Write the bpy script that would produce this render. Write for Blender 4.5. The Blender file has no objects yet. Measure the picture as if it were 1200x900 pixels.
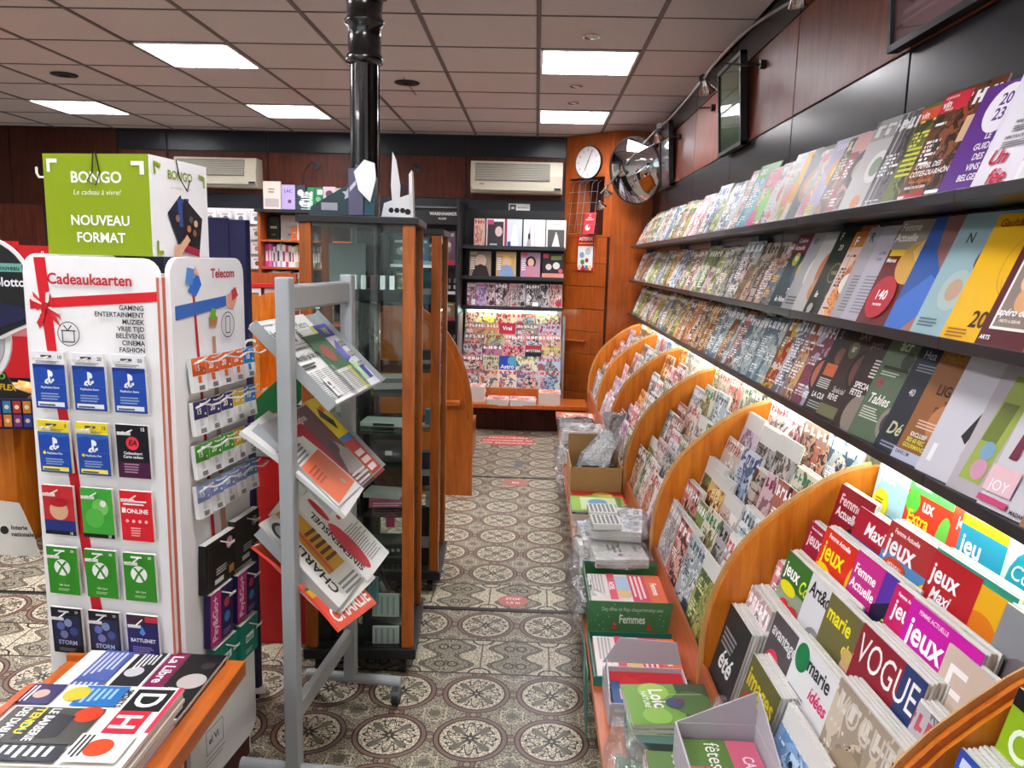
import bpy, math, random
from mathutils import Matrix, Vector, Euler
rnd = random.Random(7)
SC = bpy.context.scene
COL = SC.collection
R = math.radians

# ---------------------------------------------------------------- camera, world, exposure
def setup_camera():
    yaw, pitch, roll = -0.02664, -0.15742, 0.025
    f = Vector((math.sin(yaw)*math.cos(pitch), math.cos(yaw)*math.cos(pitch), math.sin(pitch)))
    r = Vector((math.cos(yaw), -math.sin(yaw), 0)); u = r.cross(f)
    c, s = math.cos(roll), math.sin(roll)
    r2 = c*r+s*u; u2 = -s*r+c*u
    cd = bpy.data.cameras.new('camera'); cam = bpy.data.objects.new('camera', cd); COL.objects.link(cam)
    cd.sensor_fit = 'HORIZONTAL'; cd.sensor_width = 36; cd.lens = 905/1200*36
    cd.clip_start = 0.02; cd.clip_end = 60
    cam.matrix_world = Matrix(((r2.x, u2.x, -f.x, 0), (r2.y, u2.y, -f.y, 0), (r2.z, u2.z, -f.z, 1.55), (0, 0, 0, 1)))
    SC.camera = cam
setup_camera()
W = bpy.data.worlds.new('world'); SC.world = W; W.use_nodes = True
W.node_tree.nodes['Background'].inputs[0].default_value = (0.9, 0.95, 1, 1)
W.node_tree.nodes['Background'].inputs[1].default_value = .9
SC.view_settings.view_transform = 'Standard'; SC.view_settings.look = 'None'
SC.view_settings.gamma = 1; SC.view_settings.exposure = 0.92
LAMP = 23.0          # emission of the ceiling diffusers
TUBE = 12.0          # emission of the shelf tubes

# ---------------------------------------------------------------- helpers
def lin(c):
    if isinstance(c, str): c = [int(c[i:i+2], 16)/255 for i in (0, 2, 4)]
    return tuple((x/12.92 if x <= 0.04045 else ((x+0.055)/1.055)**2.4) for x in c)
def tag(o, label=None, cat=None, group=None, kind=None):
    if label: o['label'] = label
    if cat: o['category'] = cat
    if group: o['group'] = group
    if kind: o['kind'] = kind
    return o
def empty(name, label, cat, loc=(0, 0, 0), rotz=0, group=None):
    o = bpy.data.objects.new(name, None); COL.objects.link(o)
    o.location = loc; o.rotation_euler = (0, 0, rotz); o.empty_display_size = 0.1
    return tag(o, label, cat, group)

class MB:
    """collects polygons of one mesh"""
    def __init__(s): s.v = []; s.f = []; s.m = []; s.uv = None; s.T = None
    def add(s, vs, fs, m=0):
        b = len(s.v)
        if s.T is not None: vs = [tuple(s.T @ Vector(p)) for p in vs]
        s.v += [tuple(p) for p in vs]; s.f += [tuple(b+i for i in f) for f in fs]; s.m += [m]*len(fs); return s
    def box(s, x0, y0, z0, x1, y1, z1, m=0):
        if x0 > x1: x0, x1 = x1, x0
        if y0 > y1: y0, y1 = y1, y0
        if z0 > z1: z0, z1 = z1, z0
        return s.add([(x0,y0,z0),(x1,y0,z0),(x1,y1,z0),(x0,y1,z0),(x0,y0,z1),(x1,y0,z1),(x1,y1,z1),(x0,y1,z1)],
                     [(0,3,2,1),(4,5,6,7),(0,1,5,4),(1,2,6,5),(2,3,7,6),(3,0,4,7)], m)
    def bar(s, p, q, w, h, up=(0, 0, 1), m=0):
        p = Vector(p); q = Vector(q); d = (q-p).normalized(); u = Vector(up)
        if abs(d.dot(u)) > .98: u = Vector((1, 0, 0))
        r = d.cross(u).normalized()*w/2; u = r.cross(d).normalized()*h/2
        vs = [c+a*r+b*u for c in (p, q) for a, b in ((-1,-1),(1,-1),(1,1),(-1,1))]
        return s.add(vs, [(0,1,2,3),(7,6,5,4),(0,4,5,1),(1,5,6,2),(2,6,7,3),(3,7,4,0)], m)
    def cyl(s, p, q, r, n=12, r2=None, m=0, cap=True):
        p = Vector(p); q = Vector(q); d = (q-p).normalized(); a = Vector((0, 0, 1)) if abs(d.z) < .9 else Vector((1, 0, 0))
        e = d.cross(a).normalized(); g = d.cross(e); r2 = r if r2 is None else r2; vs = []
        for c, rr in ((p, r), (q, r2)):
            for i in range(n):
                t = 2*math.pi*i/n; vs.append(c+e*rr*math.cos(t)+g*rr*math.sin(t))
        fs = [(i, (i+1) % n, n+(i+1) % n, n+i) for i in range(n)]
        if cap: fs += [tuple(range(n-1, -1, -1)), tuple(range(n, 2*n))]
        return s.add(vs, fs, m)
    def lathe(s, prof, n=24, c=(0, 0, 0), m=0, flute=None):
        vs = []; k = len(prof)
        for i in range(n):
            t = 2*math.pi*i/n
            for (r, z) in prof:
                rr = r*(1+(flute*(-1 if i % 2 else 1) if flute else 0)); vs.append((c[0]+rr*math.cos(t), c[1]+rr*math.sin(t), c[2]+z))
        fs = [(i*k+j, ((i+1) % n)*k+j, ((i+1) % n)*k+j+1, i*k+j+1) for i in range(n) for j in range(k-1)]
        return s.add(vs, fs, m)
    def tube(s, pts, r, n=8, m=0):
        pts = [Vector(p) for p in pts]; vs = []; k = len(pts); e = None
        for i, p in enumerate(pts):
            d = (pts[min(i+1, k-1)]-pts[max(i-1, 0)]).normalized()
            if e is None:
                a = Vector((0, 0, 1)) if abs(d.z) < .9 else Vector((1, 0, 0)); e = d.cross(a).normalized()
            else: e = (e-d*e.dot(d)).normalized()
            g = d.cross(e)
            for j in range(n):
                t = 2*math.pi*j/n; vs.append(p+e*r*math.cos(t)+g*r*math.sin(t))
        fs = [(i*n+j, i*n+(j+1) % n, (i+1)*n+(j+1) % n, (i+1)*n+j) for i in range(k-1) for j in range(n)]
        fs += [tuple(range(n-1, -1, -1)), tuple(range((k-1)*n, k*n))]
        return s.add(vs, fs, m)
    def prism(s, poly, lo, hi, axis='y', m=0):
        """poly of 2D points swept along axis: y -> (x,z), x -> (y,z), z -> (x,y)"""
        def P(a, b, c): return {'y': (a, c, b), 'x': (c, a, b), 'z': (a, b, c)}[axis]
        n = len(poly); vs = [P(a, b, lo) for a, b in poly]+[P(a, b, hi) for a, b in poly]
        fs = [(i, (i+1) % n, n+(i+1) % n, n+i) for i in range(n)]+[tuple(range(n-1, -1, -1)), tuple(range(n, 2*n))]
        return s.add(vs, fs, m)
    def sphere(s, c, r, n=12, k=7, sc=(1, 1, 1), m=0):
        vs = [(c[0], c[1], c[2]-r*sc[2])]
        for j in range(1, k):
            a = -math.pi/2+math.pi*j/k
            for i in range(n):
                t = 2*math.pi*i/n; vs.append((c[0]+r*sc[0]*math.cos(a)*math.cos(t), c[1]+r*sc[1]*math.cos(a)*math.sin(t), c[2]+r*sc[2]*math.sin(a)))
        vs.append((c[0], c[1], c[2]+r*sc[2])); L = len(vs)-1
        fs = [(0, 1+(i+1) % n, 1+i) for i in range(n)]
        fs += [(1+j*n+i, 1+j*n+(i+1) % n, 1+(j+1)*n+(i+1) % n, 1+(j+1)*n+i) for j in range(k-2) for i in range(n)]
        fs += [(1+(k-2)*n+i, 1+(k-2)*n+(i+1) % n, L) for i in range(n)]
        return s.add(vs, fs, m)
    def build(s, name, mats, parent=None, world=False, bevel=0, smooth=False, M=None, group=None, label=None, cat=None, kind=None):
        """world=True: vertices are world coordinates and are moved into the parent's frame"""
        me = bpy.data.meshes.new(name); vs = s.v
        if world and parent is not None:
            inv = Matrix.LocRotScale(parent.location, parent.rotation_euler, parent.scale).inverted(); vs = [tuple(inv @ Vector(p)) for p in vs]
        me.from_pydata(vs, [], s.f)
        if not isinstance(mats, (list, tuple)): mats = [mats]
        for m in mats: me.materials.append(m)
        if any(s.m): me.polygons.foreach_set('material_index', s.m)
        if smooth: me.polygons.foreach_set('use_smooth', [True]*len(me.polygons))
        me.update()
        o = bpy.data.objects.new(name, me); COL.objects.link(o)
        if parent is not None: o.parent = parent
        if M is not None: o.matrix_basis = M
        if bevel:
            b = o.modifiers.new('bevel', 'BEVEL'); b.width = bevel; b.segments = 2; b.limit_method = 'ANGLE'
        return tag(o, label, cat, group, kind)

# ---------------------------------------------------------------- node material helpers
class NT:
    def __init__(s, name):
        s.mat = bpy.data.materials.new(name); s.mat.use_nodes = True; s.t = s.mat.node_tree
        s.b = s.t.nodes['Principled BSDF']
    def n(s, typ, **kw):
        nd = s.t.nodes.new(typ)
        for k, v in kw.items(): setattr(nd, k, v)
        return nd
    def lk(s, a, b): s.t.links.new(a, b)
    def put(s, sock, v):
        if hasattr(v, 'is_output') or isinstance(v, bpy.types.NodeSocket): s.lk(v, sock)
        else: sock.default_value = v
    def m(s, op, a, b=None, c=None):
        nd = s.n('ShaderNodeMath', operation=op); s.put(nd.inputs[0], a)
        if b is not None: s.put(nd.inputs[1], b)
        if c is not None: s.put(nd.inputs[2], c)
        return nd.outputs[0]
    def vm(s, op, a, b=None):
        nd = s.n('ShaderNodeVectorMath', operation=op); s.put(nd.inputs[0], a)
        if b is not None: s.put(nd.inputs[1], b)
        return nd.outputs[0]
    def xyz(s, x, y, z):
        nd = s.n('ShaderNodeCombineXYZ')
        for i, v in enumerate((x, y, z)): s.put(nd.inputs[i], v)
        return nd.outputs[0]
    def sep(s, v):
        nd = s.n('ShaderNodeSeparateXYZ'); s.lk(v, nd.inputs[0]); return nd.outputs
    def mix(s, f, a, b):
        nd = s.n('ShaderNodeMix', data_type='RGBA'); s.put(nd.inputs[0], f)
        for i, v in ((6, a), (7, b)):
            if isinstance(v, tuple) and len(v) == 3: v = (*v, 1)
            s.put(nd.inputs[i], v)
        return nd.outputs[2]
    def noise(s, vec, scale=5, detail=2, rough=.5, out=0, dist=0):
        nd = s.n('ShaderNodeTexNoise'); s.lk(vec, nd.inputs['Vector'])
        nd.inputs['Scale'].default_value = scale; nd.inputs['Detail'].default_value = detail
        nd.inputs['Roughness'].default_value = rough; nd.inputs['Distortion'].default_value = dist
        return nd.outputs[out]
    def white(s, vec):
        nd = s.n('ShaderNodeTexWhiteNoise', noise_dimensions='3D'); s.lk(vec, nd.inputs[0]); return nd.outputs[0]
    def ramp(s, f, stops):
        nd = s.n('ShaderNodeValToRGB'); e = nd.color_ramp.elements
        while len(e) < len(stops): e.new(0.5)
        for i, (p, c) in enumerate(stops): e[i].position = p; e[i].color = (*c, 1) if len(c) == 3 else c
        s.put(nd.inputs[0], f); return nd.outputs[0]
    def bump(s, h, strength=.3, dist=.002):
        nd = s.n('ShaderNodeBump'); s.lk(h, nd.inputs['Height']); nd.inputs['Strength'].default_value = strength
        nd.inputs['Distance'].default_value = dist; s.lk(nd.outputs[0], s.b.inputs['Normal'])
    def attr(s, name, typ='OBJECT', out='Color'):
        nd = s.n('ShaderNodeAttribute', attribute_type=typ, attribute_name=name); return nd.outputs[out]
    def obj(s): return s.n('ShaderNodeTexCoord').outputs['Object']
    def set(s, base=None, rough=.5, metal=0, spec=.5, coat=0):
        if base is not None: s.put(s.b.inputs['Base Color'], (*base, 1) if isinstance(base, tuple) and len(base) == 3 else base)
        s.put(s.b.inputs['Roughness'], rough); s.b.inputs['Metallic'].default_value = metal
        s.b.inputs['Specular IOR Level'].default_value = spec; s.b.inputs['Coat Weight'].default_value = coat
        return s.mat

def plain(name, hexc, rough=.5, metal=0, spec=.5, coat=0, var=.12, scale=30):
    t = NT(name); c = lin(hexc); nz = t.noise(t.obj(), scale, 3)
    col = t.mix(nz, tuple(x*(1-var) for x in c), tuple(min(1, x*(1+var)) for x in c))
    t.set(col, rough, metal, spec, coat); return t.mat
def wood(name, dark, light, rough=.32, scale=1.0, vert=True, coat=.05, spec=.4):
    t = NT(name); o = t.obj(); mp = t.n('ShaderNodeMapping'); t.lk(o, mp.inputs[0])
    mp.inputs['Scale'].default_value = (14*scale, 14*scale, 1.3*scale) if vert else (14*scale, 1.3*scale, 14*scale)
    a = t.noise(mp.outputs[0], 3, 5, .6, dist=.6); b = t.noise(o, 9, 3)
    f = t.m('ADD', t.m('MULTIPLY', a, .75), t.m('MULTIPLY', b, .25))
    t.set(t.ramp(f, [(.32, lin(dark)), (.66, lin(light))]), rough, coat=coat, spec=spec)
    return t.mat
def emit(name, hexc, st):
    t = NT(name); t.set(lin(hexc), .5); t.b.inputs['Emission Color'].default_value = (*lin(hexc), 1); t.b.inputs['Emission Strength'].default_value = st
    return t.mat
def glass(name, hexc, rough=.02, alpha=.12):
    t = NT(name); nt = t.t; out = nt.nodes['Material Output']; nt.nodes.remove(t.b)
    tr = t.n('ShaderNodeBsdfTransparent'); tr.inputs[0].default_value = (*lin(hexc), 1)
    gl = t.n('ShaderNodeBsdfGlossy'); gl.inputs['Roughness'].default_value = rough
    fr = t.n('ShaderNodeFresnel'); fr.inputs[0].default_value = 1.45
    mx = t.n('ShaderNodeMixShader'); t.lk(t.m('ADD', t.m('MULTIPLY', fr.outputs[0], .45), alpha*.05), mx.inputs[0]); t.lk(tr.outputs[0], mx.inputs[1]); t.lk(gl.outputs[0], mx.inputs[2])
    t.lk(mx.outputs[0], out.inputs[0]); return t.mat
def film(name, tint='ffffff', milky=.07, gloss=.24):
    """crumpled clear wrapping film"""
    t = NT(name); nt = t.t; out = nt.nodes['Material Output']; nt.nodes.remove(t.b)
    o = t.obj(); nz = t.noise(o, 38, 4, .65, dist=1.2)
    bp = t.n('ShaderNodeBump'); bp.inputs['Strength'].default_value = 1; bp.inputs['Distance'].default_value = .012; t.lk(nz, bp.inputs['Height'])
    tr = t.n('ShaderNodeBsdfTransparent'); tr.inputs[0].default_value = (*lin(tint), 1)
    gl = t.n('ShaderNodeBsdfGlossy'); gl.inputs['Roughness'].default_value = .12; t.lk(bp.outputs[0], gl.inputs['Normal'])
    df = t.n('ShaderNodeBsdfDiffuse'); df.inputs[0].default_value = (.5, .52, .53, 1); t.lk(bp.outputs[0], df.inputs['Normal'])
    crease = t.m('GREATER_THAN', t.noise(o, 55, 3, .6, dist=2.0), .60)
    m1 = t.n('ShaderNodeMixShader'); t.lk(t.m('ADD', t.m('MULTIPLY', crease, .35), milky), m1.inputs[0]); t.lk(tr.outputs[0], m1.inputs[1]); t.lk(df.outputs[0], m1.inputs[2])
    m2 = t.n('ShaderNodeMixShader'); m2.inputs[0].default_value = gloss; t.lk(m1.outputs[0], m2.inputs[1]); t.lk(gl.outputs[0], m2.inputs[2])
    t.lk(m2.outputs[0], out.inputs[0]); return t.mat

M = {}
M['wood_wall'] = wood('cherry_wall_panel', '3a1810', '642e1e', .45, coat=0, spec=.2)
M['wood_right'] = wood('cherry_side_panel', '5e2818', '8a4a30', .42, coat=0, spec=.3)
M['wood_dark'] = wood('dark_cherry_wood', '2c130c', '4a2014', .45, coat=0, spec=.2)
M['wood'] = wood('orange_beech_board', 'b5590f', 'd97f22', .3)
M['wood_h'] = wood('orange_beech_shelf', 'a8501a', 'c96c28', .32, vert=False)
M['wood_cab'] = wood('amber_cabinet_wood', '8f4512', 'b8631f', .3)
M['wood_edge'] = wood('pale_beech_edging', 'b88a52', 'd2a568', .35)
M['wood_pillar'] = wood('red_beech_pillar', '8a3d12', 'b2581c', .3)
M['wood_bench'] = wood('red_brown_bench', '9a4a28', 'bf6638', .35, vert=False)
M['black'] = plain('black_laminate', '191c23', .26, spec=.32, var=.08)
M['blackmat'] = plain('black_matt', '121214', .45)
M['shelf'] = plain('charcoal_metal_shelf', '26272b', .28, spec=.6)
M['iron'] = plain('black_painted_iron', '07090a', .22, spec=.7, coat=.5)
M['grey'] = plain('grey_powder_coat', '9da1a3', .42, var=.05)
M['greydk'] = plain('grey_plastic', '6b6f70', .5)
M['chrome'] = plain('chrome', 'd8d8d8', .15, metal=1)
M['steel'] = plain('brushed_steel', 'a0a2a5', .35, metal=.8)
M['white'] = plain('white_board', 'eceaea', .4, var=.03)
M['whitepl'] = plain('white_plastic', 'd9d8d2', .4, var=.04)
M['ivory'] = plain('ivory_air_conditioner', 'c9c3ae', .42, var=.04)
M['grille'] = plain('grey_grille', '7c7a70', .6)
M['redbox'] = plain('red_laminate', 'a5060a', .35, var=.05)
M['red'] = plain('red_board', 'c8141f', .4, var=.05)
M['maroon'] = plain('maroon_plinth', '4a1612', .5)
M['navy'] = plain('navy_laminate', '17163f', .3, var=.1)
M['cream'] = plain('cream_panel', 'e9e7d6', .45, var=.03)
M['cardboard'] = plain('brown_cardboard', 'b08a58', .75, var=.08)
M['green'] = plain('green_card', '3f7a4a', .45, var=.05)
M['teal'] = plain('teal_card', '1f6f62', .45, var=.05)
M['dkgreen'] = plain('deep_green_board', '0c5a2a', .45)
M['darkteal'] = plain('dark_teal_card', '22383f', .45)
M['greyboard'] = plain('grey_inner_card', 'b9b6bd', .6, var=.04)
M['edge_red'] = plain('terracotta_board_edge', 'c2664e', .5)
M['tbar'] = plain('ceiling_grid_grey', '6b6363', .6)
M['glass'] = glass('cabinet_glass', 'f6faf8')
M['glassedge'] = glass('pale_green_glass', 'e2eee8', alpha=.4)
M['film'] = film('clear_film')
M['filmd'] = film('grey_film', '9aa2a4', .05, .34)
M['lampface'] = emit('lamp_diffuser', 'fbfaff', LAMP)
M['tube'] = emit('shelf_tube', 'f4fff0', TUBE)
M['lampmetal'] = plain('white_lamp_louvre', 'e8e8e6', .35, var=.02)
M['rubber'] = plain('black_rubber', '1b1c1d', .6)

def ceiling_mat():
    t = NT('mineral_ceiling_tile'); o = t.obj()
    sp = t.m('GREATER_THAN', t.noise(o, 320, 1), .62)
    t.set(t.mix(sp, lin('d2cccd'), lin('bdb6b6')), .9, spec=.1); return t.mat
M['ceil'] = ceiling_mat()

def page_mat():
    t = NT('page_edges'); s = t.sep(t.obj())
    st = t.white(t.xyz(t.m('FLOOR', t.m('MULTIPLY', s[1], 1400)), 0.0, 0.0))
    t.set(t.mix(st, lin('bdbab2'), lin('efece6')), .7); return t.mat
M['pages'] = page_mat()

def cover_mat(name, rough=.4, coat=.0):
    """printed cover: layout drawn from the object's own colours c0..c3 and seed"""
    t = NT(name); uvn = t.n('ShaderNodeTexCoord').outputs['UV']; uv = t.sep(uvn); u, v = uv[0], uv[1]
    c0, c1, c2, c3 = (t.attr('c%d' % i) for i in range(4)); seed = t.attr('seed', out='Fac')
    p3 = t.xyz(u, v, seed)
    r1 = t.white(t.xyz(seed, 1.0, 0.0)); r2 = t.white(t.xyz(seed, 2.0, 0.0)); r3 = t.white(t.xyz(seed, 3.0, 0.0))
    # photograph blob
    n1 = t.noise(p3, 3.2, 3, .55, dist=.6); n2 = t.noise(p3, 8.5, 4, .6, dist=1.0)
    dx = t.m('SUBTRACT', u, t.m('ADD', .42, t.m('MULTIPLY', r1, .2))); dy = t.m('SUBTRACT', v, t.m('ADD', .3, t.m('MULTIPLY', r2, .2)))
    rad = t.m('SQRT', t.m('ADD', t.m('MULTIPLY', dx, dx), t.m('MULTIPLY', t.m('MULTIPLY', dy, dy), .7)))
    blob = t.m('LESS_THAN', t.m('ADD', rad, t.m('MULTIPLY', t.m('SUBTRACT', n1, .5), .5)), t.m('ADD', .24, t.m('MULTIPLY', r3, .16)))
    ph = t.mix(t.m('GREATER_THAN', n2, .5), c2, c3)
    ph = t.mix(t.m('GREATER_THAN', n2, .60), ph, (.02, .015, .015))
    bg = t.mix(t.m('GREATER_THAN', n1, .56), t.mix(t.m('MULTIPLY', n2, .7), c0, c2), c3)
    col = t.mix(blob, bg, ph)
    # text lines
    def lines(col, x0, x1, y0, y1, rows, tone, thr):
        rr = t.m('MULTIPLY', v, rows); row = t.m('FLOOR', rr); fr = t.m('FRACT', rr)
        on = t.m('MULTIPLY', t.m('GREATER_THAN', fr, .35), t.m('GREATER_THAN', t.white(t.xyz(t.m('FLOOR', t.m('MULTIPLY', u, 46)), row, seed)), .3))
        ln = t.m('LESS_THAN', u, t.m('SUBTRACT', x1, t.m('MULTIPLY', t.white(t.xyz(row, seed, 5.0)), (x1-x0)*.7)))
        blk = t.m('GREATER_THAN', t.white(t.xyz(t.m('FLOOR', t.m('DIVIDE', row, 3.0)), seed, 9.0)), thr)
        k = t.m('MULTIPLY', t.m('MULTIPLY', on, ln), t.m('MULTIPLY', blk, t.m('GREATER_THAN', u, x0)))
        k = t.m('MULTIPLY', k, t.m('MULTIPLY', t.m('GREATER_THAN', v, y0), t.m('LESS_THAN', v, y1)))
        return t.mix(k, col, tone)
    col = lines(col, .06, .5, .1, .74, 26, c1, .4)
    # coloured box low on the page
    bx = t.m('MULTIPLY', t.m('MULTIPLY', t.m('GREATER_THAN', u, .5), t.m('LESS_THAN', u, .94)), t.m('MULTIPLY', t.m('GREATER_THAN', v, .08), t.m('LESS_THAN', v, t.m('ADD', .1, t.m('MULTIPLY', r2, .22)))))
    bx = t.m('MULTIPLY', bx, t.m('GREATER_THAN', r3, .45)); col = t.mix(bx, col, c1)
    # title
    nl = t.m('ADD', 4.0, t.m('FLOOR', t.m('MULTIPLY', r1, 4.0)))
    cu = t.m('MULTIPLY', t.m('SUBTRACT', u, .05), nl); cell = t.m('FRACT', cu)
    vv = t.m('DIVIDE', t.m('SUBTRACT', v, .82), .12)
    inb = t.m('MULTIPLY', t.m('MULTIPLY', t.m('GREATER_THAN', vv, 0), t.m('LESS_THAN', vv, 1)), t.m('MULTIPLY', t.m('GREATER_THAN', cell, .1), t.m('LESS_THAN', cell, .86)))
    inb = t.m('MULTIPLY', inb, t.m('LESS_THAN', u, .95))
    w1 = t.white(t.xyz(t.m('FLOOR', cu), seed, 3.0)); w2 = t.white(t.xyz(t.m('FLOOR', cu), seed, 4.0))
    hb = t.m('LESS_THAN', t.m('ABSOLUTE', t.m('SUBTRACT', vv, t.m('ADD', .1, t.m('MULTIPLY', w1, .8)))), .14)
    vb = t.m('LESS_THAN', t.m('ABSOLUTE', t.m('SUBTRACT', cell, t.m('ADD', .2, t.m('MULTIPLY', w2, .5)))), .14)
    vb2 = t.m('LESS_THAN', cell, .32)
    tt = t.m('MULTIPLY', inb, t.m('MAXIMUM', hb, t.m('MAXIMUM', vb, vb2)))
    col = t.mix(tt, col, c1)
    t.set(col, rough, coat=coat, spec=.3); return t.mat
M['cover'] = cover_mat('printed_cover')
def flat_cover():
    t = NT('flat_printed_sheet'); t.set(t.attr('c0'), .45, spec=.3); return t.mat
M['flat'] = flat_cover()
def ink_mat():
    t = NT('printing_ink'); t.set(t.attr('Col', 'GEOMETRY'), .42, spec=.3); return t.mat
M['ink'] = ink_mat()
def plaincol():
    t = NT('painted_solid'); t.set(t.attr('c0'), .45, spec=.3); return t.mat
M['solid'] = plaincol()

# ---------------------------------------------------------------- lettering: glyph outlines cached once, laid out by hand
CH = "ABCDEFGHIJKLMNOPQRSTUVWXYZabcdefghijklmnopqrstuvwxyz0123456789&!'.,-+:/€éèàêâôÉÊÔÀç%"
GL = {}
def glyphs():
    cu = bpy.data.curves.new('glyph', 'FONT'); cu.resolution_u = 3; cu.fill_mode = 'FRONT'; cu.offset = .0
    ob = bpy.data.objects.new('glyph', cu); COL.objects.link(ob)
    def shot(s, off):
        cu.body = s; cu.offset = off; bpy.context.view_layer.update()
        me = bpy.data.meshes.new_from_object(ob.evaluated_get(bpy.context.evaluated_depsgraph_get()))
        vs = [(v.co.x, v.co.y) for v in me.vertices]; fs = [tuple(p.vertices) for p in me.polygons]; bpy.data.meshes.remove(me)
        return vs, fs
    xm = lambda s: max(v[0] for v in shot(s, 0)[0])
    base = xm('HH')
    for c in CH:
        adv = xm('H'+c+'H')-base
        GL[c] = (adv, shot(c, .0), shot(c, .022))
    GL[' '] = (.28, ([], []), ([], []))
    bpy.data.objects.remove(ob); bpy.data.curves.remove(cu)
glyphs()

class Ink:
    """flat print in the plane x,z (facing -y); later items lie a hair above earlier ones"""
    def __init__(s, w=1, h=1, y=0, step=.00035): s.w = w; s.h = h; s.V = []; s.F = []; s.C = []; s.y = y; s.k = 1; s.step = step; s.bend = None
    def _a(s, pts, fs, col):
        b = len(s.V); y = s.y-s.step*s.k
        s.V += [(p[0], y, p[1]) for p in pts]; s.F += [tuple(b+i for i in f) for f in fs]; s.C += [(*lin(col), 1)]*len(fs)
    def rect(s, x0, y0, x1, y1, col, lay=True):
        s._a([(x0*s.w, y0*s.h), (x1*s.w, y0*s.h), (x1*s.w, y1*s.h), (x0*s.w, y1*s.h)], [(0, 1, 2, 3)], col)
        if lay: s.k += 1
        return s
    def poly(s, pts, col):
        s._a([(a*s.w, b*s.h) for a, b in pts], [tuple(range(len(pts)))], col); s.k += 1; return s
    def disc(s, cx, cy, r, col, ry=None, n=20, a0=0):
        """r in units of the width"""
        ry = r if ry is None else ry
        s._a([(cx*s.w+r*s.w*math.cos(a0+2*math.pi*i/n), cy*s.h+ry*s.w*math.sin(a0+2*math.pi*i/n)) for i in range(n)], [tuple(range(n))], col); s.k += 1; return s
    def ring(s, cx, cy, r, t, col, ry=None, n=24):
        ry = r if ry is None else ry; P = []
        for i in range(n):
            a = 2*math.pi*i/n; P += [(cx*s.w+(r)*s.w*math.cos(a), cy*s.h+ry*s.w*math.sin(a)), (cx*s.w+(r-t)*s.w*math.cos(a), cy*s.h+(ry-t)*s.w*math.sin(a))]
        s._a(P, [(2*i, (2*i+2) % (2*n), (2*i+3) % (2*n), 2*i+1) for i in range(n)], col); s.k += 1; return s
    def line(s, x0, y0, x1, y1, t, col):
        a = Vector((x0*s.w, y0*s.h)); b = Vector((x1*s.w, y1*s.h)); d = (b-a).normalized(); n = Vector((-d.y, d.x))*t*s.w/2
        s._a([a+n, b+n, b-n, a-n][::-1], [(0, 1, 2, 3)], col); s.k += 1; return s
    def text(s, tx, x, y, h, col, bold=1, al='L', maxw=None, shear=0, sq=1, rot=0):
        """x,y as fractions; h = capital height as a fraction of the sheet height; maxw as fraction of the width"""
        sc = h*s.h/.69; tot = sum(GL.get(c, GL['.'])[0] for c in tx)*sc*sq
        if maxw and tot > maxw*s.w: sq *= maxw*s.w/tot; tot = maxw*s.w
        ox, oy = x*s.w, y*s.h; cx = {'L': 0, 'C': -tot/2, 'R': -tot}[al]; cr, sr = math.cos(rot), math.sin(rot)
        for c in tx:
            adv, a, b = GL.get(c, GL['.']); vs, fs = (b if bold else a)
            pts = []
            for (px, py) in vs:
                X = cx+(px+shear*py)*sc*sq; Y = py*sc; pts.append((ox+X*cr-Y*sr, oy+X*sr+Y*cr))
            if fs: s._a(pts, fs, col)
            cx += adv*sc*sq
        s.k += 1; return s
    def lines(s, x0, y0, x1, y1, n, col, fill=.5, jit=.35, seed=1):
        r = random.Random(seed+n)
        for i in range(n):
            yy = y1-(y1-y0)*(i+1)/n; hh = (y1-y0)/n*fill; s.rect(x0, yy, x1-(x1-x0)*jit*r.random(), yy+hh, col, False)
        s.k += 1; return s
    def build(s, parent, name='cover_print', bend=None, off=(0, 0, 0), M4=None, label=None):
        if not s.F: return None
        vs = s.V
        if bend: vs = [(x, y+bend(z), z) for x, y, z in vs]
        vs = [(x+off[0], y+off[1], z+off[2]) for x, y, z in vs]
        me = bpy.data.meshes.new(name); me.from_pydata(vs, [], s.F); me.materials.append(M['ink'])
        ca = me.color_attributes.new('Col', 'FLOAT_COLOR', 'CORNER'); buf = []
        for f, c in zip(s.F, s.C): buf += list(c)*len(f)
        ca.data.foreach_set('color', buf); me.update()
        o = bpy.data.objects.new(name, me); COL.objects.link(o); o.parent = parent
        if M4 is not None: o.matrix_basis = M4
        o['kind'] = 'stuff'
        return tag(o, label)

def colobj(o, c0, c1='ffffff', c2='888888', c3='444444', seed=0):
    for k, c in (('c0', c0), ('c1', c1), ('c2', c2), ('c3', c3)): o[k] = list(lin(c))
    o['seed'] = float(seed); return o

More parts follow.
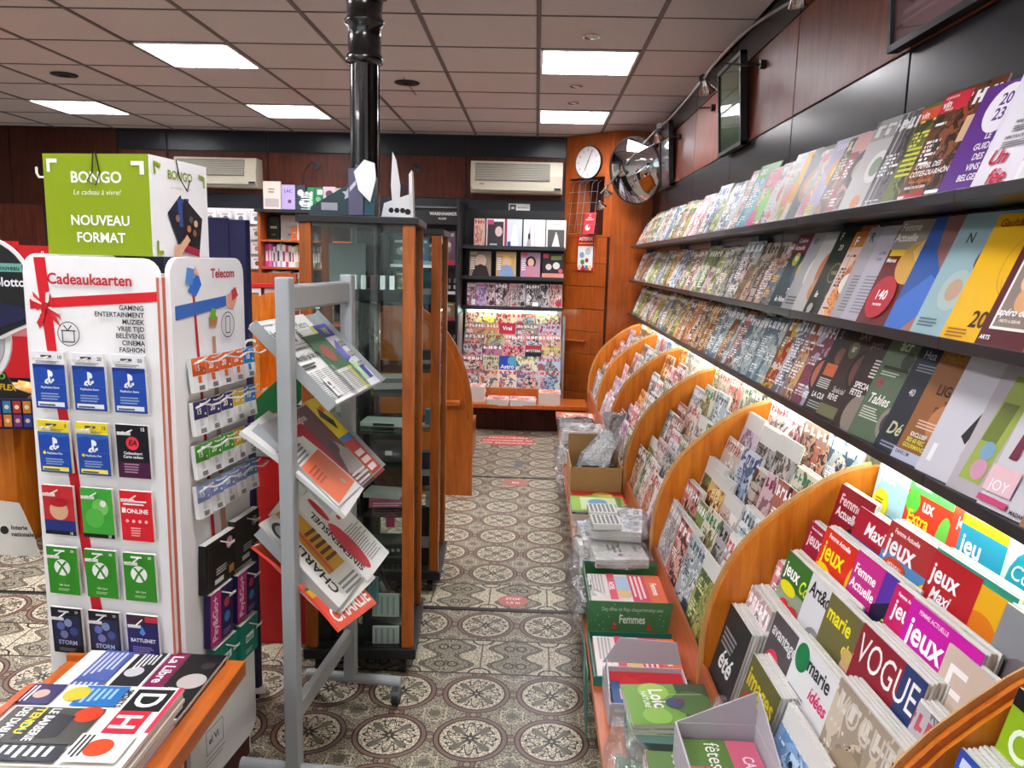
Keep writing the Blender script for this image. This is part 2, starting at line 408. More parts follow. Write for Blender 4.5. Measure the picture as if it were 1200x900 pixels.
# ---------------------------------------------------------------- magazines
def sheet_mesh(name, w, h, t, mats, bend=0.0, curl=0.0, nx=3, nz=6):
    """a bound paper block: cover grid in front, page edges round it; origin at the middle of the foot"""
    V = []; F = []; UV = []; mi = []
    bf = lambda z: bend*(z/h)**2
    for j in range(nz+1):
        for i in range(nx+1):
            u, v = i/nx, j/nz; V.append(((u-.5)*w, bf(v*h)+curl*(u*v)**3, v*h))
    k = nx+1
    for j in range(nz):
        for i in range(nx):
            F.append((j*k+i, j*k+i+1, (j+1)*k+i+1, (j+1)*k+i)); mi.append(0)
            UV += [(i/nx, j/nz), ((i+1)/nx, j/nz), ((i+1)/nx, (j+1)/nz), (i/nx, (j+1)/nz)]
    n = len(V); V += [(x, y+t, z) for x, y, z in V[:n]]
    for j in range(nz):
        for i in range(nx):
            F.append((n+(j+1)*k+i, n+(j+1)*k+i+1, n+j*k+i+1, n+j*k+i)); mi.append(2); UV += [(0, 0)]*4
    def rim(a, b, m): F.append((b, a, n+a, n+b)); mi.append(m); UV.extend([(.02, .5)]*4)
    for i in range(nx): rim(i, i+1, 1); rim(nz*k+i+1, nz*k+i, 1)
    for j in range(nz): rim((j+1)*k, j*k, 0); rim(j*k+nx, (j+1)*k+nx, 1)
    me = bpy.data.meshes.new(name); me.from_pydata(V, [], F)
    for m in mats: me.materials.append(m)
    me.polygons.foreach_set('material_index', mi)
    ul = me.uv_layers.new(name='UVMap'); ul.data.foreach_set('uv', [c for p in UV for c in p]); me.update()
    return me, bf

PAL = ['c9c4bc 222222 a07a60 5b4636', 'e9e6e0 b3202c c79a80 73564a', '1d1f24 e8e8e8 8a5a40 c9a890', '7b8c95 ffffff c6a890 3a4650', 'd8c8b4 5b2a20 a8532c 6b7a48',
       '8d2430 ffffff d6a080 40202a', '2c3c2c d8e0a0 6a7f3a a8a058', 'd9dde2 20407a b0c0d0 506080', '403028 e8d8b0 a05a28 d0a060', 'efe9e4 d03a70 e8b8b0 a06070',
       '335066 ffffff 90a8b0 c8d0c8', '6f7f4a ffffff 9fae60 4a5a30', 'c7b0b8 7a2040 e0c8c8 8a6068', '202830 f0c030 506070 a09080', 'e4e0d0 208060 b8a878 787048', '9a9aa0 111111 c8c0b8 605850',
       'd8a030 8a1020 f0d8a0 a06020', '8aa8b8 ffffff e0d0c0 405870']
PALB = ['e8405a ffffff f0c0a0 a04050', 'f2e24a c8102a e0a080 705040', 'ffffff d81e34 f0b8a0 5a3a40', '4aa0d8 ffe060 f0c8a0 305070', 'd81e34 ffffff e0b090 402030', 'f4f0e8 1050a0 d8b0a0 504858',
        'ff90a8 c01040 f8d8c8 905060', '50b848 ffffff f0d080 306030', 'f8a030 8a1010 f0d8b0 804020', '3a4a98 ffffff c8b0d0 282848']
NAMES = {'c9c4bc': 'stone grey', 'e9e6e0': 'off white', '1d1f24': 'black', '7b8c95': 'slate blue', 'd8c8b4': 'sand', '8d2430': 'crimson', '2c3c2c': 'forest green', 'd9dde2': 'pale blue', '403028': 'dark brown',
         'efe9e4': 'cream and pink', '335066': 'petrol blue', '6f7f4a': 'olive green', 'c7b0b8': 'dusty pink', '202830': 'near black', 'e4e0d0': 'ivory', '9a9aa0': 'mid grey', 'd8a030': 'ochre', '8aa8b8': 'light steel blue',
         'e8405a': 'coral red', 'f2e24a': 'bright yellow', 'ffffff': 'white', '4aa0d8': 'sky blue', 'd81e34': 'scarlet', 'f4f0e8': 'cream', 'ff90a8': 'candy pink', '50b848': 'leaf green', 'f8a030': 'orange', '3a4a98': 'royal blue'}
ORD = ['first', 'second', 'third', 'fourth', 'fifth', 'sixth', 'seventh', 'eighth', 'ninth', 'tenth', 'eleventh', 'twelfth'] + ['%dth' % i for i in range(13, 80)]
ORD[20] = '21st'; ORD[21] = '22nd'; ORD[22] = '23rd'; ORD[30] = '31st'; ORD[31] = '32nd'; ORD[32] = '33rd'; ORD[40] = '41st'; ORD[41] = '42nd'; ORD[42] = '43rd'
SEED = [0]
MCACHE = {}
def mag(mat4, w=.21, h=.28, t=.006, pal=None, ink=None, label='', group=None, bend=.0, curl=0.0, name='magazine', cat='magazine', flat=False, back=None, parent=None):
    SEED[0] += 1
    key = (name, round(w, 3), round(h, 3), round(t, 4), round(bend, 3), round(curl, 3), flat)
    if key not in MCACHE:
        MCACHE[key] = sheet_mesh(name, w, h, t, [M['flat'] if flat else M['cover'], M['pages'], M['white']], bend, curl)
    me, bf = MCACHE[key]
    o = bpy.data.objects.new(name, me); COL.objects.link(o); o.matrix_basis = mat4
    if parent is not None: o.parent = parent
    c = (pal or rnd.choice(PAL)).split(); colobj(o, *c, seed=SEED[0]*1.37)
    tag(o, label, cat, group)
    if ink is not None:
        ink.build(o, bend=bf if bend else None, off=(-w/2, 0, 0))
    return o

def wallM(x, y, z, lean=22, fan=4, roll=0):
    """cover facing the aisle (-X); local x runs towards the camera"""
    return Matrix.Translation((x, y, z)) @ Matrix.Rotation(R(-90+fan), 4, 'Z') @ Matrix.Rotation(R(-lean), 4, 'X') @ Matrix.Rotation(R(roll), 4, 'Y')

# ---------------------------------------------------------------- floor
def floor_mat():
    t = NT('patterned_cement_tile'); pos = t.n('ShaderNodeNewGeometry').outputs['Position']; s = t.sep(pos)
    X, Y = s[0], s[1]
    Yc = t.m('SUBTRACT', t.m('SUBTRACT', Y, t.m('MULTIPLY', t.m('GREATER_THAN', Y, 3.267), .028)), t.m('MULTIPLY', t.m('GREATER_THAN', Y, 5.44), .028))
    v = t.m('DIVIDE', t.m('SUBTRACT', Yc, 2.185), .267); u = t.m('ADD', t.m('DIVIDE', t.m('ADD', X, .17), .267), .5)
    fu = t.m('SUBTRACT', t.m('FRACT', u), .5); fv = t.m('SUBTRACT', t.m('FRACT', v), .5); cv = t.m('FLOOR', v)
    au, av = t.m('ABSOLUTE', fu), t.m('ABSOLUTE', fv)
    r = t.m('SQRT', t.m('ADD', t.m('MULTIPLY', fu, fu), t.m('MULTIPLY', fv, fv))); th = t.m('ARCTAN2', fv, fu)
    vor = t.n('ShaderNodeTexVoronoi', feature='DISTANCE_TO_EDGE'); t.lk(pos, vor.inputs['Vector']); vor.inputs['Scale'].default_value = 95
    mos = t.m('LESS_THAN', vor.outputs[0], .10)
    wn = t.noise(pos, 60, 2)
    cream = t.mix(mos, t.mix(wn, lin('f6eed6'), lin('dacfb2')), lin('958a72'))
    greyt = t.mix(mos, t.mix(wn, lin('c2b9a0'), lin('a0977f')), lin('5e5648'))
    dark = lin('241d1a'); red = lin('806055'); olive = lin('6a6456')
    def band(x, c, w): return t.m('LESS_THAN', t.m('ABSOLUTE', t.m('SUBTRACT', x, c)), w)
    col = greyt
    # small corner rosettes
    ru = t.m('SUBTRACT', .5, au); rv = t.m('SUBTRACT', .5, av); rc = t.m('SQRT', t.m('ADD', t.m('MULTIPLY', ru, ru), t.m('MULTIPLY', rv, rv)))
    curl = t.m('ADD', rc, t.m('MULTIPLY', t.m('SINE', t.m('MULTIPLY', t.m('ARCTAN2', rv, ru), 8)), .02))
    col = t.mix(band(curl, .155, .008), col, lin('d8cdb4')); col = t.mix(t.m('LESS_THAN', rc, .07), col, olive)
    # links between the medallions
    e1 = t.m('SQRT', t.m('ADD', t.m('MULTIPLY', ru, ru), t.m('MULTIPLY', fv, fv))); e2 = t.m('SQRT', t.m('ADD', t.m('MULTIPLY', rv, rv), t.m('MULTIPLY', fu, fu)))
    e = t.m('MINIMUM', e1, e2)
    col = t.mix(t.m('LESS_THAN', e, .105), col, dark); col = t.mix(t.m('LESS_THAN', e, .092), col, red); col = t.mix(t.m('LESS_THAN', e, .05), col, dark); col = t.mix(t.m('LESS_THAN', e, .038), col, lin('a09078'))
    # medallion
    col = t.mix(t.m('LESS_THAN', r, .462), col, dark); col = t.mix(t.m('LESS_THAN', r, .444), col, red)
    col = t.mix(t.m('LESS_THAN', r, .400), col, dark); inner = t.m('LESS_THAN', r, .376)
    col = t.mix(inner, col, cream)
    a8 = t.m('COSINE', t.m('MULTIPLY', th, 8)); a4 = t.m('ABSOLUTE', t.m('COSINE', t.m('MULTIPLY', th, 4)))
    sw = t.m('ADD', .235, t.m('MULTIPLY', a8, .085))
    col = t.mix(band(r, sw, .016), col, dark)
    sw2 = t.m('ADD', .26, t.m('MULTIPLY', t.m('COSINE', t.m('ADD', t.m('MULTIPLY', th, 8), t.m('MULTIPLY', r, 30))), .05))
    col = t.mix(t.m('MULTIPLY', inner, band(r, sw2, .012)), col, dark)
    leaf = t.m('MULTIPLY', t.m('LESS_THAN', r, .30), t.m('MULTIPLY', t.m('GREATER_THAN', r, .10), t.m('GREATER_THAN', t.m('ABSOLUTE', t.m('SINE', t.m('MULTIPLY', th, 2))), .93)))
    col = t.mix(leaf, col, olive)
    petal = t.m('LESS_THAN', r, t.m('ADD', .05, t.m('MULTIPLY', t.m('POWER', a4, 2.0), .07)))
    col = t.mix(petal, col, dark); col = t.mix(t.m('LESS_THAN', r, .02), col, lin('c8bc9c'))
    # scroll border rows
    bandrow = t.m('ADD', t.m('COMPARE', cv, 2.0, .1), t.m('COMPARE', cv, 4.0, .1))
    wv = t.m('ADD', .25, t.m('MULTIPLY', t.m('COSINE', t.m('MULTIPLY', fv, 12.566)), .12))
    b = t.mix(t.m('LESS_THAN', au, wv), greyt, cream)
    b = t.mix(band(au, wv, .03), b, olive); b = t.mix(band(t.m('ABSOLUTE', t.m('SUBTRACT', au, wv)), .03, .008), b, dark)
    q1 = t.m('SQRT', t.m('ADD', t.m('MULTIPLY', t.m('SUBTRACT', au, .41), t.m('SUBTRACT', au, .41)), t.m('MULTIPLY', t.m('SUBTRACT', av, .25), t.m('SUBTRACT', av, .25))))
    b = t.mix(band(q1, .07, .014), b, dark); b = t.mix(t.m('MULTIPLY', band(au, 0, .012), t.m('LESS_THAN', av, .38)), b, lin('6f6252'))
    q2 = t.m('SQRT', t.m('ADD', t.m('MULTIPLY', fu, fu), t.m('MULTIPLY', rv, rv))); b = t.mix(band(q2, .16, .015), b, dark)
    b = t.mix(t.m('GREATER_THAN', av, .47), b, dark)
    col = t.mix(t.m('MINIMUM', bandrow, 1.0), col, b)
    dirt = t.noise(pos, 2.2, 4, .6)
    col = t.mix(t.m('MULTIPLY', dirt, .2), col, lin('5f5648'))
    t.set(col, t.m('ADD', .3, t.m('MULTIPLY', dirt, .25)), spec=.45); return t.mat
M['floor'] = floor_mat(); M['grout'] = plain('dark_grout', '3c362f', .8)

def build_floor():
    fl = MB().box(-7, -3, -.06, 1.3, 8.3, -.004).build('floor', M['grout']); tag(fl, kind='structure')
    ts = .1335; me = MB().box(-.0662, -.0662, -.004, .0662, .0662, 0)
    tm = me.build('floor_tile', M['floor'], fl, bevel=0); first = tm
    xs = [-.17+ts*(k+.5) for k in range(-51, 11)]; rows = []
    y = 2.185-ts*38
    while y < 8.2:
        if abs(y-3.253) < .01 or abs(y-5.417) < .01: y += .028
        rows.append(y+ts/2); y += ts
    cand = [(x, y) for x in xs for y in rows if x < 1.2 and x > -6.9]
    def vis(x, y):
        px = 628+905*x/(y+.22); py = 307+1437/(y+.245) if y > .3 else 9999
        if not (-20 < px < 705 and py < 905): return False
        if -1.3 < x < -.7 and y < 2.3: return False
        return True
    v = sorted([c for c in cand if vis(*c)], key=lambda c: c[1]**2+c[0]**2)
    near = set(v[:300]); st = MB()
    for i, c in enumerate(v[:300]):
        if i == 0: first.location = (c[0], c[1], 0); continue
        o = first.copy(); COL.objects.link(o); o.location = (c[0], c[1], 0)
    for c in cand:
        if c not in near:
            x, y = c; b = .0662
            st.add([(x-b, y-b, 0), (x+b, y-b, 0), (x+b, y+b, 0), (x-b, y+b, 0)], [(0, 1, 2, 3)])
    st.build('floor_tile', M['floor'], fl, kind='stuff')
    for yy, a in ((3.267, -1.2), (5.431, -1.2)):
        MB().box(a, yy-.009, -.003, .2, yy+.009, .002).build('joint_strip', M['blackmat'], fl)
build_floor()

# floor stickers
def sticker(cx, cy, rx, ry, col, txts, label):
    o = MB().prism([(cx+rx*math.cos(i*math.pi/16), cy+ry*math.sin(i*math.pi/16)) for i in range(32)], .0005, .002, 'z').build('floor_sticker', M['solid'], label=label, cat='sticker')
    colobj(o, col)
    k = Ink(1, 1)
    for tx, y, h in txts: k.text(tx, 0, y, h, 'f6e6e0', al='C')
    k.build(o, 'lettering', M4=Matrix.Translation((cx, cy, .0022)) @ Matrix.Rotation(R(-90), 4, 'X'))
    return o
sticker(-.2, 6.6, .24, .19, 'c2584c', [('NOUVEAU', .07, .05), ('commandez ici', -.03, .05), ('VOS MAGAZINES', -.13, .045)], 'large red oval sticker on the floor before the back display')
sticker(-.1, 5.3, .1, .08, 'b8746a', [('ici', -.02, .04)], 'small faded pink sticker on the floor just past the middle of the aisle')
sticker(-.06, 3.365, .07, .06, 'c0716c', [('STOP', .01, .02), ('1,5 m', -.03, .02)], 'worn pink round sticker on the scroll border of the floor')
arrow = MB().prism([(-.12, 5.72), (-.06, 5.72), (-.06, 5.86), (-.02, 5.86), (-.09, 5.93), (-.16, 5.86), (-.12, 5.86)], .0005, .002, 'z').build('floor_sticker', M['greydk'], label='dark grey arrow stuck on the floor pointing to the back', cat='sticker')

# ---------------------------------------------------------------- ceiling
def build_ceiling():
    ce = MB().box(-7, -3, 2.80, 1.3, 8.3, 2.9).build('ceiling', M['tbar']); tag(ce, kind='structure')
    lampcells = set(); x0 = -.02; y0 = 4.685; p = .6; q = .597
    lamps = [(0, 0), (0, 3), (-4, 0), (-4, 3), (-7, 3), (-7, 0), (-4, -3), (-7, -3), (-1, -6), (-4, -6), (-4, -9)]
    for l in lamps: lampcells.add(l)
    tile = None
    for i in range(-11, 2):
        for j in range(-13, 6):
            if (i, j) in lampcells: continue
            x = x0+p*i; y = y0+q*j; x1 = min(x+p, 1.06); y1 = min(y+q, 7.84)
            if x1 < x+.05 or y1 < y+.05: continue
            if x1-x > p-.01 and y1-y > q-.01:
                if tile is None:
                    tile = MB().box(.011, .011, 2.762, p-.011, q-.011, 2.776).build('ceiling_tile', M['ceil'], ce); o = tile
                else: o = tile.copy(); COL.objects.link(o)
                o.location = (x, y, 0)
            else: MB().box(x+.011, y+.011, 2.762, x1-.005, y1-.005, 2.776).build('ceiling_tile', M['ceil'], ce)
    for i in range(-11, 3):
        x = x0+p*i
        if x < 1.05: MB().box(x-.012, -3, 2.757, x+.012, 7.85, 2.80).build('grid_runner', M['tbar'], ce)
    for j in range(-12, 6):
        y = y0+q*j; MB().box(-6.6, y-.005, 2.759, 1.07, y+.005, 2.80).build('grid_runner', M['tbar'], ce)
    names = {(0, 0): 'nearer of the two lit ceiling panels above the aisle', (0, 3): 'farther of the two lit ceiling panels above the aisle',
             (-4, 0): 'large lit ceiling panel above the gift card stand', (-4, 3): 'lit ceiling panel near the back wall left of the column',
             (-7, 3): 'lit ceiling panel at the left edge of the picture'}
    for (i, j) in lamps:
        x = x0+p*i; y = y0+q*j
        t = empty('ceiling_light', names.get((i, j), 'lit ceiling panel above the front of the shop'), 'ceiling light', (x+p/2, y+q/2, 2.76), group='recessed fluorescent ceiling panels')
        w = p/2-.014; d = q/2-.014
        fr = MB()
        for a in ((-w, -d, -w+.014, d), (w-.014, -d, w, d), (-w, -d, w, -d+.014), (-w, d-.014, w, d)): fr.box(a[0], a[1], -.006, a[2], a[3], .03)
        fr.build('frame', M['lampmetal'], t)
        MB().box(-w+.012, -d+.012, .022, w-.012, d-.012, .028).build('diffuser', M['lampface'], t)
        for k in (-1, 0, 1): MB().box(k*.135-.004, -d+.012, -.004, k*.135+.004, d-.012, .02).build('louvre', M['lampmetal'], t)
        if j in (0, 3):
            for k in range(5): MB().box(-w+.014, -d+.09*(k+1)-.0015, -.002, w-.014, -d+.09*(k+1)+.0015, .014).build('blade', M['lampmetal'], t)
build_ceiling()
for x, y, l in ((-3.32, 5.55, 'black round ceiling vent above the left of the shop'), (-.93, 5.6, 'black round ceiling vent right of the iron column')):
    t = empty('ceiling_vent', l, 'vent', (x, y, 2.756))
    MB().lathe([(0, -.004), (.06, -.006), (.085, -.004), (.088, .002), (0, .002)], 24).build('rim', M['blackmat'], t)
    MB().lathe([(0, -.012), (.03, -.012), (.035, -.006)], 16).build('core', M['rubber'], t)
MB().cyl((-.93, 5.45, 2.756), (-.93, 6.0, 2.756), .003, 6).build('ceiling_wire', M['blackmat'], label='thin wire across the ceiling tiles by the black vent', cat='wire')
for k, (x, y) in enumerate(((.263, 4.41), (.241, 5.6), (.251, 6.17))):
    t = empty('spotlight', 'small chrome recessed spot, %s over the aisle' % ('nearest', 'middle', 'farthest')[k], 'spotlight', (x, y, 2.757), group='recessed spots between the aisle lights')
    MB().lathe([(.045, 0), (.048, -.004), (.036, -.008), (.034, 0)], 20).build('ring', M['chrome'], t)
    MB().sphere((0, 0, 0), .025, 10, 6, (1, 1, .4)).build('bulb', M['whitepl'], t)

# ---------------------------------------------------------------- walls
def build_walls():
    wb = MB().box(-7, 7.87, 0, 1.3, 8.1, 2.8).build('wall_back', M['blackmat']); tag(wb, kind='structure')
    wr = MB().box(1.09, -3, 0, 1.3, 8.1, 2.8).build('wall_right', M['blackmat']); tag(wr, kind='structure')
    wl = MB().box(-7, -3, 0, -6.6, 8.1, 2.8).build('wall_left', M['white']); tag(wl, kind='structure')
    wf = MB().box(-7, -3.1, 0, 1.3, -3, .35).box(-7, -3.1, 2.6, 1.3, -3, 2.8).box(-7, -3.1, .35, -6.3, -3, 2.6).box(.9, -3.1, .35, 1.3, -3, 2.6).build('wall_front', M['white']); tag(wf, kind='structure')
    wn = MB().box(-6.3, -3.08, .35, .9, -3.02, .40).box(-6.3, -3.08, 2.55, .9, -3.02, 2.6).build('added_fill_window', M['steel']); tag(wn, kind='structure')  # unseen shopfront window, added to let daylight in as fill
    for x in (-6.3, -4.5, -2.7, -.9, .84): MB().box(x, -3.08, .4, x+.06, -3.02, 2.55).build('mullion', M['steel'], wn)
    for x in (-6.24, -4.44, -2.64, -.84): MB().box(x, -3.055, .4, x+1.68, -3.045, 2.55).build('pane', M['glass'], wn)
    def pan(x0, z0, x1, z1, m): MB().box(x0+.006, 7.85, z0+.004, x1-.006, 7.875, z1-.004).build('wall_panel', m, wb, bevel=.002)
    js = [-4.2, -3.7, -2.69, -1.7, -.71, .27]
    for a, b in zip(js, js[1:]):
        pan(a, 2.56, b, 2.757, M['black']); pan(a, 2.155, b, 2.56, M['wood_wall']); pan(a, .1, b, 2.155, M['black'])
    pan(-5.3, 2.0, -4.2, 2.757, M['wood_dark']); pan(-6.6, 2.0, -5.3, 2.757, M['wood_dark']); pan(-6.6, .1, -5.0, 2.0, M['wood_wall'])
    pan(.27, .1, 1.09, 2.757, M['wood_pillar'])
    # dark doorway left
    MB().box(-5.0, 7.86, 0, -4.2, 7.872, 2.0).build('doorway', M['rubber'], wb)
    def panr(y0, z0, y1, z1, m): MB().box(1.07, y0+.005, z0+.003, 1.092, y1-.005, z1-.003).build('wall_panel', m, wr, bevel=.002)
    ys = [-2.85, -1.8, -.75, .3, 1.35, 2.4, 3.45, 4.5, 5.55, 6.6, 7.5]
    for a, b in zip(ys, ys[1:]):
        panr(a, 2.60, b, 2.758, M['black']); panr(a, 2.185, b, 2.60, M['wood_right']); panr(a, 1.1, b, 2.185, M['black'])
        MB().box(1.05, a, .3, 1.091, b, 1.1).build('wall_panel', M['cream'], wr)
build_walls()

# pillar with clock recess
def build_pillar():
    t = empty('corner_cabinet', 'tall red-brown wooden corner cabinet holding the clock at the back right', 'cabinet', (.65, 7.6, 0))
    A = Vector((.27, 7.80)); B = Vector((.69, 7.42)); d = (B-A).normalized(); n = Vector((d.y, -d.x)); L = (B-A).length
    def wp(a, o=0): p = A+d*a+n*o; return (p.x, p.y)
    def slab(name, a0, a1, z0, z1, o0, o1, m, lev=t, **k):
        return MB().prism([wp(a0, o0), wp(a1, o0), wp(a1, o1), wp(a0, o1)], z0, z1, 'z').build(name, m, lev, world=True, **k)
    slab('top_board', 0, L, 2.36, 2.757, -.03, 0, M['wood_pillar'])
    slab('side_post', 0, .06, 1.8, 2.36, -.22, 0, M['wood_pillar']); slab('side_post', L-.09, L, 1.8, 2.36, -.22, 0, M['wood_pillar'])
    slab('recess_back', .06, L-.09, 1.8, 2.36, -.22, -.2, M['wood_dark'])
    slab('recess_floor', .06, L-.09, 1.80, 1.82, -.22, 0, M['wood_pillar'])
    z = 1.80; k = 0
    for z0, z1 in ((1.55, 1.795), (1.33, 1.545), (1.11, 1.325), (.89, 1.105), (.67, .885), (.45, .665), (.28, .445), (.02, .275)):
        slab('front_panel', .01, L-.03, z0, z1, -.03, 0, M['wood_pillar'], bevel=.003)
    slab('backing', 0, L-.02, .0, 1.8, -.06, -.032, M['wood_dark'])
    slab('handle_ledge', .09, .33, .785, .8, 0, .035, M['wood_h'])
    MB().box(B.x, B.y-.02, 0, 1.088, B.y+.02, 2.757).build('end_board', M['wood_pillar'], t, world=True)
    slab('edge_strip', L-.03, L, 0, 1.8, -.02, .004, M['wood_dark'])
    # clock
    c = Vector((*wp(L/2+.005, .004), 2.495)); xa = Vector((d.x, d.y, 0)); nn = Vector((n.x, n.y, 0))
    Mx = Matrix(((xa.x, -nn.x, 0, c.x), (xa.y, -nn.y, 0, c.y), (0, 0, 1, c.z), (0, 0, 0, 1)))
    ck = empty('wall_clock', 'round white wall clock on the corner cabinet', 'clock'); ck.matrix_basis = Mx
    ring = [(.155*math.cos(i*math.pi/16), .155*math.sin(i*math.pi/16)) for i in range(32)]
    MB().prism(ring, -.02, 0).build('case', M['blackmat'], ck, bevel=.003)
    MB().prism([(a*.95, b*.95) for a, b in ring], -.023, -.018).build('face', M['white'], ck)
    k = Ink(1, 1, y=-.0235)
    for i in range(60):
        a = i*math.pi/30; r0 = .13 if i % 5 == 0 else .137
        k.line(r0*math.sin(a), r0*math.cos(a), .141*math.sin(a), .141*math.cos(a), .004 if i % 5 == 0 else .0015, '303030'); k.k -= 1
    for i in range(1, 13):
        a = i*math.pi/6; k.text(str(i), .112*math.sin(a), .112*math.cos(a)-.009, .018, '303030', al='C', bold=0); k.k -= 1
    k.build(ck, 'dial_print')
    def hand(nm, a, l, w): MB().prism([(-w*math.cos(a)-.02*math.sin(a), w*math.sin(a)-.02*math.cos(a)), (w*math.cos(a)-.02*math.sin(a), -w*math.sin(a)-.02*math.cos(a)), (w*.6*math.cos(a)+l*math.sin(a), -w*.6*math.sin(a)+l*math.cos(a)), (-w*.6*math.cos(a)+l*math.sin(a), w*.6*math.sin(a)+l*math.cos(a))], -.028, -.026).build(nm, M['blackmat'], ck)
    hand('minute_hand', R(24), .125, .003); hand('hour_hand', R(205), .085, .004)
    # wire rack in the recess
    wr = empty('wire_rack', 'empty chrome wire brochure rack inside the corner cabinet recess', 'rack'); wr.matrix_basis = Mx
    for zz in (-.18, -.28, -.38, -.48, -.58, -.665):
        MB().tube([(-.15, -.05, zz), (-.15, -.10, zz), (.15, -.10, zz), (.15, -.05, zz)], .0025, 6).build('wire', M['steel'], wr)
    for xx in (-.15, -.07, 0, .08, .15): MB().tube([(xx, .05, -.14), (xx, -.04, -.2), (xx, -.10, -.665)], .0025, 6).build('wire', M['steel'], wr)
    k = Ink(.13, .2); k.rect(0, 0, 1, 1, 'cf2a3c'); k.text('LES', .5, .86, .05, 'ffffff', al='C'); k.text('JEUX', .5, .74, .06, 'ffffff', al='C', maxw=.7); k.text('CONCOURS', .5, .64, .06, 'ffffff', al='C', maxw=.8); k.disc(.4, .3, .22, 'f2dede'); k.disc(.5, .35, .1, 'cf2a3c')
    mag(Mx @ Matrix.Translation((.1, -.105, -.67)) @ Matrix.Rotation(R(-8), 4, 'X'), .13, .2, .003, 'cf2a3c', k, 'small red leaflet propped in the wire rack on the corner cabinet', flat=True, name='leaflet', cat='leaflet')
    k = Ink(.21, .34); k.rect(0, 0, 1, 1, 'c21f22'); k.text('ASTERIX', .5, .86, .09, 'ffffff', al='C', maxw=.8); k.rect(.08, .76, .92, .79, 'f2c21c'); k.rect(.06, .1, .94, .7, 'e8ece8'); k.disc(.3, .45, .14, '8fb0c8'); k.disc(.65, .55, .16, 'c0c8d0'); k.disc(.35, .25, .12, '4a9a4a'); k.disc(.6, .3, .1, 'b04030')
    for i in range(4): k.rect(.1+.21*i, .03, .26+.21*i, .16, ('e8c8b0', 'c83030', '4a80b0', 'e8d060')[i])
    mag(Mx @ Matrix.Translation((.0, -.006, -1.02)), .21, .34, .004, 'c21f22', k, 'red poster with white heading on the corner cabinet drawers', flat=True, name='poster', cat='poster')
build_pillar()

# convex mirror
def build_mirror():
    t = empty('convex_mirror', 'large round convex security mirror in the back right corner', 'mirror')
    n = Vector((-.72, -.66, -.2)).normalized(); x = Vector((-n.y, n.x, 0)).normalized(); x = -x if x.y > 0 and x.x < 0 else x; z = x.cross(-n).normalized()
    z = z if z.z > 0 else -z; x = (-n).cross(z)
    t.matrix_basis = Matrix(((x.x, -n.x, z.x, .84), (x.y, -n.y, z.y, 7.0), (x.z, -n.z, z.z, 2.36), (0, 0, 0, 1)))
    prof = []; Rr = .55; a = .285
    vs = MB(); k = 10; nn = 40
    P = [(0, -(Rr-math.sqrt(Rr*Rr-a*a)), 0)]; F = []
    for j in range(1, k+1):
        r = a*j/k; y = -(math.sqrt(Rr*Rr-r*r)-math.sqrt(Rr*Rr-a*a))
        for i in range(nn): P.append((r*math.cos(2*math.pi*i/nn), y, r*math.sin(2*math.pi*i/nn)))
    F += [(0, 1+i, 1+(i+1) % nn) for i in range(nn)]
    F += [(1+j*nn+i, 1+(j+1)*nn+i, 1+(j+1)*nn+(i+1) % nn, 1+j*nn+(i+1) % nn) for j in range(k-1) for i in range(nn)]
    MB().add(P, F).build('mirror_face', mirror, t, smooth=True)
    MB().prism([(.292*math.cos(i*math.pi/20), .292*math.sin(i*math.pi/20)) for i in range(40)], -.004, .015).build('rim', M['blackmat'], t)
    MB().cyl((0, .015, 0), (0, .2, .02), .02, 10).build('bracket', M['blackmat'], t)
mm = NT('mirror_glass'); mm.set(lin('c8ccce'), .04, metal=1); mirror = mm.mat
build_mirror()

# air conditioners
def air_con(x0, x1, z0, z1, label):
    t = empty('air_conditioner', label, 'air conditioner', ((x0+x1)/2, 7.85, z0)); w = (x1-x0)/2; h = z1-z0
    MB().prism([(-.0, 0), (-.15, .0), (-.19, .05), (-.2, h*.55), (-.17, h), (0, h)], -w, w, 'x').build('casing', M['ivory'], t, bevel=.006)
    MB().prism([(-.204, h*.38), (-.212, h*.40), (-.185, h*.93), (-.175, h*.93)], -w*.9, w*.72, 'x').build('grille_backing', M['grille'], t)
    for i in range(9):
        zz = h*(.42+.055*i); yy = -.212+.03*(i/9)
        MB().box(-w*.9, yy-.004, zz, w*.72, yy+.006, zz+.004).build('grille_slat', M['ivory'], t)
    MB().box(-w*.97, -.2, .02, w*.97, -.19, .026).build('air_flap', M['greydk'], t)
    MB().box(-w*.95, -.196, .03, w*.82, -.192, .052).build('air_flap', M['ivory'], t)
    MB().box(w*.82, -.2, .035, w*.96, -.19, .055).build('indicator', M['blackmat'], t)
    MB().box(-w*.8, -.206, h*.26, -w*.7, -.2, h*.29).build('badge', M['greydk'], t)
air_con(-.655, .235, 2.2, 2.5, 'ivory air conditioner on the back wall right of the column')
air_con(-3.56, -2.745, 2.2, 2.48, 'ivory air conditioner on the back wall behind the green box')
# small plate under the air conditioner
t = empty('wall_plate', 'small silver plate with a dark square under the air conditioner', 'sign', (-.185, 7.845, 2.04))
MB().box(-.1, -.008, 0, .11, 0, .075).build('plate', M['whitepl'], t); k = Ink(.21, .075, y=-.0085); k.rect(.05, .12, .34, .88, '23252c'); k.rect(.12, .3, .27, .6, 'c8c8c8'); k.text('Informations', .42, .42, .2, '444444', maxw=.52); k.build(t, 'lettering', off=(-.1, 0, 0))
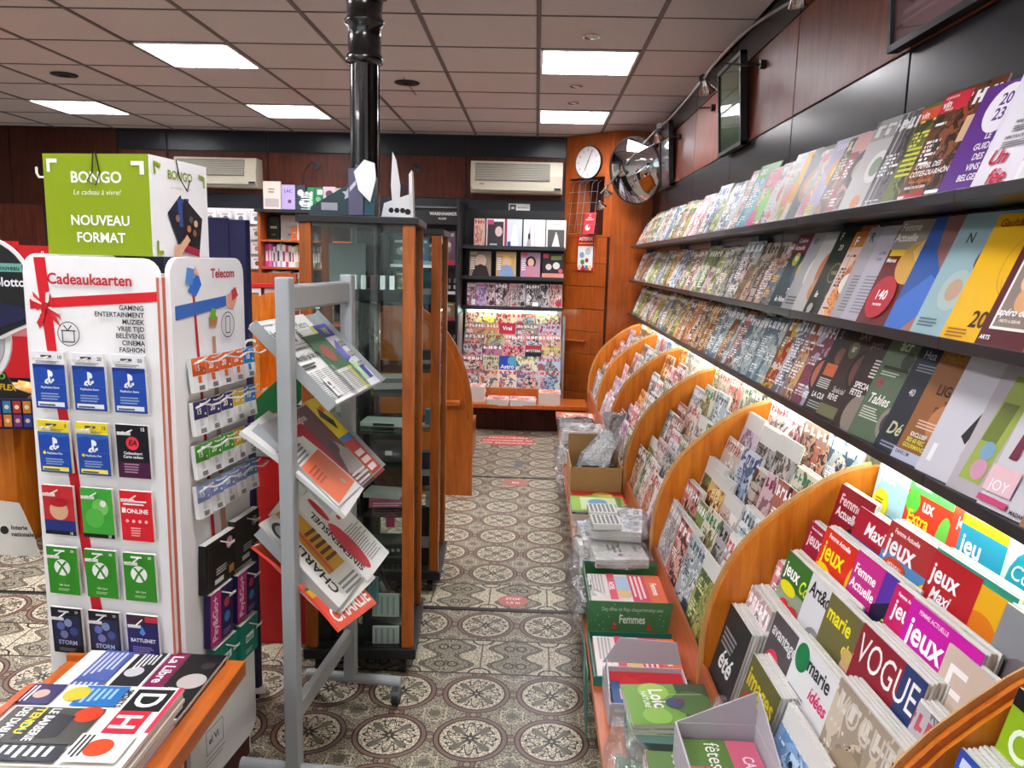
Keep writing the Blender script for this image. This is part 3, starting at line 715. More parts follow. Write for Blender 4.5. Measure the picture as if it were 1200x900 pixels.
# gooseneck spots on the back wall
for x, l in ((-2.2, 'left'), (-1.19, 'right')):
    t = empty('gooseneck_lamp', 'thin black gooseneck spot on the back wall, %s of the iron column' % l, 'lamp', (x, 7.85, 2.44), group='gooseneck spots on the back wall')
    MB().cyl((0, 0, 0), (0, -.02, 0), .035, 14).build('rose', M['blackmat'], t)
    MB().tube([(0, 0, 0), (-.02, -.12, .02), (-.07, -.2, -.08), (-.1, -.22, -.25), (-.1, -.22, -.36)], .005, 6).build('neck', M['blackmat'], t)
    MB().lathe([(.014, 0), (.018, -.03), (.035, -.08), (.03, -.08), (0, -.03)], 14, (-.1, -.22, -.36)).build('lamp_shade', M['whitepl'], t)

# curved spot rail on the right wall
def build_rail():
    t = empty('spot_rail', 'thin bowed chrome lighting rail along the top of the right wall', 'light rail', (.84, 4, 2.5))
    pts = [(1.06, 2.45, 2.56), (.93, 2.95, 2.52), (.835, 3.3, 2.5), (.82, 3.84, 2.5), (.835, 4.3, 2.5), (.85, 5.2, 2.5), (.82, 5.8, 2.49), (.745, 6.45, 2.40), (.63, 6.85, 2.25), (.55, 6.97, 2.16)]
    # smooth
    P = []
    for i in range(len(pts)-1):
        p0 = Vector(pts[max(i-1, 0)]); p1 = Vector(pts[i]); p2 = Vector(pts[i+1]); p3 = Vector(pts[min(i+2, len(pts)-1)])
        for k in range(5):
            u = k/5; P.append(.5*((2*p1)+(-p0+p2)*u+(2*p0-5*p1+4*p2-p3)*u*u+(-p0+3*p1-3*p2+p3)*u**3))
    P.append(Vector(pts[-1]))
    MB().tube(P, .006, 8).build('rail', M['steel'], t, world=True)
    for y, yw in ((4.2, 3.93), (5.6, 4.98), (6.6, 6.1)):
        x = .835 if y < 6 else .72; z = 2.5 if y < 6 else 2.38
        MB().tube([(x, y, z), (x+.06, y-.12, z+.05), (.98, yw+.03, 2.515), (1.07, yw, 2.512)], .005, 8).build('wall_arm', M['blackmat'], t, world=True)
        MB().cyl((1.072, yw, 2.512), (1.045, yw, 2.512), .022, 12).build('wall_rose', M['blackmat'], t, world=True)
        MB().cyl((x-.01, y-.03, z), (x+.01, y+.04, z-.005), .02, 10).build('clamp', M['blackmat'], t, world=True)
    for k, (x, y, z) in enumerate(((.85, 2.75, 2.43), (.835, 4.1, 2.43), (.835, 5.68, 2.43), (.7, 6.6, 2.30), (.6, 6.88, 2.15), (.56, 6.97, 2.05))):
        lp = MB().lathe([(.012, .05), (.016, .03), (.045, -.015), (.041, -.015), (.012, .02), (0, .02)], 16, (0, 0, 0)).build('lamp_head', M['chrome'], t, smooth=True)
        lp.location = (x-.84, y-4, z-2.5); lp.rotation_euler = (R(25), R(-25), 0)
        MB().sphere((0, 0, .005), .02, 10, 6).build('bulb', M['whitepl'], lp)
        MB().cyl((x, y, z+.04), (x, y, z+.075), .005, 6).build('stem', M['blackmat'], t, world=True)
build_rail()

# framed pictures high on the right wall
def frame_pic(y0, y1, z0, z1, col, label, txt=None, lean=.04):
    t = empty('picture_frame', label, 'picture', (1.066, (y0+y1)/2, z0), R(-90)); w = (y1-y0)/2; h = z1-z0
    t.rotation_euler = Euler((R(4), 0, R(-90)))
    fr = MB()
    for a in ((-w, 0, -w+.02, h), (w-.02, 0, w, h), (-w, 0, w, .02), (-w, h-.02, w, h)): fr.box(a[0], -.04, a[1], a[2], -.005, a[3])
    fr.build('frame', M['blackmat'], t)
    o = MB().box(-w+.015, -.028, .015, w-.015, -.01, h-.015).build('picture', M['cover2'], t); colobj(o, *col.split(), seed=3.3)
    MB().box(-w+.015, -.033, .015, w-.015, -.031, h-.015).build('pane', M['glass'], t)
    if txt: k = Ink(2*w, h, y=-.0285); txt(k); k.build(t, 'lettering', off=(-w, 0, 0))
t2 = NT('picture_print'); o = t2.obj(); nz = t2.noise(o, 7, 3, .5, dist=.8); t2.set(t2.mix(t2.m('MULTIPLY', nz, .8), t2.attr('c0'), t2.attr('c1')), .3); M['cover2'] = t2.mat
frame_pic(4.12, 4.62, 2.17, 2.63, '6f7a58 4a5a48', 'black framed green picture high on the right wall')
frame_pic(6.25, 6.72, 2.17, 2.66, '7a6070 504858', 'black framed dim picture high on the right wall near the mirror')
frame_pic(1.7, 2.46, 2.19, 2.75, '8c3c5c 7a3050', 'black framed plum red poster at the top right', lambda k: (k.poly([(.1, .5), (.3, .9), (.5, .5), (.3, .3)], '9c5c74'), k.poly([(.3, .5), (.42, .75), (.6, .55)], '7a2c4c'), k.lines(.1, .1, .8, .2, 2, 'c08a9c')))

# ---------------------------------------------------------------- wall shelves on the right
SX = .90
SHZ = {'top': 1.72, 'middle': 1.408, 'lower': 1.098}
def build_wall_shelves():
    for nm, z in SHZ.items():
        t = empty('wall_shelf', 'long charcoal magazine shelf on the right wall, %s of the three' % nm, 'shelf', (1.0, 4, z))
        for i, (a, b) in enumerate(((-.3, .7), (.7, 1.7), (1.7, 2.7), (2.7, 3.7), (3.7, 4.7), (4.7, 5.7), (5.7, 7.36))):
            MB().box(SX-.015, a+.001, z-.022, 1.07, b-.001, z-.010).build('shelf_board', M['shelf'], t, world=True)
            MB().box(SX-.020, a+.001, z-.024, SX-.014, b-.001, z+.003).build('front_lip', M['shelf'], t, world=True, bevel=.002)
            MB().box(SX+.13, b-.02, z-.06, 1.07, b-.014, z-.022).build('bracket', M['shelf'], t, world=True)
build_wall_shelves()

def wshelf(nm, ents, group):
    """ents: (Y of the far lower corner, w, h, lean, palette, ink, words); nearest first"""
    z = SHZ[nm]; n = len(ents)
    for i, (yf, w, h, lean, pal, ink, words) in enumerate(ents):
        d = abs(yf-ents[max(i-1, 0)][0]) if i else .12
        fan = R(5.0) if d > .07 else R(8)
        yc = yf-math.cos(fan)*w/2
        nx = SX+.008+math.sin(fan)*w/2
        mag(wallM(nx, yc, z-.008, lean, math.degrees(fan), 0), w, h, .005, pal, ink, '%s, %s nearest on the %s wall shelf' % (words, ORD[i], nm), group, bend=.0 if ink else rnd.choice((0, .008, .015)))
def ink(fn, w, h): k = Ink(w, h); fn(k); return k
def gen(yf, pals, adj='magazine'):
    pal = rnd.choice(pals); w = rnd.choice((.2, .21, .21, .22)); h = rnd.choice((.265, .275, .28, .29))
    return (yf, w, h, 22+rnd.uniform(-2, 2), pal, None, NAMES[pal.split()[0]]+' magazine')
w, h = .21, .28
def W1(k, c): k.rect(0, 0, 1, 1, c)
L1 = [
 (1.44, .2, .27, 22, 'e8e4e0 d08010 e8b040 c0a060', ink(lambda k: (W1(k, 'ece9e6'), k.poly([(.3, 0), (1, 0), (1, .4)], 'e8a820'), k.lines(.1, .5, .8, .9, 7, '777777')), .2, .27), 'white magazine with a yellow corner'),
 (1.56, .2, .28, 22, 'f0eeee d04070 e8a0b0 c05070', ink(lambda k: (W1(k, 'efecec'), k.poly([(0, .2), (1, .75), (1, .9), (0, .45)], 'd88aa0'), k.rect(.06, .05, .3, .2, 'dddddd'), k.text('1,95', .4, .9, .04, '9a2a3c')), .2, .28), 'white magazine with a pink stripe'),
 (1.71, .22, .31, 21, 'e6e2ea c8244c d05070 a08090', ink(lambda k: (W1(k, 'e3dfe8'), k.text('burda', .06, .93, .045, 'd02a5c'), k.text('41', .3, .78, .07, 'c8284c', shear=.25), k.lines(.3, .66, .85, .74, 4, '777777'), k.text('LOOK COMPLET', .3, .6, .022, '333333'), k.lines(.3, .54, .9, .59, 3, '888888'), k.text('POUR TOI, BEBE', .25, .48, .022, '333333'), k.lines(.25, .42, .8, .47, 3, '888888'), k.text('DEBUTANTE', .2, .37, .022, '333333'), k.lines(.2, .31, .7, .36, 3, '888888'), k.poly([(.75, 0), (1, 0), (1, .5), (.85, .3)], 'b84a6a'), k.text('Un', .12, .2, .1, 'c01c40', shear=.25), k.text('fée', .22, .06, .1, 'c01c40', shear=.25)), .22, .31), 'tall pale sewing magazine with a crimson script'),
 (1.85, .19, .27, 22, '5c2a80 ffffff 5c2a80 5c2a80', ink(lambda k: (W1(k, '5b2b82'), k.disc(.5, .76, .3, 'f1edf4'), k.text('20', .5, .79, .1, '5b2b82', al='C', maxw=.36), k.text('23', .5, .66, .1, '5b2b82', al='C', maxw=.36), k.text('LE', .5, .5, .055, 'f4f0f6', al='C'), k.text('GUIDE', .5, .41, .055, 'f4f0f6', al='C'), k.text('DES', .5, .32, .055, 'f4f0f6', al='C'), k.text('VINS', .5, .23, .055, 'f4f0f6', al='C'), k.text('BELGES', .5, .14, .055, 'f4f0f6', al='C'), k.text('www.vins.be', .5, .06, .018, 'd8c8e0', al='C', bold=0)), .19, .27), 'purple booklet with a white disc and white capitals'),
 (2.05, .23, .30, 22, '3a2418 ffffff 8a4a28 20140e', ink(lambda k: (k.rect(0, .82, .5, .98, 'c8203a'), k.text('LA REVUE DU', .04, .94, .02, 'ffffff'), k.text('vin', .05, .86, .07, 'ffffff'), k.text('FRANCE', .12, .83, .02, 'ffffff'), k.rect(.62, .5, .86, .72, 'd8b890'), k.text("L'APPEL DES", .1, .32, .045, 'ffffff', shear=.12), k.text('CÔTES-DU-RHÔNE', .06, .25, .045, 'ffffff', shear=.12), k.text('Vallée à la gloire de', .1, .19, .028, 'e87820', shear=.1), k.text('PEUPLE DU ROI JEAN', .08, .14, .022, 'ffffff', shear=.1), k.rect(.02, .02, .5, .1, 'b02028'), k.text('99%', .04, .04, .04, 'ffffff')), .23, .30), 'dark brown wine magazine with red title block'),
 (2.15, .22, .29, 22, '4a5028 e8e060 808838 303818', ink(lambda k: (k.rect(0, .84, .6, .96, 'd8502a'), k.text('vin', .05, .86, .07, 'ffffff'), k.lines(.08, .3, .5, .6, 6, 'd8d848')), .22, .29), 'green and orange wine magazine'),
 (2.27, .22, .29, 22, '4c4c50 ffffff 6a5a60 2a2628', ink(lambda k: (k.rect(.1, 0, .14, 1, 'b8b8b8'), k.rect(.22, 0, .25, 1, '888888'), k.text('Br', .1, .84, .09, 'ffffff')), .22, .29), 'dark striped grey magazine'),
 (2.44, .23, .30, 22, '9a9898 e8e8e8 b8b8b4 706c6a', ink(lambda k: (k.rect(0, .0, 1, .78, 'c9c8c6'), k.disc(.5, .48, .22, 'eeeeec'), k.disc(.5, .48, .13, '8a9a80'), k.text('elle à table', .2, .88, .035, '5a5a5a', bold=0), k.disc(.4, .12, .1, 'c8742a')), .23, .30), 'silver grey cookery magazine with a plate'),
 (2.56, .22, .28, 22, 'b04a4a ffffff 503838 c89898', ink(lambda k: (k.rect(0, .78, 1, 1, 'd8a8a4'), k.disc(.5, .55, .3, '2e2626'), k.disc(.5, .55, .16, 'c0b4a4'), k.lines(.5, .06, .95, .3, 5, 'f0e8e8')), .22, .28), 'rose magazine with a dark dish on it'),
 (2.65, .21, .29, 22, '332c26 e0d8c0 70583a a08860', None, 'dark brown food magazine'),
 (2.75, .22, .29, 22, 'b8b0d0 d83870 e0a848 c86080', ink(lambda k: (W1(k, 'bdb8d4'), k.text('SAVO', .14, .86, .08, 'f0eef4', bold=0), k.disc(.42, .58, .22, 'd89a28'), k.disc(.42, .58, .1, 'e8d060'), k.disc(.8, .66, .13, 'b03058'), k.disc(.6, .22, .2, 'e8e0d0'), k.disc(.6, .22, .12, 'b89868'), k.lines(.06, .06, .34, .2, 4, 'e8e848')), .22, .29), 'lilac food magazine with a yellow plate'),
 (2.84, .21, .27, 22, 'b8b8d0 d03868 e0c070 909090', ink(lambda k: (k.text('SA', .1, .84, .09, 'd8487c'), k.disc(.5, .5, .22, 'c8a840')), .21, .27), 'pale lilac food magazine with pink letters'),
 (2.95, .23, .29, 22, '26242a ffffff b08058 805840', ink(lambda k: (W1(k, '2b2a30'), k.text('AVR', .3, .86, .07, 'ffffff'), k.disc(.45, .5, .36, 'a87a52', ry=.3), k.disc(.42, .5, .2, 'caa078', ry=.15), k.disc(.6, .1, .2, '2a4a5a')), .23, .29), 'black magazine with a round loaf of bread'),
 (3.02, .2, .29, 22, 'e8b418 403010 e8c040 e8c040', ink(lambda k: (W1(k, 'e2ac16'), k.rect(.06, .05, .5, .3, 'e8e8e8'), k.text('Regal', .2, .9, .05, '403010')), .2, .29), 'bright yellow magazine'),
 (3.16, .22, .30, 22, 'd8d4c8 888070 c8a060 80a040', ink(lambda k: (k.rect(0, .74, 1, 1, 'e8e6e0'), k.text('ccuisine', .2, .93, .03, '8a8880', bold=0), k.text('Jard', .1, .8, .09, 'b8b8b4', bold=0), k.disc(.4, .4, .2, 'c86a4a')), .22, .30), 'off white garden magazine with grey letters'),
 (3.3, .22, .28, 22, '30406a ffffff c85030 e8e8f0', ink(lambda k: (k.disc(.5, .5, .34, 'e4e8f0'), k.disc(.55, .52, .2, 'c04a34')), .22, .28), 'navy magazine with a white plate'),
 (3.48, .2, .28, 22, '60a030 ffffff 50b030 e07030', ink(lambda k: (k.rect(0, .68, .95, .98, 'd8406a'), k.text('Cuisine', .08, .88, .06, 'ffffff'), k.text('150', .1, .72, .1, 'ffffff'), k.disc(.5, .35, .3, '6cc030'), k.rect(.0, .03, .35, .3, 'd8388a')), .2, .28), 'pink and green cookery magazine'),
 (3.68, .23, .32, 22, '2878a0 ffffff 50a0c0 a0c8d0', ink(lambda k: (k.rect(.05, .8, 1, 1, '2fa028'), k.text('GEO', .12, .85, .08, 'ffffff'), k.rect(0, 0, .05, 1, '2fa028')), .23, .32), 'green bordered travel magazine'),
 (3.8, .22, .31, 22, 'c0a8a8 ffffff c8b0b0 8a7070', None, 'dusty rose magazine in a wrapper'),
]
y = 3.98
while y < 7.25:
    L1.append(gen(y, PAL+PALB[:4])); y += rnd.choice((.12, .14, .16)) if y < 5.5 else .17
wshelf('top', L1, 'magazines on the top wall shelf')
L2 = [
 (1.46, .2, .28, 22, 'c8521c ffffff d8e0e0 703010', ink(lambda k: (W1(k, 'b8481a'), k.disc(.3, .62, .2, '8a2a10')), .2, .28), 'burnt orange magazine'),
 (1.62, .23, .30, 22, '3a1218 ffffff 7a4a40 c89858', ink(lambda k: (W1(k, '541620'), k.disc(.35, .9, .2, 'e8d030'), k.text('OFFERT', .35, .96, .018, '6a5010', al='C'), k.text('24', .35, .89, .06, '6a4410', al='C'), k.rect(.1, .14, .98, .78, 'f0ece6'), k.rect(.13, .16, .95, .76, '8a7a70'), k.disc(.35, .62, .12, 'd89048'), k.disc(.35, .5, .13, 'e0b890'), k.disc(.7, .55, .14, 'd88a40'), k.disc(.4, .36, .14, 'd8a070'), k.text('30', .66, .4, .12, 'ffffff', shear=.1), k.text('IDEES', .66, .35, .025, 'e84060'), k.text('apéro de fêtes', .14, .24, .05, 'ffffff', shear=.2, maxw=.8), k.text('PRETS A SERVIR', .2, .19, .02, 'f0e0d0'), k.text('ARTS', .06, .06, .03, 'ffffff')), .23, .30), 'maroon magazine with framed glasses and a yellow disc'),
 (1.76, .22, .30, 22, 'e8b40c 7a2a10 e8b40c e8b40c', ink(lambda k: (W1(k, 'e6b20e'), k.text('Gault&Millau', .08, .9, .06, '9a3414'), k.ring(.65, .6, .24, .008, 'b8860c', ry=.32), k.line(.5, .5, .6, .36, .006, 'b8860c'), k.text('2023', .35, .13, .12, '4a2408'), k.lines(.08, .04, .4, .12, 3, 'a86a10')), .22, .30), 'yellow restaurant guide'),
 (1.9, .23, .31, 22, '96b4b8 20303a a8c4c4 6a5040', ink(lambda k: (W1(k, '92b0b6'), k.text('TAB', .55, .9, .06, '1c2c34'), k.text('N', .2, .76, .08, '24343c'), k.disc(.66, .62, .16, '5a4438'), k.disc(.4, .38, .22, 'a8bcb8'), k.disc(.4, .38, .12, 'b89a80'), k.lines(.08, .08, .4, .16, 3, '5a7480')), .23, .31), 'pale teal magazine with plates'),
 (2.04, .24, .31, 22, '3050a0 e8e8e8 a87868 4868b0', ink(lambda k: (W1(k, '28559e'), k.poly([(.2, 1), (1, 1), (1, .5), (.6, .45), (.3, .7)], '8e6460'), k.poly([(0, .25), (.4, .5), (.9, .3), (.7, 0), (0, 0)], '3a6cc0'), k.poly([(.3, 0), (.6, .22), (1, .1), (1, 0)], 'a87058'), k.rect(.6, .38, .98, .55, '503020'), k.rect(.64, .24, .98, .36, 'e8e8e8'), k.text('FOU', .66, .27, .05, '50302a')), .24, .31), 'blue magazine with a man kneading dough'),
 (2.22, .24, .31, 22, '8a1c1c ffffff 782018 c8a030', ink(lambda k: (W1(k, '641614'), k.rect(0, .72, 1, 1, '9a9084'), k.text('Femme', .05, .9, .07, 'e8e6dc'), k.text('Actuelle', .02, .8, .07, 'e8e6dc'), k.disc(.6, .6, .3, 'd0a048', ry=.26), k.poly([(.5, .7), (.75, .9), (.8, .5)], 'e0c070'), k.rect(.06, .66, .36, .72, 'e8c030'), k.text('Menus', .06, .6, .04, 'ffffff'), k.disc(.3, .27, .26, 'b8142a'), k.text('140', .3, .25, .085, 'ffffff', al='C'), k.text('recettes', .3, .19, .03, 'ffffff', al='C'), k.text('L', .8, .05, .04, 'ffffff')), .24, .31), 'red cookery magazine with a white number'),
 (2.33, .22, .30, 22, 'b8b4bc 505058 c8c4cc 808088', ink(lambda k: (W1(k, 'b4b0ba'), k.text('la TRA', .2, .7, .03, '4a4a55'), k.text('A SU', .2, .64, .03, '4a4a55'), k.lines(.15, .1, .8, .5, 12, '7c7c88', .35), k.text('R', .4, .84, .1, '444450')), .22, .30), 'pale grey text covered magazine'),
 (2.42, .22, .30, 22, 'c0bcc4 505058 c8c4cc 808088', ink(lambda k: (W1(k, 'a8a4a8'), k.text('R', .1, .84, .1, '505058'), k.lines(.15, .1, .8, .5, 12, '6c6c78', .35)), .22, .30), 'silver text covered magazine'),
 (2.52, .21, .29, 22, 'e0dcd8 303030 c86030 e8a050', ink(lambda k: (k.rect(.0, .82, .6, 1, 'c07828'), k.text('F', .1, .84, .1, 'ffffff'), k.disc(.4, .4, .16, 'e8e4da')), .21, .29), 'white magazine with orange corner'),
 (2.66, .23, .31, 22, '20281c e8e4c0 303828 787848', ink(lambda k: (W1(k, '1e251b'), k.text('F', .1, .86, .08, 'e8e8e0'), k.rect(.6, .8, 1, 1, '9a4a20'), k.text('20', .2, .74, .06, 'd8dcc0'), k.disc(.42, .48, .16, '6a6a38'), k.disc(.42, .48, .13, '24281c'), k.text('VINS', .42, .46, .04, 'a8a060', al='C'), k.text('le', .15, .2, .07, 'ffffff', shear=.25), k.text('REVE', .5, .2, .05, 'd0d050', shear=.2), k.disc(.2, .07, .08, 'b8b0a0')), .23, .31), 'black green magazine with a gold seal'),
 (2.78, .22, .29, 22, 'b0aca8 ffffff c88858 e0b898', ink(lambda k: (W1(k, 'c4c0bc'), k.disc(.5, .55, .22, 'b87048', ry=.3), k.disc(.5, .3, .2, 'c88860')), .22, .29), 'grey magazine with orange pastries'),
 (2.9, .22, .30, 22, 'a8a8ac 303030 c8c8c8 505058', ink(lambda k: (W1(k, 'a4a5a8'), k.text('IES', .1, .86, .07, '505054'), k.disc(.6, .5, .25, 'd8d8d8', ry=.3), k.disc(.6, .5, .1, '484a50'), k.lines(.1, .08, .5, .2, 3, '606060')), .22, .30), 'ash grey magazine with a white dish'),
 (3.06, .23, .30, 22, '1a4048 ffffff 206068 e8d048', ink(lambda k: (W1(k, '1b3840'), k.rect(0, .74, .9, 1, '7a1c34'), k.text('Cuisine', .08, .89, .06, 'ffffff'), k.text('Actuelle', .05, .79, .06, 'ffffff'), k.disc(.3, .66, .12, 'b8b828'), k.text('90', .3, .64, .06, 'ffffff', al='C'), k.disc(.7, .5, .3, '285868'), k.disc(.74, .52, .22, 'e2b828'), k.text('Ta', .5, .2, .07, 'ffffff', shear=.2), k.text('le Noel', .2, .09, .07, 'ffffff', shear=.2)), .23, .30), 'dark teal cookery magazine with a yellow soup'),
]
y = 3.2
while y < 7.3:
    L2.append(gen(y, PAL+PALB[6:8])); y += rnd.choice((.1, .12, .15)) if y < 5.5 else .17
wshelf('middle', L2, 'magazines on the middle wall shelf')
L3 = [
 (1.4, .2, .22, 20, 'a87850 ffffff c89868 805838', ink(lambda k: (W1(k, 'a87c58'), k.text('Tendres', .06, .62, .08, 'f0e8dc', bold=0), k.text('pour', .06, .44, .08, 'f0e8dc', bold=0)), .2, .22), 'tan booklet with cream lettering'),
 (1.54, .24, .31, 22, 'c8c4c8 303034 a03050 606068', ink(lambda k: (W1(k, 'cac6cb'), k.disc(.38, .74, .2, '1c1a1c'), k.text('TOUS', .38, .78, .025, 'd8d8d8', al='C'), k.text('LES MODELES', .38, .74, .02, 'd8d8d8', al='C', maxw=.3), k.text('34-54', .38, .68, .03, 'd8d8d8', al='C'), k.poly([(.1, .34), (.2, .34), (.22, .58), (.14, .58)], '6a1a38'), k.disc(.18, .6, .03, '3a2820'), k.poly([(.42, .52), (.56, .52), (.55, .7), (.46, .7)], '26242a'), k.rect(.44, .42, .54, .53, 'c89830'), k.poly([(.72, .45), (.86, .45), (.92, .8), (.8, .8)], '5a2838'), k.poly([(.76, .2), (.8, .2), (.8, .45), (.76, .45)], '2a2428'), k.text('35', .3, .33, .11, '1c1c20', shear=.1), k.text('Nouveaux modèles', .42, .27, .022, '3a3a40'), k.lines(.5, .12, .95, .25, 6, '8a8890'), k.rect(0, .1, .34, .28, 'e0b8c0'), k.text('JOY', .06, .12, .07, 'f8f0f4', bold=0), k.rect(0, .03, .35, .07, 'c84070'), k.text('MADAME MODELES', .4, .02, .025, '2a2024')), .24, .31), 'pale sewing magazine with a black disc and figures'),
 (1.66, .23, .30, 22, 'a8b060 ffffff 687838 e0a0b8', ink(lambda k: (W1(k, 'b0a8ac'), k.poly([(.1, .1), (.4, .1), (.5, .9), (.2, .9)], '98a848'), k.poly([(.15, .4), (.35, .4), (.4, .7), (.2, .7)], '6a7830'), k.disc(.3, .2, .1, 'c890a8'), k.disc(.3, .34, .09, '7aa0b8')), .23, .30), 'magazine with a green knitted dress'),
 (1.8, .24, .31, 22, 'd0ced4 2a2a2e b8b4bc 3a3a40', ink(lambda k: (W1(k, 'c6c4cb'), k.text('P', .7, .76, .06, '2c2c30', bold=0), k.poly([(.4, .35), (.5, .3), (.66, .7), (.62, .72)], '1c1a1e'), k.poly([(.5, .2), (.75, .3), (.8, .6), (.6, .5)], 'b0aeb8'), k.rect(.1, .1, .17, .24, 'e8e8e8'), k.disc(.85, .6, .1, 'a8b850')), .24, .31), 'light grey fashion magazine with a black figure'),
 (1.92, .24, .30, 22, '8a5828 30180c b88048 d8a070', ink(lambda k: (W1(k, '8e5a2c'), k.text('Hebdo', .06, .88, .08, 'a87830', shear=.2), k.text('CI', .5, .7, .06, '2a140a', bold=0), k.text('LIG', .2, .6, .085, '1c0e08'), k.text('TOU', .4, .52, .04, '2a140a'), k.text('SECRE', .3, .46, .04, '2a140a'), k.disc(.5, .38, .2, 'b87848'), k.lines(.16, .3, .7, .38, 3, 'e0b8a0'), k.text('EXCLUSIF', .14, .22, .035, 'f0f0f0'), k.text('SES 60 REC', .12, .17, .035, 'd8d838'), k.text('GOURMAND', .1, .12, .035, 'd8d838'), k.rect(0, 0, .8, .09, 'b0b4c8'), k.text("DANS L'IM", .05, .05, .028, '303450')), .24, .30), 'brown magazine with large dark capitals'),
 (2.03, .23, .30, 22, '1c222c d8d8e0 303a48 606a70', ink(lambda k: (W1(k, '1d232e'), k.text('Hea', .12, .86, .075, 'b8bcc8', bold=0), k.lines(.1, .74, .5, .82, 3, '7a8290'), k.text('40', .18, .52, .06, 'c8c8d0'), k.disc(.7, .5, .2, '3a4654'), k.text('Dé', .12, .16, .11, 'c8c8a0', shear=.2), k.lines(.12, .04, .7, .1, 2, '8888a0')), .23, .30), 'midnight blue magazine with grey letters'),
 (2.2, .24, .31, 22, '586850 e0e4d8 8a9080 b8b8a8', ink(lambda k: (W1(k, '55674e'), k.text('àcr', .24, .85, .1, 'c8d8b0'), k.disc(.5, .76, .11, '2c3828'), k.rect(.1, .66, .6, .69, '1c2418'), k.lines(.1, .6, .5, .65, 2, 'c8d0c0'), k.text('62', .12, .5, .06, 'd82858'), k.text('Tables', .1, .33, .09, 'f0f0e8', shear=.25), k.lines(.08, .18, .5, .3, 5, 'c8d0b8'), k.disc(.7, .2, .2, '8a8478'), k.disc(.7, .2, .13, '4a3430')), .24, .31), 'green magazine with a pale number and a bowl'),
 (2.32, .24, .30, 22, '30201c e8e0d0 583830 8a6a58', ink(lambda k: (W1(k, '2c1c1a'), k.text('petit', .05, .84, .08, '808478', bold=0), k.disc(.4, .16, .26, '8a7c70'), k.lines(.3, .55, .6, .75, 6, 'e0d8d0'), k.text('SPECIAL', .1, .42, .06, 'f4f0ec'), k.text('FETES', .08, .34, .06, 'f4f0ec')), .24, .30), 'dark magazine with white festive capitals'),
 (2.46, .24, .31, 22, '382418 e8e0d0 6a3c28 a87850', ink(lambda k: (W1(k, '33201a'), k.text('SAV', .18, .86, .09, '9a948c', bold=0), k.disc(.2, .74, .12, '5a6038'), k.text('87', .2, .72, .05, 'd8dcc0', al='C'), k.disc(.6, .55, .3, '1a100e'), k.disc(.6, .55, .24, '6a4030'), k.text('Spécial', .15, .28, .06, 'e8e0d8', shear=.2, bold=0), k.text('REVE', .12, .2, .06, 'f4f0ec'), k.rect(.02, .02, .6, .14, '707048')), .24, .31), 'brown dessert magazine with a round tin'),
 (2.58, .24, .30, 22, '282420 ffffff 70503c 405030', ink(lambda k: (W1(k, '26231f'), k.text('S', .1, .85, .09, '8a8880'), k.disc(.35, .66, .12, '7a4a34'), k.rect(.12, .42, .5, .56, 'c8643a'), k.lines(.1, .28, .55, .4, 5, 'd8d4cc'), k.text('LA CUI', .1, .16, .06, 'ffffff'), k.lines(.1, .04, .5, .13, 3, 'a8a49c')), .24, .30), 'charcoal magazine with an orange box'),
 (2.72, .22, .30, 22, '383048 e8e8e8 b84850 a8a0b8', ink(lambda k: (k.disc(.6, .4, .3, '2c2420'), k.disc(.6, .4, .24, 'b86a50'), k.disc(.66, .44, .06, 'b82030'), k.text('FE', .4, .1, .07, 'ffffff')), .22, .30), 'violet magazine with a bowl of berries'),
 (2.84, .22, .30, 22, '5a5070 ffffff c8a878 a85838', ink(lambda k: (k.disc(.5, .3, .2, 'd8a860'), k.poly([(.45, .4), (.75, .9), (.85, .85), (.55, .38)], '8a8448')), .22, .30), 'grey violet magazine with pasta'),
 (2.94, .22, .30, 22, '787888 ffffff 404458 c8c8d0', None, 'blue grey magazine with a dark stripe'),
 (3.06, .22, .29, 22, '485038 ffffff a83828 d8b030', ink(lambda k: (k.disc(.4, .55, .18, 'b01c20'), k.text('65', .4, .53, .06, 'f0e050', al='C'), k.text('BigDes', .08, .28, .08, 'ffffff', shear=.15), k.text('NOEL', .3, .12, .06, 'd02040')), .22, .29), 'dark magazine with a red disc and yellow number'),
]
y = 3.2
G3_SHADED = [p for p in PAL if p[:6] in ('6f7f4a', '2c3c2c', '403028', '335066', '202830', '1d1f24', '8d2430')]  # dark covers only: the shade under the shelves is put into the palette
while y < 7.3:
    L3.append(gen(y, G3_SHADED)); y += rnd.choice((.1, .13, .15)) if y < 5.5 else .17
wshelf('lower', L3, 'magazines on the lower wall shelf')

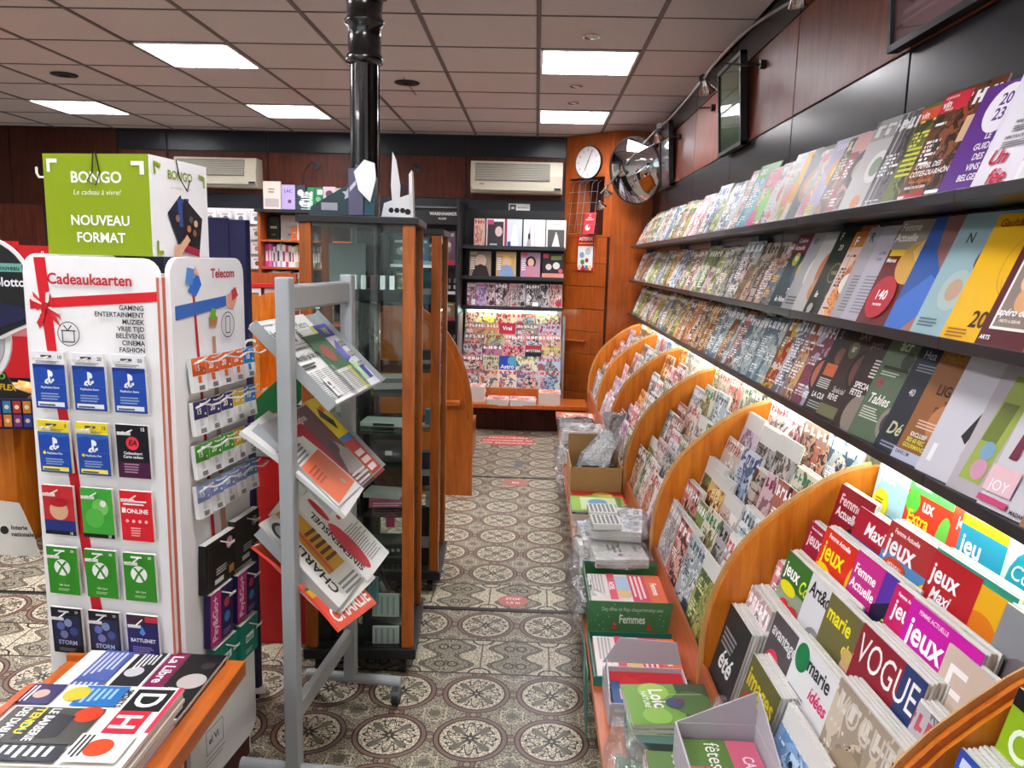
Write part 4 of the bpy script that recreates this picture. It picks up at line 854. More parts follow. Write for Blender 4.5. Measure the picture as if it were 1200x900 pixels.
# ---------------------------------------------------------------- curved bays under the shelves, bench
PROF = [(.508, .30), (.508, .5), (.512, .556), (.524, .615), (.54, .67), (.566, .732), (.6, .79), (.64, .838), (.69, .885), (.745, .932), (.80, .97), (.865, 1.006), (.93, 1.026), (1.046, 1.028), (1.049, .02), (.52, .02)]
BY = [1.13, 2.08, 3.03, 3.98, 4.93, 5.88, 6.83]
STEP = [(.505, .365), (.565, .45), (.635, .545), (.705, .635), (.775, .72), (.90, .825)]     # foot of every row (x, z)
LEAN = [13, 13, 13, 13, 13, 8]
BAYN = ['nearest cut-off bay at the lower right corner', 'big bay beside the camera', 'second bay from the camera', 'third bay from the camera', 'fourth bay from the camera', 'fifth bay from the camera', 'farthest bay']
def step(i, k):
    x, z = STEP[k]
    return (x-.045, z+.055) if i == 0 and 2 <= k < 5 else (x, z)
def build_bays():
    for i in range(7):
        y0 = BY[i-1] if i else .2; y1 = BY[i]
        t = empty('magazine_bay', 'orange curved wooden magazine bay, '+BAYN[i], 'magazine rack', (.78, (y0+y1)/2, 0), group='curved magazine bays')
        th = .012 if i else .011
        MB().prism(PROF, y1-2*th, y1).build('divider', M['wood'], t, world=True)
        # edging strip along the curve
        e = MB()
        for a, b in zip(PROF[:12], PROF[1:13]): e.bar((a[0]-.001, y1-th, a[1]), (b[0]-.001, y1-th, b[1]), 2*th+.001, .004, up=(0, 1, 0))
        e.build('edging', M['wood_edge'], t, world=True, kind='stuff')
        if i == 0:
            MB().prism(PROF, y1-th*4-.003, y1-2*th-.003).build('divider', M['wood'], t, world=True)
            e = MB()
            for a, b in zip(PROF[:12], PROF[1:13]): e.bar((a[0]-.001, y1-3*th-.003, a[1]), (b[0]-.001, y1-3*th-.003, b[1]), 2*th, .004, up=(0, 1, 0))
            e.build('edging', M['wood_h'], t, world=True, kind='stuff')
        for k in range(6):
            x, z = step(i, k); a = R(LEAN[k]); L = .2
            MB().box(x-.008, y0+.002, z-.012, x+.062, y1-.027 if i else y1-.05, z-.002).build('row_ledge', M['wood_h'], t, world=True)
            if k < 5:
                px, pz = x+.060, z-.002; qx, qz = px+L*math.sin(a), pz+.2*math.cos(a)
                MB().prism([(px, pz), (px+.2*math.sin(a), qz), (px+.2*math.sin(a)+.006, qz), (px+.006, pz)], y0+.002, y1-.027 if i else y1-.05).build('row_back', M['wood_h'], t, world=True)
        MB().box(.506, y0+.002, .02, .512, y1-.027 if i else y1-.05, .36).build('kick_board', M['wood_bench'], t, world=True)
        MB().prism([(.488, .30), (.500, .30), (.518, .43), (.506, .435)], y0+.001, y1-.001).build('front_lip', M['wood_bench'], t, world=True)
        MB().box(.90, y0+.002, .79, 1.047, y1-.027 if i else y1-.05, .812).build('back_ledge', M['white'], t, world=True)
build_bays()
def build_bench():
    t = empty('display_bench', 'long low red-brown wooden bench in front of the curved bays', 'bench', (.35, 3.5, .3))
    ys = [.4, 1.4, 2.4, 3.4, 4.4, 5.4, 6.45]
    for a, b in zip(ys, ys[1:]):
        MB().box(.205, a+.001, .272, .487, b-.001, .30).build('bench_top', M['wood_bench'], t, world=True, bevel=.002)
        MB().box(.26, a+.001, .0, .28, b-.001, .272).build('bench_base', M['maroon'], t, world=True)
build_bench()
# light tubes behind the lowest shelf
t = empty('shelf_light', 'bright white light strip under the lowest wall shelf', 'light', (.925, 3.5, 1.06))
for a in (.25, 1.2, 2.15, 3.1, 4.05, 5.0, 5.95):
    MB().cyl((.925, a, 1.062), (.925, a+.86, 1.062), .008, 10).build('tube', M['tube'], t, world=True)
    MB().box(.905, a-.03, 1.071, .945, a+.89, 1.0745).build('fitting', M['lampmetal'], t, world=True)

SPARE = []
def bayrow(i, k, ents, bname, rname):
    x, z = step(i, k); n = len(ents)
    for j, e in enumerate(ents):
        yf, w, h, pal, inkk, words, cop = e; lean = LEAN[k]+1; fan = 3.0 if j+1 < n and yf-ents[j+1][0] < w else 1.5
        if j and ents[j-1][0]-yf < w: fan = 3.0
        yc = yf-w/2; X = x+.002+math.sin(R(fan))*w/2
        lab = '%s, %s from left, %s row, %s' % (words, ORD[j], rname, bname)
        g = 'magazines in the curved bays'
        mag(wallM(X, yc, z, lean, fan), w, h, .005, pal, inkk, lab, g, bend=.0 if inkk else rnd.choice((0, .006, .012)), name='puzzle_magazine' if 'puzzle' in words else 'magazine')
        for c in range(cop):
            dx = .0085*(c+1); SPARE.append((wallM(X+dx, yc+rnd.uniform(-.004, .004), z+rnd.uniform(0, .004), lean, fan), w, h))
def jeux(k, bg, tc, sub='', subc='ffffff', top='Femme Actuelle', x=.08):
    W1(k, bg); k.text(top, x, .93, .028, 'ffffff', maxw=.8); k.text('jeux', x, .78, .125, tc, maxw=.8)
    if sub: k.text(sub, .45, .7, .06, subc, shear=.25, al='C')
BN1 = 'big bay'
B1 = {
 5: [(2.03, .2, .235, '9cc8dc ffffff 60a0b8 c8d8d8', ink(lambda k: (W1(k, 'a5cfe0'), k.poly([(0, 0), (1, 0), (1, .4), (.5, .45), (0, .35)], '6c8c94'), k.text('jeux', .06, .78, .14, 'f4faff', maxw=.8), k.disc(.22, .52, .2, 'f0e430'), k.lines(.1, .45, .34, .6, 4, 'a87a10'), k.disc(.7, .28, .16, 'b8ccd0')), .2, .235), 'pale blue sea puzzle magazine', 0),
     (1.86, .21, .24, 'd8361c ffffff e8d830 50b040', ink(lambda k: (W1(k, 'd8361e'), k.rect(0, .84, 1, 1, '4eb850'), k.text('Femme Actuelle', .1, .9, .03, 'ffffff'), k.disc(.14, .74, .14, '58c040'), k.text('ux', .34, .7, .13, 'ffffff'), k.text('Extra', .1, .54, .12, 'f8e020'), k.disc(.82, .5, .13, '68c048', ry=.3), k.text('JEUX', .4, .2, .12, 'f8e020'), k.disc(.1, .2, .3, '2c2420'), k.lines(.5, .04, .9, .14, 3, 'f8c020')), .21, .24), 'red and green puzzle magazine with yellow letters', 0),
     (1.66, .22, .23, 'e8402c ffffff e8402c 90d060', ink(lambda k: (W1(k, 'e0442c'), k.disc(.6, .8, .22, '8cd070'), k.text('jeux', .1, .8, .1, 'ffffff')), .22, .23), 'orange red puzzle magazine half hidden at the back', 0),
     (1.62, .22, .22, '1c8aa8 ffffff f0c020 d0e8e8', ink(lambda k: (W1(k, '1f8fb0'), k.rect(0, .9, 1, 1, 'f2dc20'), k.text('HORS SERIE DE LUXE', .1, .92, .04, '8a6a10'), k.text('jeu', .06, .64, .18, 'e8f4f8', maxw=.7), k.text('passion', .2, .48, .1, 'ffffff', shear=.1), k.poly([(0, .5), (.5, .25), (0, .1)], '14404c'), k.disc(.55, .2, .12, 'e8c020')), .22, .22), 'turquoise puzzle magazine with a yellow top strip', 0),
     (1.46, .26, .23, 'b4c4bc ffffff b8c8c0 88a098', ink(lambda k: (W1(k, 'bccbc4'), k.disc(.42, .6, .37, '0f8aa0'), k.text('NUMERO 29', .42, .88, .04, 'd8f0f0', al='C'), k.text('Coloriage', .42, .66, .13, 'f0fafa', al='C', shear=.2, maxw=.7, bold=0), k.text('Mandalas', .42, .54, .06, '7ac8d0', al='C'), k.text('XXL', .45, .4, .1, '60b8c4', al='C'), k.ring(.85, .35, .15, .01, '9ab0a8'), k.ring(.85, .35, .1, .01, '9ab0a8')), .26, .23), 'grey green colouring magazine with a teal disc', 1),
     (1.2, .2, .25, 'e8783c ffffff f0a060 80b860', ink(lambda k: (W1(k, 'e6e0d0'), k.rect(0, .86, 1, 1, 'f0d820'), k.disc(.5, .5, .3, 'e88a58'), k.disc(.3, .3, .12, '88b868')), .2, .25), 'orange and cream magazine', 0)],
 4: [(2.035, .19, .27, '7a1420 ffffff c8b0b0 30181c', ink(lambda k: (W1(k, '8e1426'), k.text('Femme', .1, .82, .1, 'e8c8cc', maxw=.8), k.text('Actuelle', .1, .7, .09, 'f0e8e8', maxw=.8), k.disc(.7, .5, .25, '1c1416'), k.lines(.1, .3, .5, .6, 6, 'd8a0a8')), .19, .27), 'dark red magazine with a black head of hair', 1),
     (1.9, .2, .25, '2c5ca8 ffffff a01830 d8d8e8', ink(lambda k: (W1(k, '2e5fa8'), k.rect(0, .7, 1, 1, 'a8142e'), k.text('Maxi', .5, .78, .13, 'ffffff', al='C', shear=.15), k.lines(.1, .44, .9, .62, 4, 'd8e0f0'), k.lines(.1, .2, .9, .36, 3, '90b0e0')), .2, .25), 'blue magazine with a dark red band', 2),
     (1.74, .23, .27, '4878b0 ffffff a02050 e8c020', ink(lambda k: (W1(k, '4f88b8'), k.rect(0, .74, 1, 1, 'a83030'), k.text('Femme Actuelle', .12, .92, .04, 'f8e8e8'), k.text('jeux', .06, .74, .17, 'f4f4f8', maxw=.85), k.disc(.3, .66, .2, 'd04418', ry=.08), k.text('NOUVEAU', .3, .65, .03, 'ffffff', al='C'), k.text('200 JEUX', .06, .42, .13, 'f4f4f8', maxw=.85), k.disc(.85, .6, .12, 'f0c818'), k.text('EXCLUSIF', .1, .3, .05, 'd8e8f0'), k.disc(.6, .12, .2, '90b8d0')), .23, .27), 'blue puzzle magazine with big white numerals', 3),
     (1.54, .25, .28, '1f8a70 ffffff e8b818 d84018', ink(lambda k: (W1(k, '2a9078'), k.poly([(.4, .95), (1, .95), (1, .1), (.8, .1)], 'e2a818'), k.disc(.72, .6, .25, 'd87818', ry=.2), k.rect(0, .6, .62, .98, 'b01c24'), k.text('jeux', .04, .77, .13, 'ffffff', maxw=.6), k.text('Maxi', .1, .65, .085, 'ffffff', shear=.2), k.text('262', .02, .44, .14, 'f4e820', maxw=.4), k.text('PAGES', .1, .38, .04, 'ffffff'), k.disc(.58, .42, .08, 'e8b890'), k.poly([(.48, .05), (.7, .05), (.68, .36), (.5, .36)], 'e8e4e0'), k.rect(.49, .12, .69, .16, '803040'), k.rect(.49, .22, .69, .26, '803040'), k.disc(.57, .5, .08, '703818', ry=.06), k.disc(.88, .12, .12, 'c8c820')), .25, .28), 'green puzzle magazine with a yellow number', 3),
     (1.30, .22, .27, '7a7c80 d8d8d8 b8a090 4a484c', ink(lambda k: (W1(k, '84868a'), k.disc(.4, .5, .3, '6a6468'), k.disc(.55, .5, .14, 'c8a088'), k.disc(.55, .62, .16, '5a4030', ry=.1), k.disc(.5, .12, .3, 'b0b0b4')), .22, .27), 'grey magazine of a fair woman in clear wrapping', 2)],
 3: [(2.03, .19, .25, '9a1838 ffffff 70184a e8c0c0', ink(lambda k: (jeux(k, '9c1a3a', 'f4e0e4'), k.rect(0, 0, 1, .5, '5c1848'), k.lines(.1, .1, .7, .42, 6, 'e0a8c8')), .19, .25), 'wine red puzzle magazine', 2),
     (1.93, .22, .27, 'd82c18 f0e020 60a0d8 d03018', ink(lambda k: (W1(k, '5c9ad0'), k.rect(0, .55, 1, 1, 'd62e1c'), k.text('Femme Actuelle', .12, .92, .045, 'ffffff', maxw=.75), k.text('jeux', .08, .72, .17, 'f4e41c', maxw=.75), k.disc(.2, .6, .2, 'f4d018', ry=.1), k.disc(.88, .68, .14, 'e8c818', ry=.24), k.disc(.3, .3, .2, 'd83818'), k.disc(.55, .3, .2, 'd83818'), k.poly([(.2, 0), (.6, 0), (.42, .25)], '4a9a30'), k.disc(.85, .2, .12, 'e0b088')), .22, .27), 'red puzzle magazine with hearts and yellow letters', 3),
     (1.74, .23, .28, '6a3cb0 ffffff 9060d0 281848', ink(lambda k: (W1(k, '54309a'), k.rect(0, .62, .55, 1, 'c02880'), k.text('Femme', .04, .82, .08, 'ffffff', maxw=.5), k.text('Actuelle', .04, .7, .08, 'ffffff', maxw=.5), k.poly([(.5, .7), (1, .9), (1, .4), (.6, .3)], '1c1838'), k.poly([(0, .4), (.4, .5), (.9, .2), (.3, .1)], '9868d8'), k.disc(.2, .3, .15, 'c8b0e8'), k.disc(.8, .62, .09, '203818'), k.text('23', .8, .6, .07, 'c8e048', al='C')), .23, .28), 'violet magazine with a magenta title corner', 2),
     (1.55, .22, .28, 'c01858 ffffff 402860 e8d020', ink(lambda k: (jeux(k, 'c41c60', 'ffffff', 'Maxi', 'ffffff'), k.rect(0, 0, 1, .6, '2c2044'), k.text('175', .06, .42, .12, 'e8e030'), k.text('JEUX', .1, .34, .05, 'e8e030'), k.disc(.4, .16, .2, 'b83050')), .22, .28), 'magenta puzzle magazine with yellow digits', 1),
     (1.48, .23, .28, 'c818a0 ffffff 301848 c82890', ink(lambda k: (W1(k, '241c3c'), k.rect(0, .5, 1, 1, 'c4189c'), k.text('FEMME ACTUELLE', .15, .93, .03, 'ffd8f0'), k.text('jeux', .08, .72, .17, 'ffffff', maxw=.85), k.text('Maxi', .3, .55, .1, 'ffffff', shear=.2), k.rect(.1, .05, .5, .45, 'd8d8c0'), k.lines(.15, .1, .45, .4, 6, '8aa030')), .23, .28), 'bright purple puzzle magazine with white letters', 3),
     (1.33, .2, .26, 'c8b0a0 ffffff a03040 e0d0c0', ink(lambda k: (W1(k, 'c8b4a4'), k.text('E', .06, .55, .35, 'f4f0ec', bold=0), k.disc(.6, .5, .2, 'b01c30', ry=.4), k.disc(.7, .2, .2, 'a84050'), k.text('T', .8, .6, .2, 'f4f0ec', bold=0)), .2, .26), 'beige fashion magazine with a red hat', 1)],
 2: [(2.04, .16, .22, 'c04860 ffffff e8c0c8 802040', None, 'pink small magazine', 2),
     (1.99, .2, .27, '3a8a30 ffffff d82030 f0e020', ink(lambda k: (W1(k, '8a9a80'), k.rect(0, .7, 1, 1, '2f6a2c'), k.text('jeux', .06, .78, .13, 'ffffff', maxw=.5), k.text('Cool', .56, .74, .12, 'c8e020', shear=.2, maxw=.4), k.disc(.3, .68, .24, 'e8e020', ry=.08), k.disc(.34, .42, .22, 'd01c2c'), k.disc(.62, .42, .22, 'd01c2c'), k.poly([(.12, .36), (.84, .36), (.48, .08)], 'd01c2c'), k.text('300', .48, .34, .14, 'ffffff', al='C', maxw=.6)), .2, .27), 'green puzzle magazine with a red heart and number', 3),
     (1.82, .2, .28, 'd8d8d8 202020 b0a8a0 303030', ink(lambda k: (W1(k, 'd0d0d2'), k.text('Art&déco', .06, .82, .12, '1c1c1e', maxw=.85), k.disc(.45, .42, .26, '8a8a8c'), k.disc(.4, .48, .08, '1c1c1e'), k.disc(.6, .48, .08, '1c1c1e'), k.lines(.2, .1, .7, .2, 3, '50505a')), .2, .28), 'light grey decoration magazine with black title', 3),
     (1.7, .22, .28, '6a6238 f0e838 d8c0b0 1c1a18', ink(lambda k: (W1(k, '6c653c'), k.text('marie', .05, .8, .12, 'e8e020', maxw=.7), k.text('claire', .5, .66, .1, 'e8e020', maxw=.45), k.lines(.08, .3, .4, .6, 7, 'd8d040'), k.poly([(.4, 0), (.9, 0), (.85, .5), (.5, .5)], '1c1a1c'), k.poly([(.55, 0), (.72, 0), (.66, .45)], 'e8e4e0'), k.disc(.66, .6, .1, 'd8b098'), k.disc(.66, .68, .12, 'c8a868', ry=.08)), .22, .28), 'olive fashion magazine with yellow title', 2),
     (1.53, .24, .29, '9a1c24 f0ece8 6a3850 e8c8a0', ink(lambda k: (W1(k, '8a2430'), k.rect(.7, 0, 1, 1, '2c3c6c'), k.text('VOGUE', .04, .74, .2, 'f4f0ec', maxw=.92, bold=0), k.disc(.2, .46, .12, 'b8a038'), k.disc(.4, .5, .12, 'c02848'), k.disc(.6, .4, .1, 'e8c828'), k.disc(.3, .3, .14, '5a3848'), k.disc(.7, .28, .14, 'b81c2c'), k.disc(.5, .2, .12, '3c2428'), k.lines(.1, .04, .6, .12, 2, 'e8d8d0')), .24, .29), 'red fashion magazine with tall white capitals', 4),
     (1.29, .2, .26, 'a8a4a8 b85060 c8c8cc 706c70', None, 'grey magazine wrapped in clear film', 4)],
 1: [(2.045, .17, .24, 'c8a8a8 ffffff a07878 e8d8d8', None, 'pink grey magazine pile', 5),
     (1.84, .19, .26, '4a4448 d8d8d8 c03048 e0c0b0', ink(lambda k: (W1(k, '504a4e'), k.text('avantages', .06, .8, .11, 'dcdcdc', maxw=.88), k.disc(.3, .5, .24, 'd02c48', ry=.26), k.disc(.65, .4, .2, 'c8a898')), .19, .26), 'dark grey magazine with a red disc', 3),
     (1.68, .22, .28, 'e0dedc 2c3440 d02860 5a3020', ink(lambda k: (W1(k, 'dddcdc'), k.disc(.18, .86, .15, '1c7a48'), k.text('marie', .32, .82, .12, '28303c', maxw=.5), k.text('idées', .5, .66, .1, 'd82c68', shear=.2, maxw=.45), k.lines(.08, .46, .6, .62, 5, '888c94'), k.rect(.0, 0, .8, .42, '4a2c1c'), k.disc(.4, .22, .16, '8a4a28'), k.disc(.6, .15, .08, 'd8a040')), .22, .28), 'white craft magazine with a green disc', 2),
     (1.46, .24, .30, 'a89a88 d8d0c4 8a7a68 c8baa4', ink(lambda k: (k.text('VOGUE', .06, .78, .17, 'c8c2b8', maxw=.88, bold=0), k.disc(.5, .36, .36, 'a08c74', ry=.4), k.disc(.5, .3, .22, '8a765e', ry=.26), k.disc(.4, .44, .05, '2c241c'), k.disc(.64, .44, .05, '2c241c'), k.disc(.52, .26, .08, '3a2e26'), k.lines(.3, .06, .7, .1, 1, 'd8d0c4')), .24, .30), 'sand coloured fashion magazine with an animal face', 4),
     (1.22, .2, .28, '24262c e8d030 c04828 ffffff', ink(lambda k: (W1(k, '26282f'), k.disc(.36, .74, .14, 'c04a28'), k.disc(.5, .2, .2, 'e8d030'), k.text('fête', .1, .36, .12, 'ffffff', shear=.2), k.disc(.75, .6, .05, '48a060'), k.disc(.2, .5, .04, 'c83048')), .2, .28), 'black christmas magazine with a yellow sun', 5)],
 0: [(2.045, .19, .27, '28302c e8e8e8 d03060 a0a8a0', ink(lambda k: (W1(k, '2a2c2e'), k.text('été', .2, .4, .2, 'e8e8e4', shear=.2), k.lines(.1, .6, .8, .8, 4, '8a8a8c')), .19, .27), 'dark magazine on a thick white pile', 6),
     (1.8, .2, .25, '5a5830 e8d828 c82838 88885a', ink(lambda k: (W1(k, '605e34'), k.text('images', .06, .72, .18, 'd8c41c', maxw=.88), k.disc(.2, .5, .12, 'c82434', ry=.2), k.lines(.4, .2, .9, .5, 4, 'b8b878')), .2, .25), 'olive magazine with a yellow title', 4),
     (1.57, .22, .26, '3a78b8 ffffff c8d8e8 6090c0', None, 'blue magazine in crackling film', 2),
     (1.34, .22, .25, 'c8c83c ffffff e8e890 808028', None, 'yellow green magazine pile', 5)],
}
RN = ['lowest', 'second', 'third', 'fourth', 'fifth', 'top']
for k in range(6): bayrow(1, k, B1[k], BN1, RN[k])
# nearest bay, two magazines come into the frame
k = ink(lambda k: (W1(k, '8cae1c'), k.rect(0, .9, .4, 1, '18181a'), k.text("C'est", .08, .66, .16, 'e0ecd0', maxw=.85), k.disc(.3, .4, .26, 'c8d818', ry=.3), k.lines(.12, .3, .48, .5, 6, '4a6a10'), k.disc(.7, .8, .12, 'c89878'), k.disc(.7, .88, .12, '2c1c14', ry=.08), k.disc(.75, .16, .2, '7a5030')), .21, .27)
bayrow(0, 3, [(1.07, .21, .27, '8cae1c ffffff c8a080 506818', k, 'lime green magazine with white letters', 5), (.84, .21, .27, 'c8c0b8 303030 a08878 605048', None, 'stone grey magazine', 1)], 'nearest bay', 'fourth')
k = ink(lambda k: (W1(k, '2c4aa0'), k.rect(.05, .9, .5, .96, 'c8d0e8'), k.text('C', .12, .6, .25, 'e8ecf8'), k.disc(.6, .3, .2, 'b8c0d8')), .2, .26)
bayrow(0, 2, [(1.07, .2, .26, '2c4aa0 ffffff a0b0d8 182858', k, 'royal blue magazine with a white letter', 6), (.84, .2, .26, 'b03040 ffffff d8a080 401820', None, 'crimson magazine', 1)], 'nearest bay', 'third')
bayrow(0, 4, [(1.07, .2, .25, '403028 e8d8b0 a05a28 d0a060', None, 'dark brown magazine', 1)], 'nearest bay', 'fifth')
bayrow(0, 1, [(1.07, .2, .25, 'd8c8b4 5b2a20 a8532c 6b7a48', None, 'sand coloured magazine', 2)], 'nearest bay', 'second')
# the other bays
PAST = ['cfc6bd 8a3040 b89a88 e4ded6', 'e4e0da 2c3c5c c8b4a4 8c8078', 'b8b2b4 ffffff 8a8488 d8d0d0', 'd8ccc0 a04048 b09080 f0ece4', 'c0c8c8 304858 98a8a8 e8ecec', '8c6058 f0e8e0 b89080 503830',
        'e8e8e8 c83040 d8c8c0 a0a0a8', 'a8b0c8 ffffff 5868a0 d8dcf0', 'c8b8c8 803868 e0d0e0 887088', '7a7468 e8e8d8 a8a088 4c483c', 'dcd8d0 385838 a8b098 706850', 'c03a3c ffffff e8b8a8 582428']
PN = ['warm grey', 'white', 'grey', 'beige', 'ice blue', 'brown', 'white and red', 'lavender blue', 'mauve', 'taupe', 'grey green', 'red']
for i, bn in ((2, 'second bay'), (3, 'third bay'), (4, 'fourth bay'), (5, 'fifth bay'), (6, 'farthest bay')):
    for k in range(6):
        y = BY[i]-.032; ents = []
        while y-.19 > BY[i-1]+.004:
            q = rnd.randrange(len(PAST)); FP = PAST[q]
            if rnd.random() < .45: FP = rnd.choice(PAL)
            w = rnd.choice((.19, .2, .21)); h = (.22 if k == 5 else rnd.choice((.23, .25, .27, .28)))
            if y-w < BY[i-1]+.004: break
            ents.append((y, w, h, FP, None, (PN[q] if FP == PAST[q] else NAMES[FP[:6]])+' magazine', rnd.choice((0, 1, 2, 3) if i == 2 else (0, 0, 1)) if i < 5 else 0))
            y -= rnd.choice((.12, .19, .215, .225))
        bayrow(i, k, ents, bn, RN[k])

mb = MB()
for m4, w, h in SPARE:
    mb.T = m4; mb.box(-w/2, 0, 0, w/2, .0055, h)
    mb.f[-6:]; mb.m[-4] = 1
mb.T = None
mb.build('magazine', [M['pages'], M['whitepl']], kind='stuff', label='spare copies stacked behind the front magazines in the curved bays', cat='magazine')

# ---------------------------------------------------------------- gift card stand
def build_card_stand():
    t = empty('gift_card_stand', 'white gift card stand with red ribbon print and rounded boards', 'display stand', (-.908, 1.87, 0), R(-7))
    # local: x to the left is negative, y away from the camera
    def board(w, z0, z1, r, lo, hi, axis, name, mats, flip=1):
        P = []
        for cx, cz, a0 in ((w-r, z1-r, 0), (r, z1-r, 90), (r, z0+r, 180), (w-r, z0+r, 270)):
            for i in range(6): a = R(a0+18*i); P.append((flip*(cx+r*math.cos(a)), cz+r*math.sin(a)))
        return MB().prism(P, lo, hi, axis).build(name, mats, t, bevel=.002)
    board(.36, .10, 1.535, .045, -.014, 0, 'y', 'front_board', M['white'], -1)
    board(.365, .07, 1.54, .045, .006, .02, 'x', 'side_board', M['white'])
    board(.365, .07, 1.54, .045, -.38, -.366, 'x', 'side_board', M['white'])
    MB().box(-.015, -.002, .1, .006, .012, 1.49).build('corner_strip', M['edge_red'], t)
    MB().box(-.006, -.0155, .1, -.0, -.014, 1.49).build('corner_strip', M['edge_red'], t)
    MB().box(.0, .012, .0, -.366, .36, 1.49).build('core', M['white'], t)
    MB().box(.0, .02, .0, .012, .33, .07).build('plinth', M['maroon'], t)
    k = Ink(.36, 1, y=-.0145)       # x fractions of .36, z metres
    X = lambda d: 1-d/.36
    k.poly([(X(.334), 1.532), (X(.302), 1.532), (X(.285), 1.285), (X(.205), .62), (X(.185), .1), (X(.215), .1), (X(.235), .62), (X(.312), 1.285)][:8], 'cf1a26')
    k.poly([(X(.352), 1.403), (X(.006), 1.432), (X(.006), 1.456), (X(.352), 1.428)], 'cf1a26')
    bx, bz = X(.308), 1.412
    for pts in ([(0, 0), (-.16, .06), (-.14, .0), (-.12, -.02)], [(0, 0), (-.02, .065), (.06, .05), (.1, .01)], [(0, 0), (-.13, -.07), (-.1, -.09), (-.02, -.05)], [(0, 0), (.2, -.06), (.14, -.025), (.08, -.005)], [(0, 0), (-.08, -.04), (-.1, -.10), (-.03, -.06)], [(0, 0), (.1, -.03), (.18, -.085), (.08, -.055)]):
        k.poly([(bx+a*.6, bz+b*.6) for a, b in pts], 'd8202c')
    for pts in ([(0, 0), (.02, .055), (.07, .06), (.05, .02)], [(0, 0), (-.16, .02), (-.2, .035), (-.17, .045)], [(0, 0), (.2, -.01), (.22, -.025), (.15, -.03)]): k.poly([(bx+a*.6, bz+b*.6) for a, b in pts], 'ecdcd4')
    k.disc(bx, bz, .028, 'b81420')
    k.text('Cadeaukaarten', X(.297), 1.468, .026, 'b8202c', maxw=.73)
    for i, w in enumerate(('GAMING', 'ENTERTAINMENT', 'MUZIEK', 'VRIJE TIJD', 'BELEVENIS', 'CINEMA', 'FASHION')): k.text(w, X(.04), 1.409-.0172*i, .0115, '2a2a30', al='R')
    ix, iz = X(.245), 1.345
    k.ring(ix, iz, .085, .006, '2a2a30'); k.ring(ix, iz-.006, .0, 0, '2a2a30')
    for a in ((-.055, .008, .055, .008), (-.045, .008, -.045, -.02), (.045, .008, .045, -.02), (-.045, -.02, .045, -.02), (0, .008, -.03, .022), (0, .008, .03, .022)): k.line(ix+a[0], iz+a[1], ix+a[2], iz+a[3], .008, '2a2a30')
    k.rect(X(.335), .435, X(.22), .45, 'c83038')
    k.build(t, 'board_print', off=(-.36, 0, 0))
    # side print (x+ face): build facing -y then turn
    s = Ink(.36, 1, y=0)
    s.text('Telecom', .52, 1.487, .024, 'b8202c', maxw=.37)
    s.poly([(.26, 1.45), (.29, 1.45), (.46, .72), (.50, .35), (.45, .35), (.41, .72)], 'c01c28')
    s.poly([(.50, 1.33), (.55, 1.33), (.62, .72), (.62, .35), (.56, .35), (.54, .72)], 'c49478')
    s.poly([(.04, 1.385), (.72, 1.408), (.72, 1.437), (.04, 1.42)], '2f62b4')
    s.poly([(.2, 1.455), (.3, 1.44), (.38, 1.47), (.34, 1.50), (.27, 1.485)], '2b6cc4'); s.poly([(.17, 1.475), (.2, 1.515), (.3, 1.51), (.26, 1.47)], '5b90d8'); s.poly([(.28, 1.50), (.36, 1.49), (.3, 1.52)], 'e8b098')
    s.poly([(.72, 1.405), (.82, 1.40), (.88, 1.425), (.84, 1.45), (.72, 1.438)], 'e0a088'); s.poly([(.8, 1.42), (.9, 1.435), (.86, 1.46), (.8, 1.45)], 'c83c3c')
    s.poly([(.46, 1.36), (.56, 1.36), (.58, 1.38), (.5, 1.40), (.45, 1.38)], 'b87850'); s.poly([(.46, 1.375), (.54, 1.375), (.56, 1.40), (.5, 1.41)], '6ab030')
    s.ring(.72, 1.357, .1, .007, '2a2a30')
    for a in ((.69, 1.335, .69, 1.38), (.75, 1.335, .75, 1.38), (.69, 1.335, .75, 1.335), (.69, 1.38, .75, 1.38)): s.line(*a, .007, '2a2a30')
    s.text('el Vi', .22, .195, .02, '333333'); s.ring(.3, .2, 0, 0, '333333')
    for a in ((.18, .17, .42, .17), (.18, .17, .18, .24), (.18, .24, .42, .24), (.42, .17, .42, .24), (.16, .155, .44, .155), (.16, .143, .4, .143)): s.line(*a, .006, '3a3a3a')
    s.build(t, 'board_print', M4=Matrix.Translation((.0205, 0, 0)) @ Matrix.Rotation(R(90), 4, 'Z'))
    return t
CS = build_card_stand()
CSM = Matrix.Translation((-.908, 1.87, 0)) @ Matrix.Rotation(R(-7), 4, 'Z')

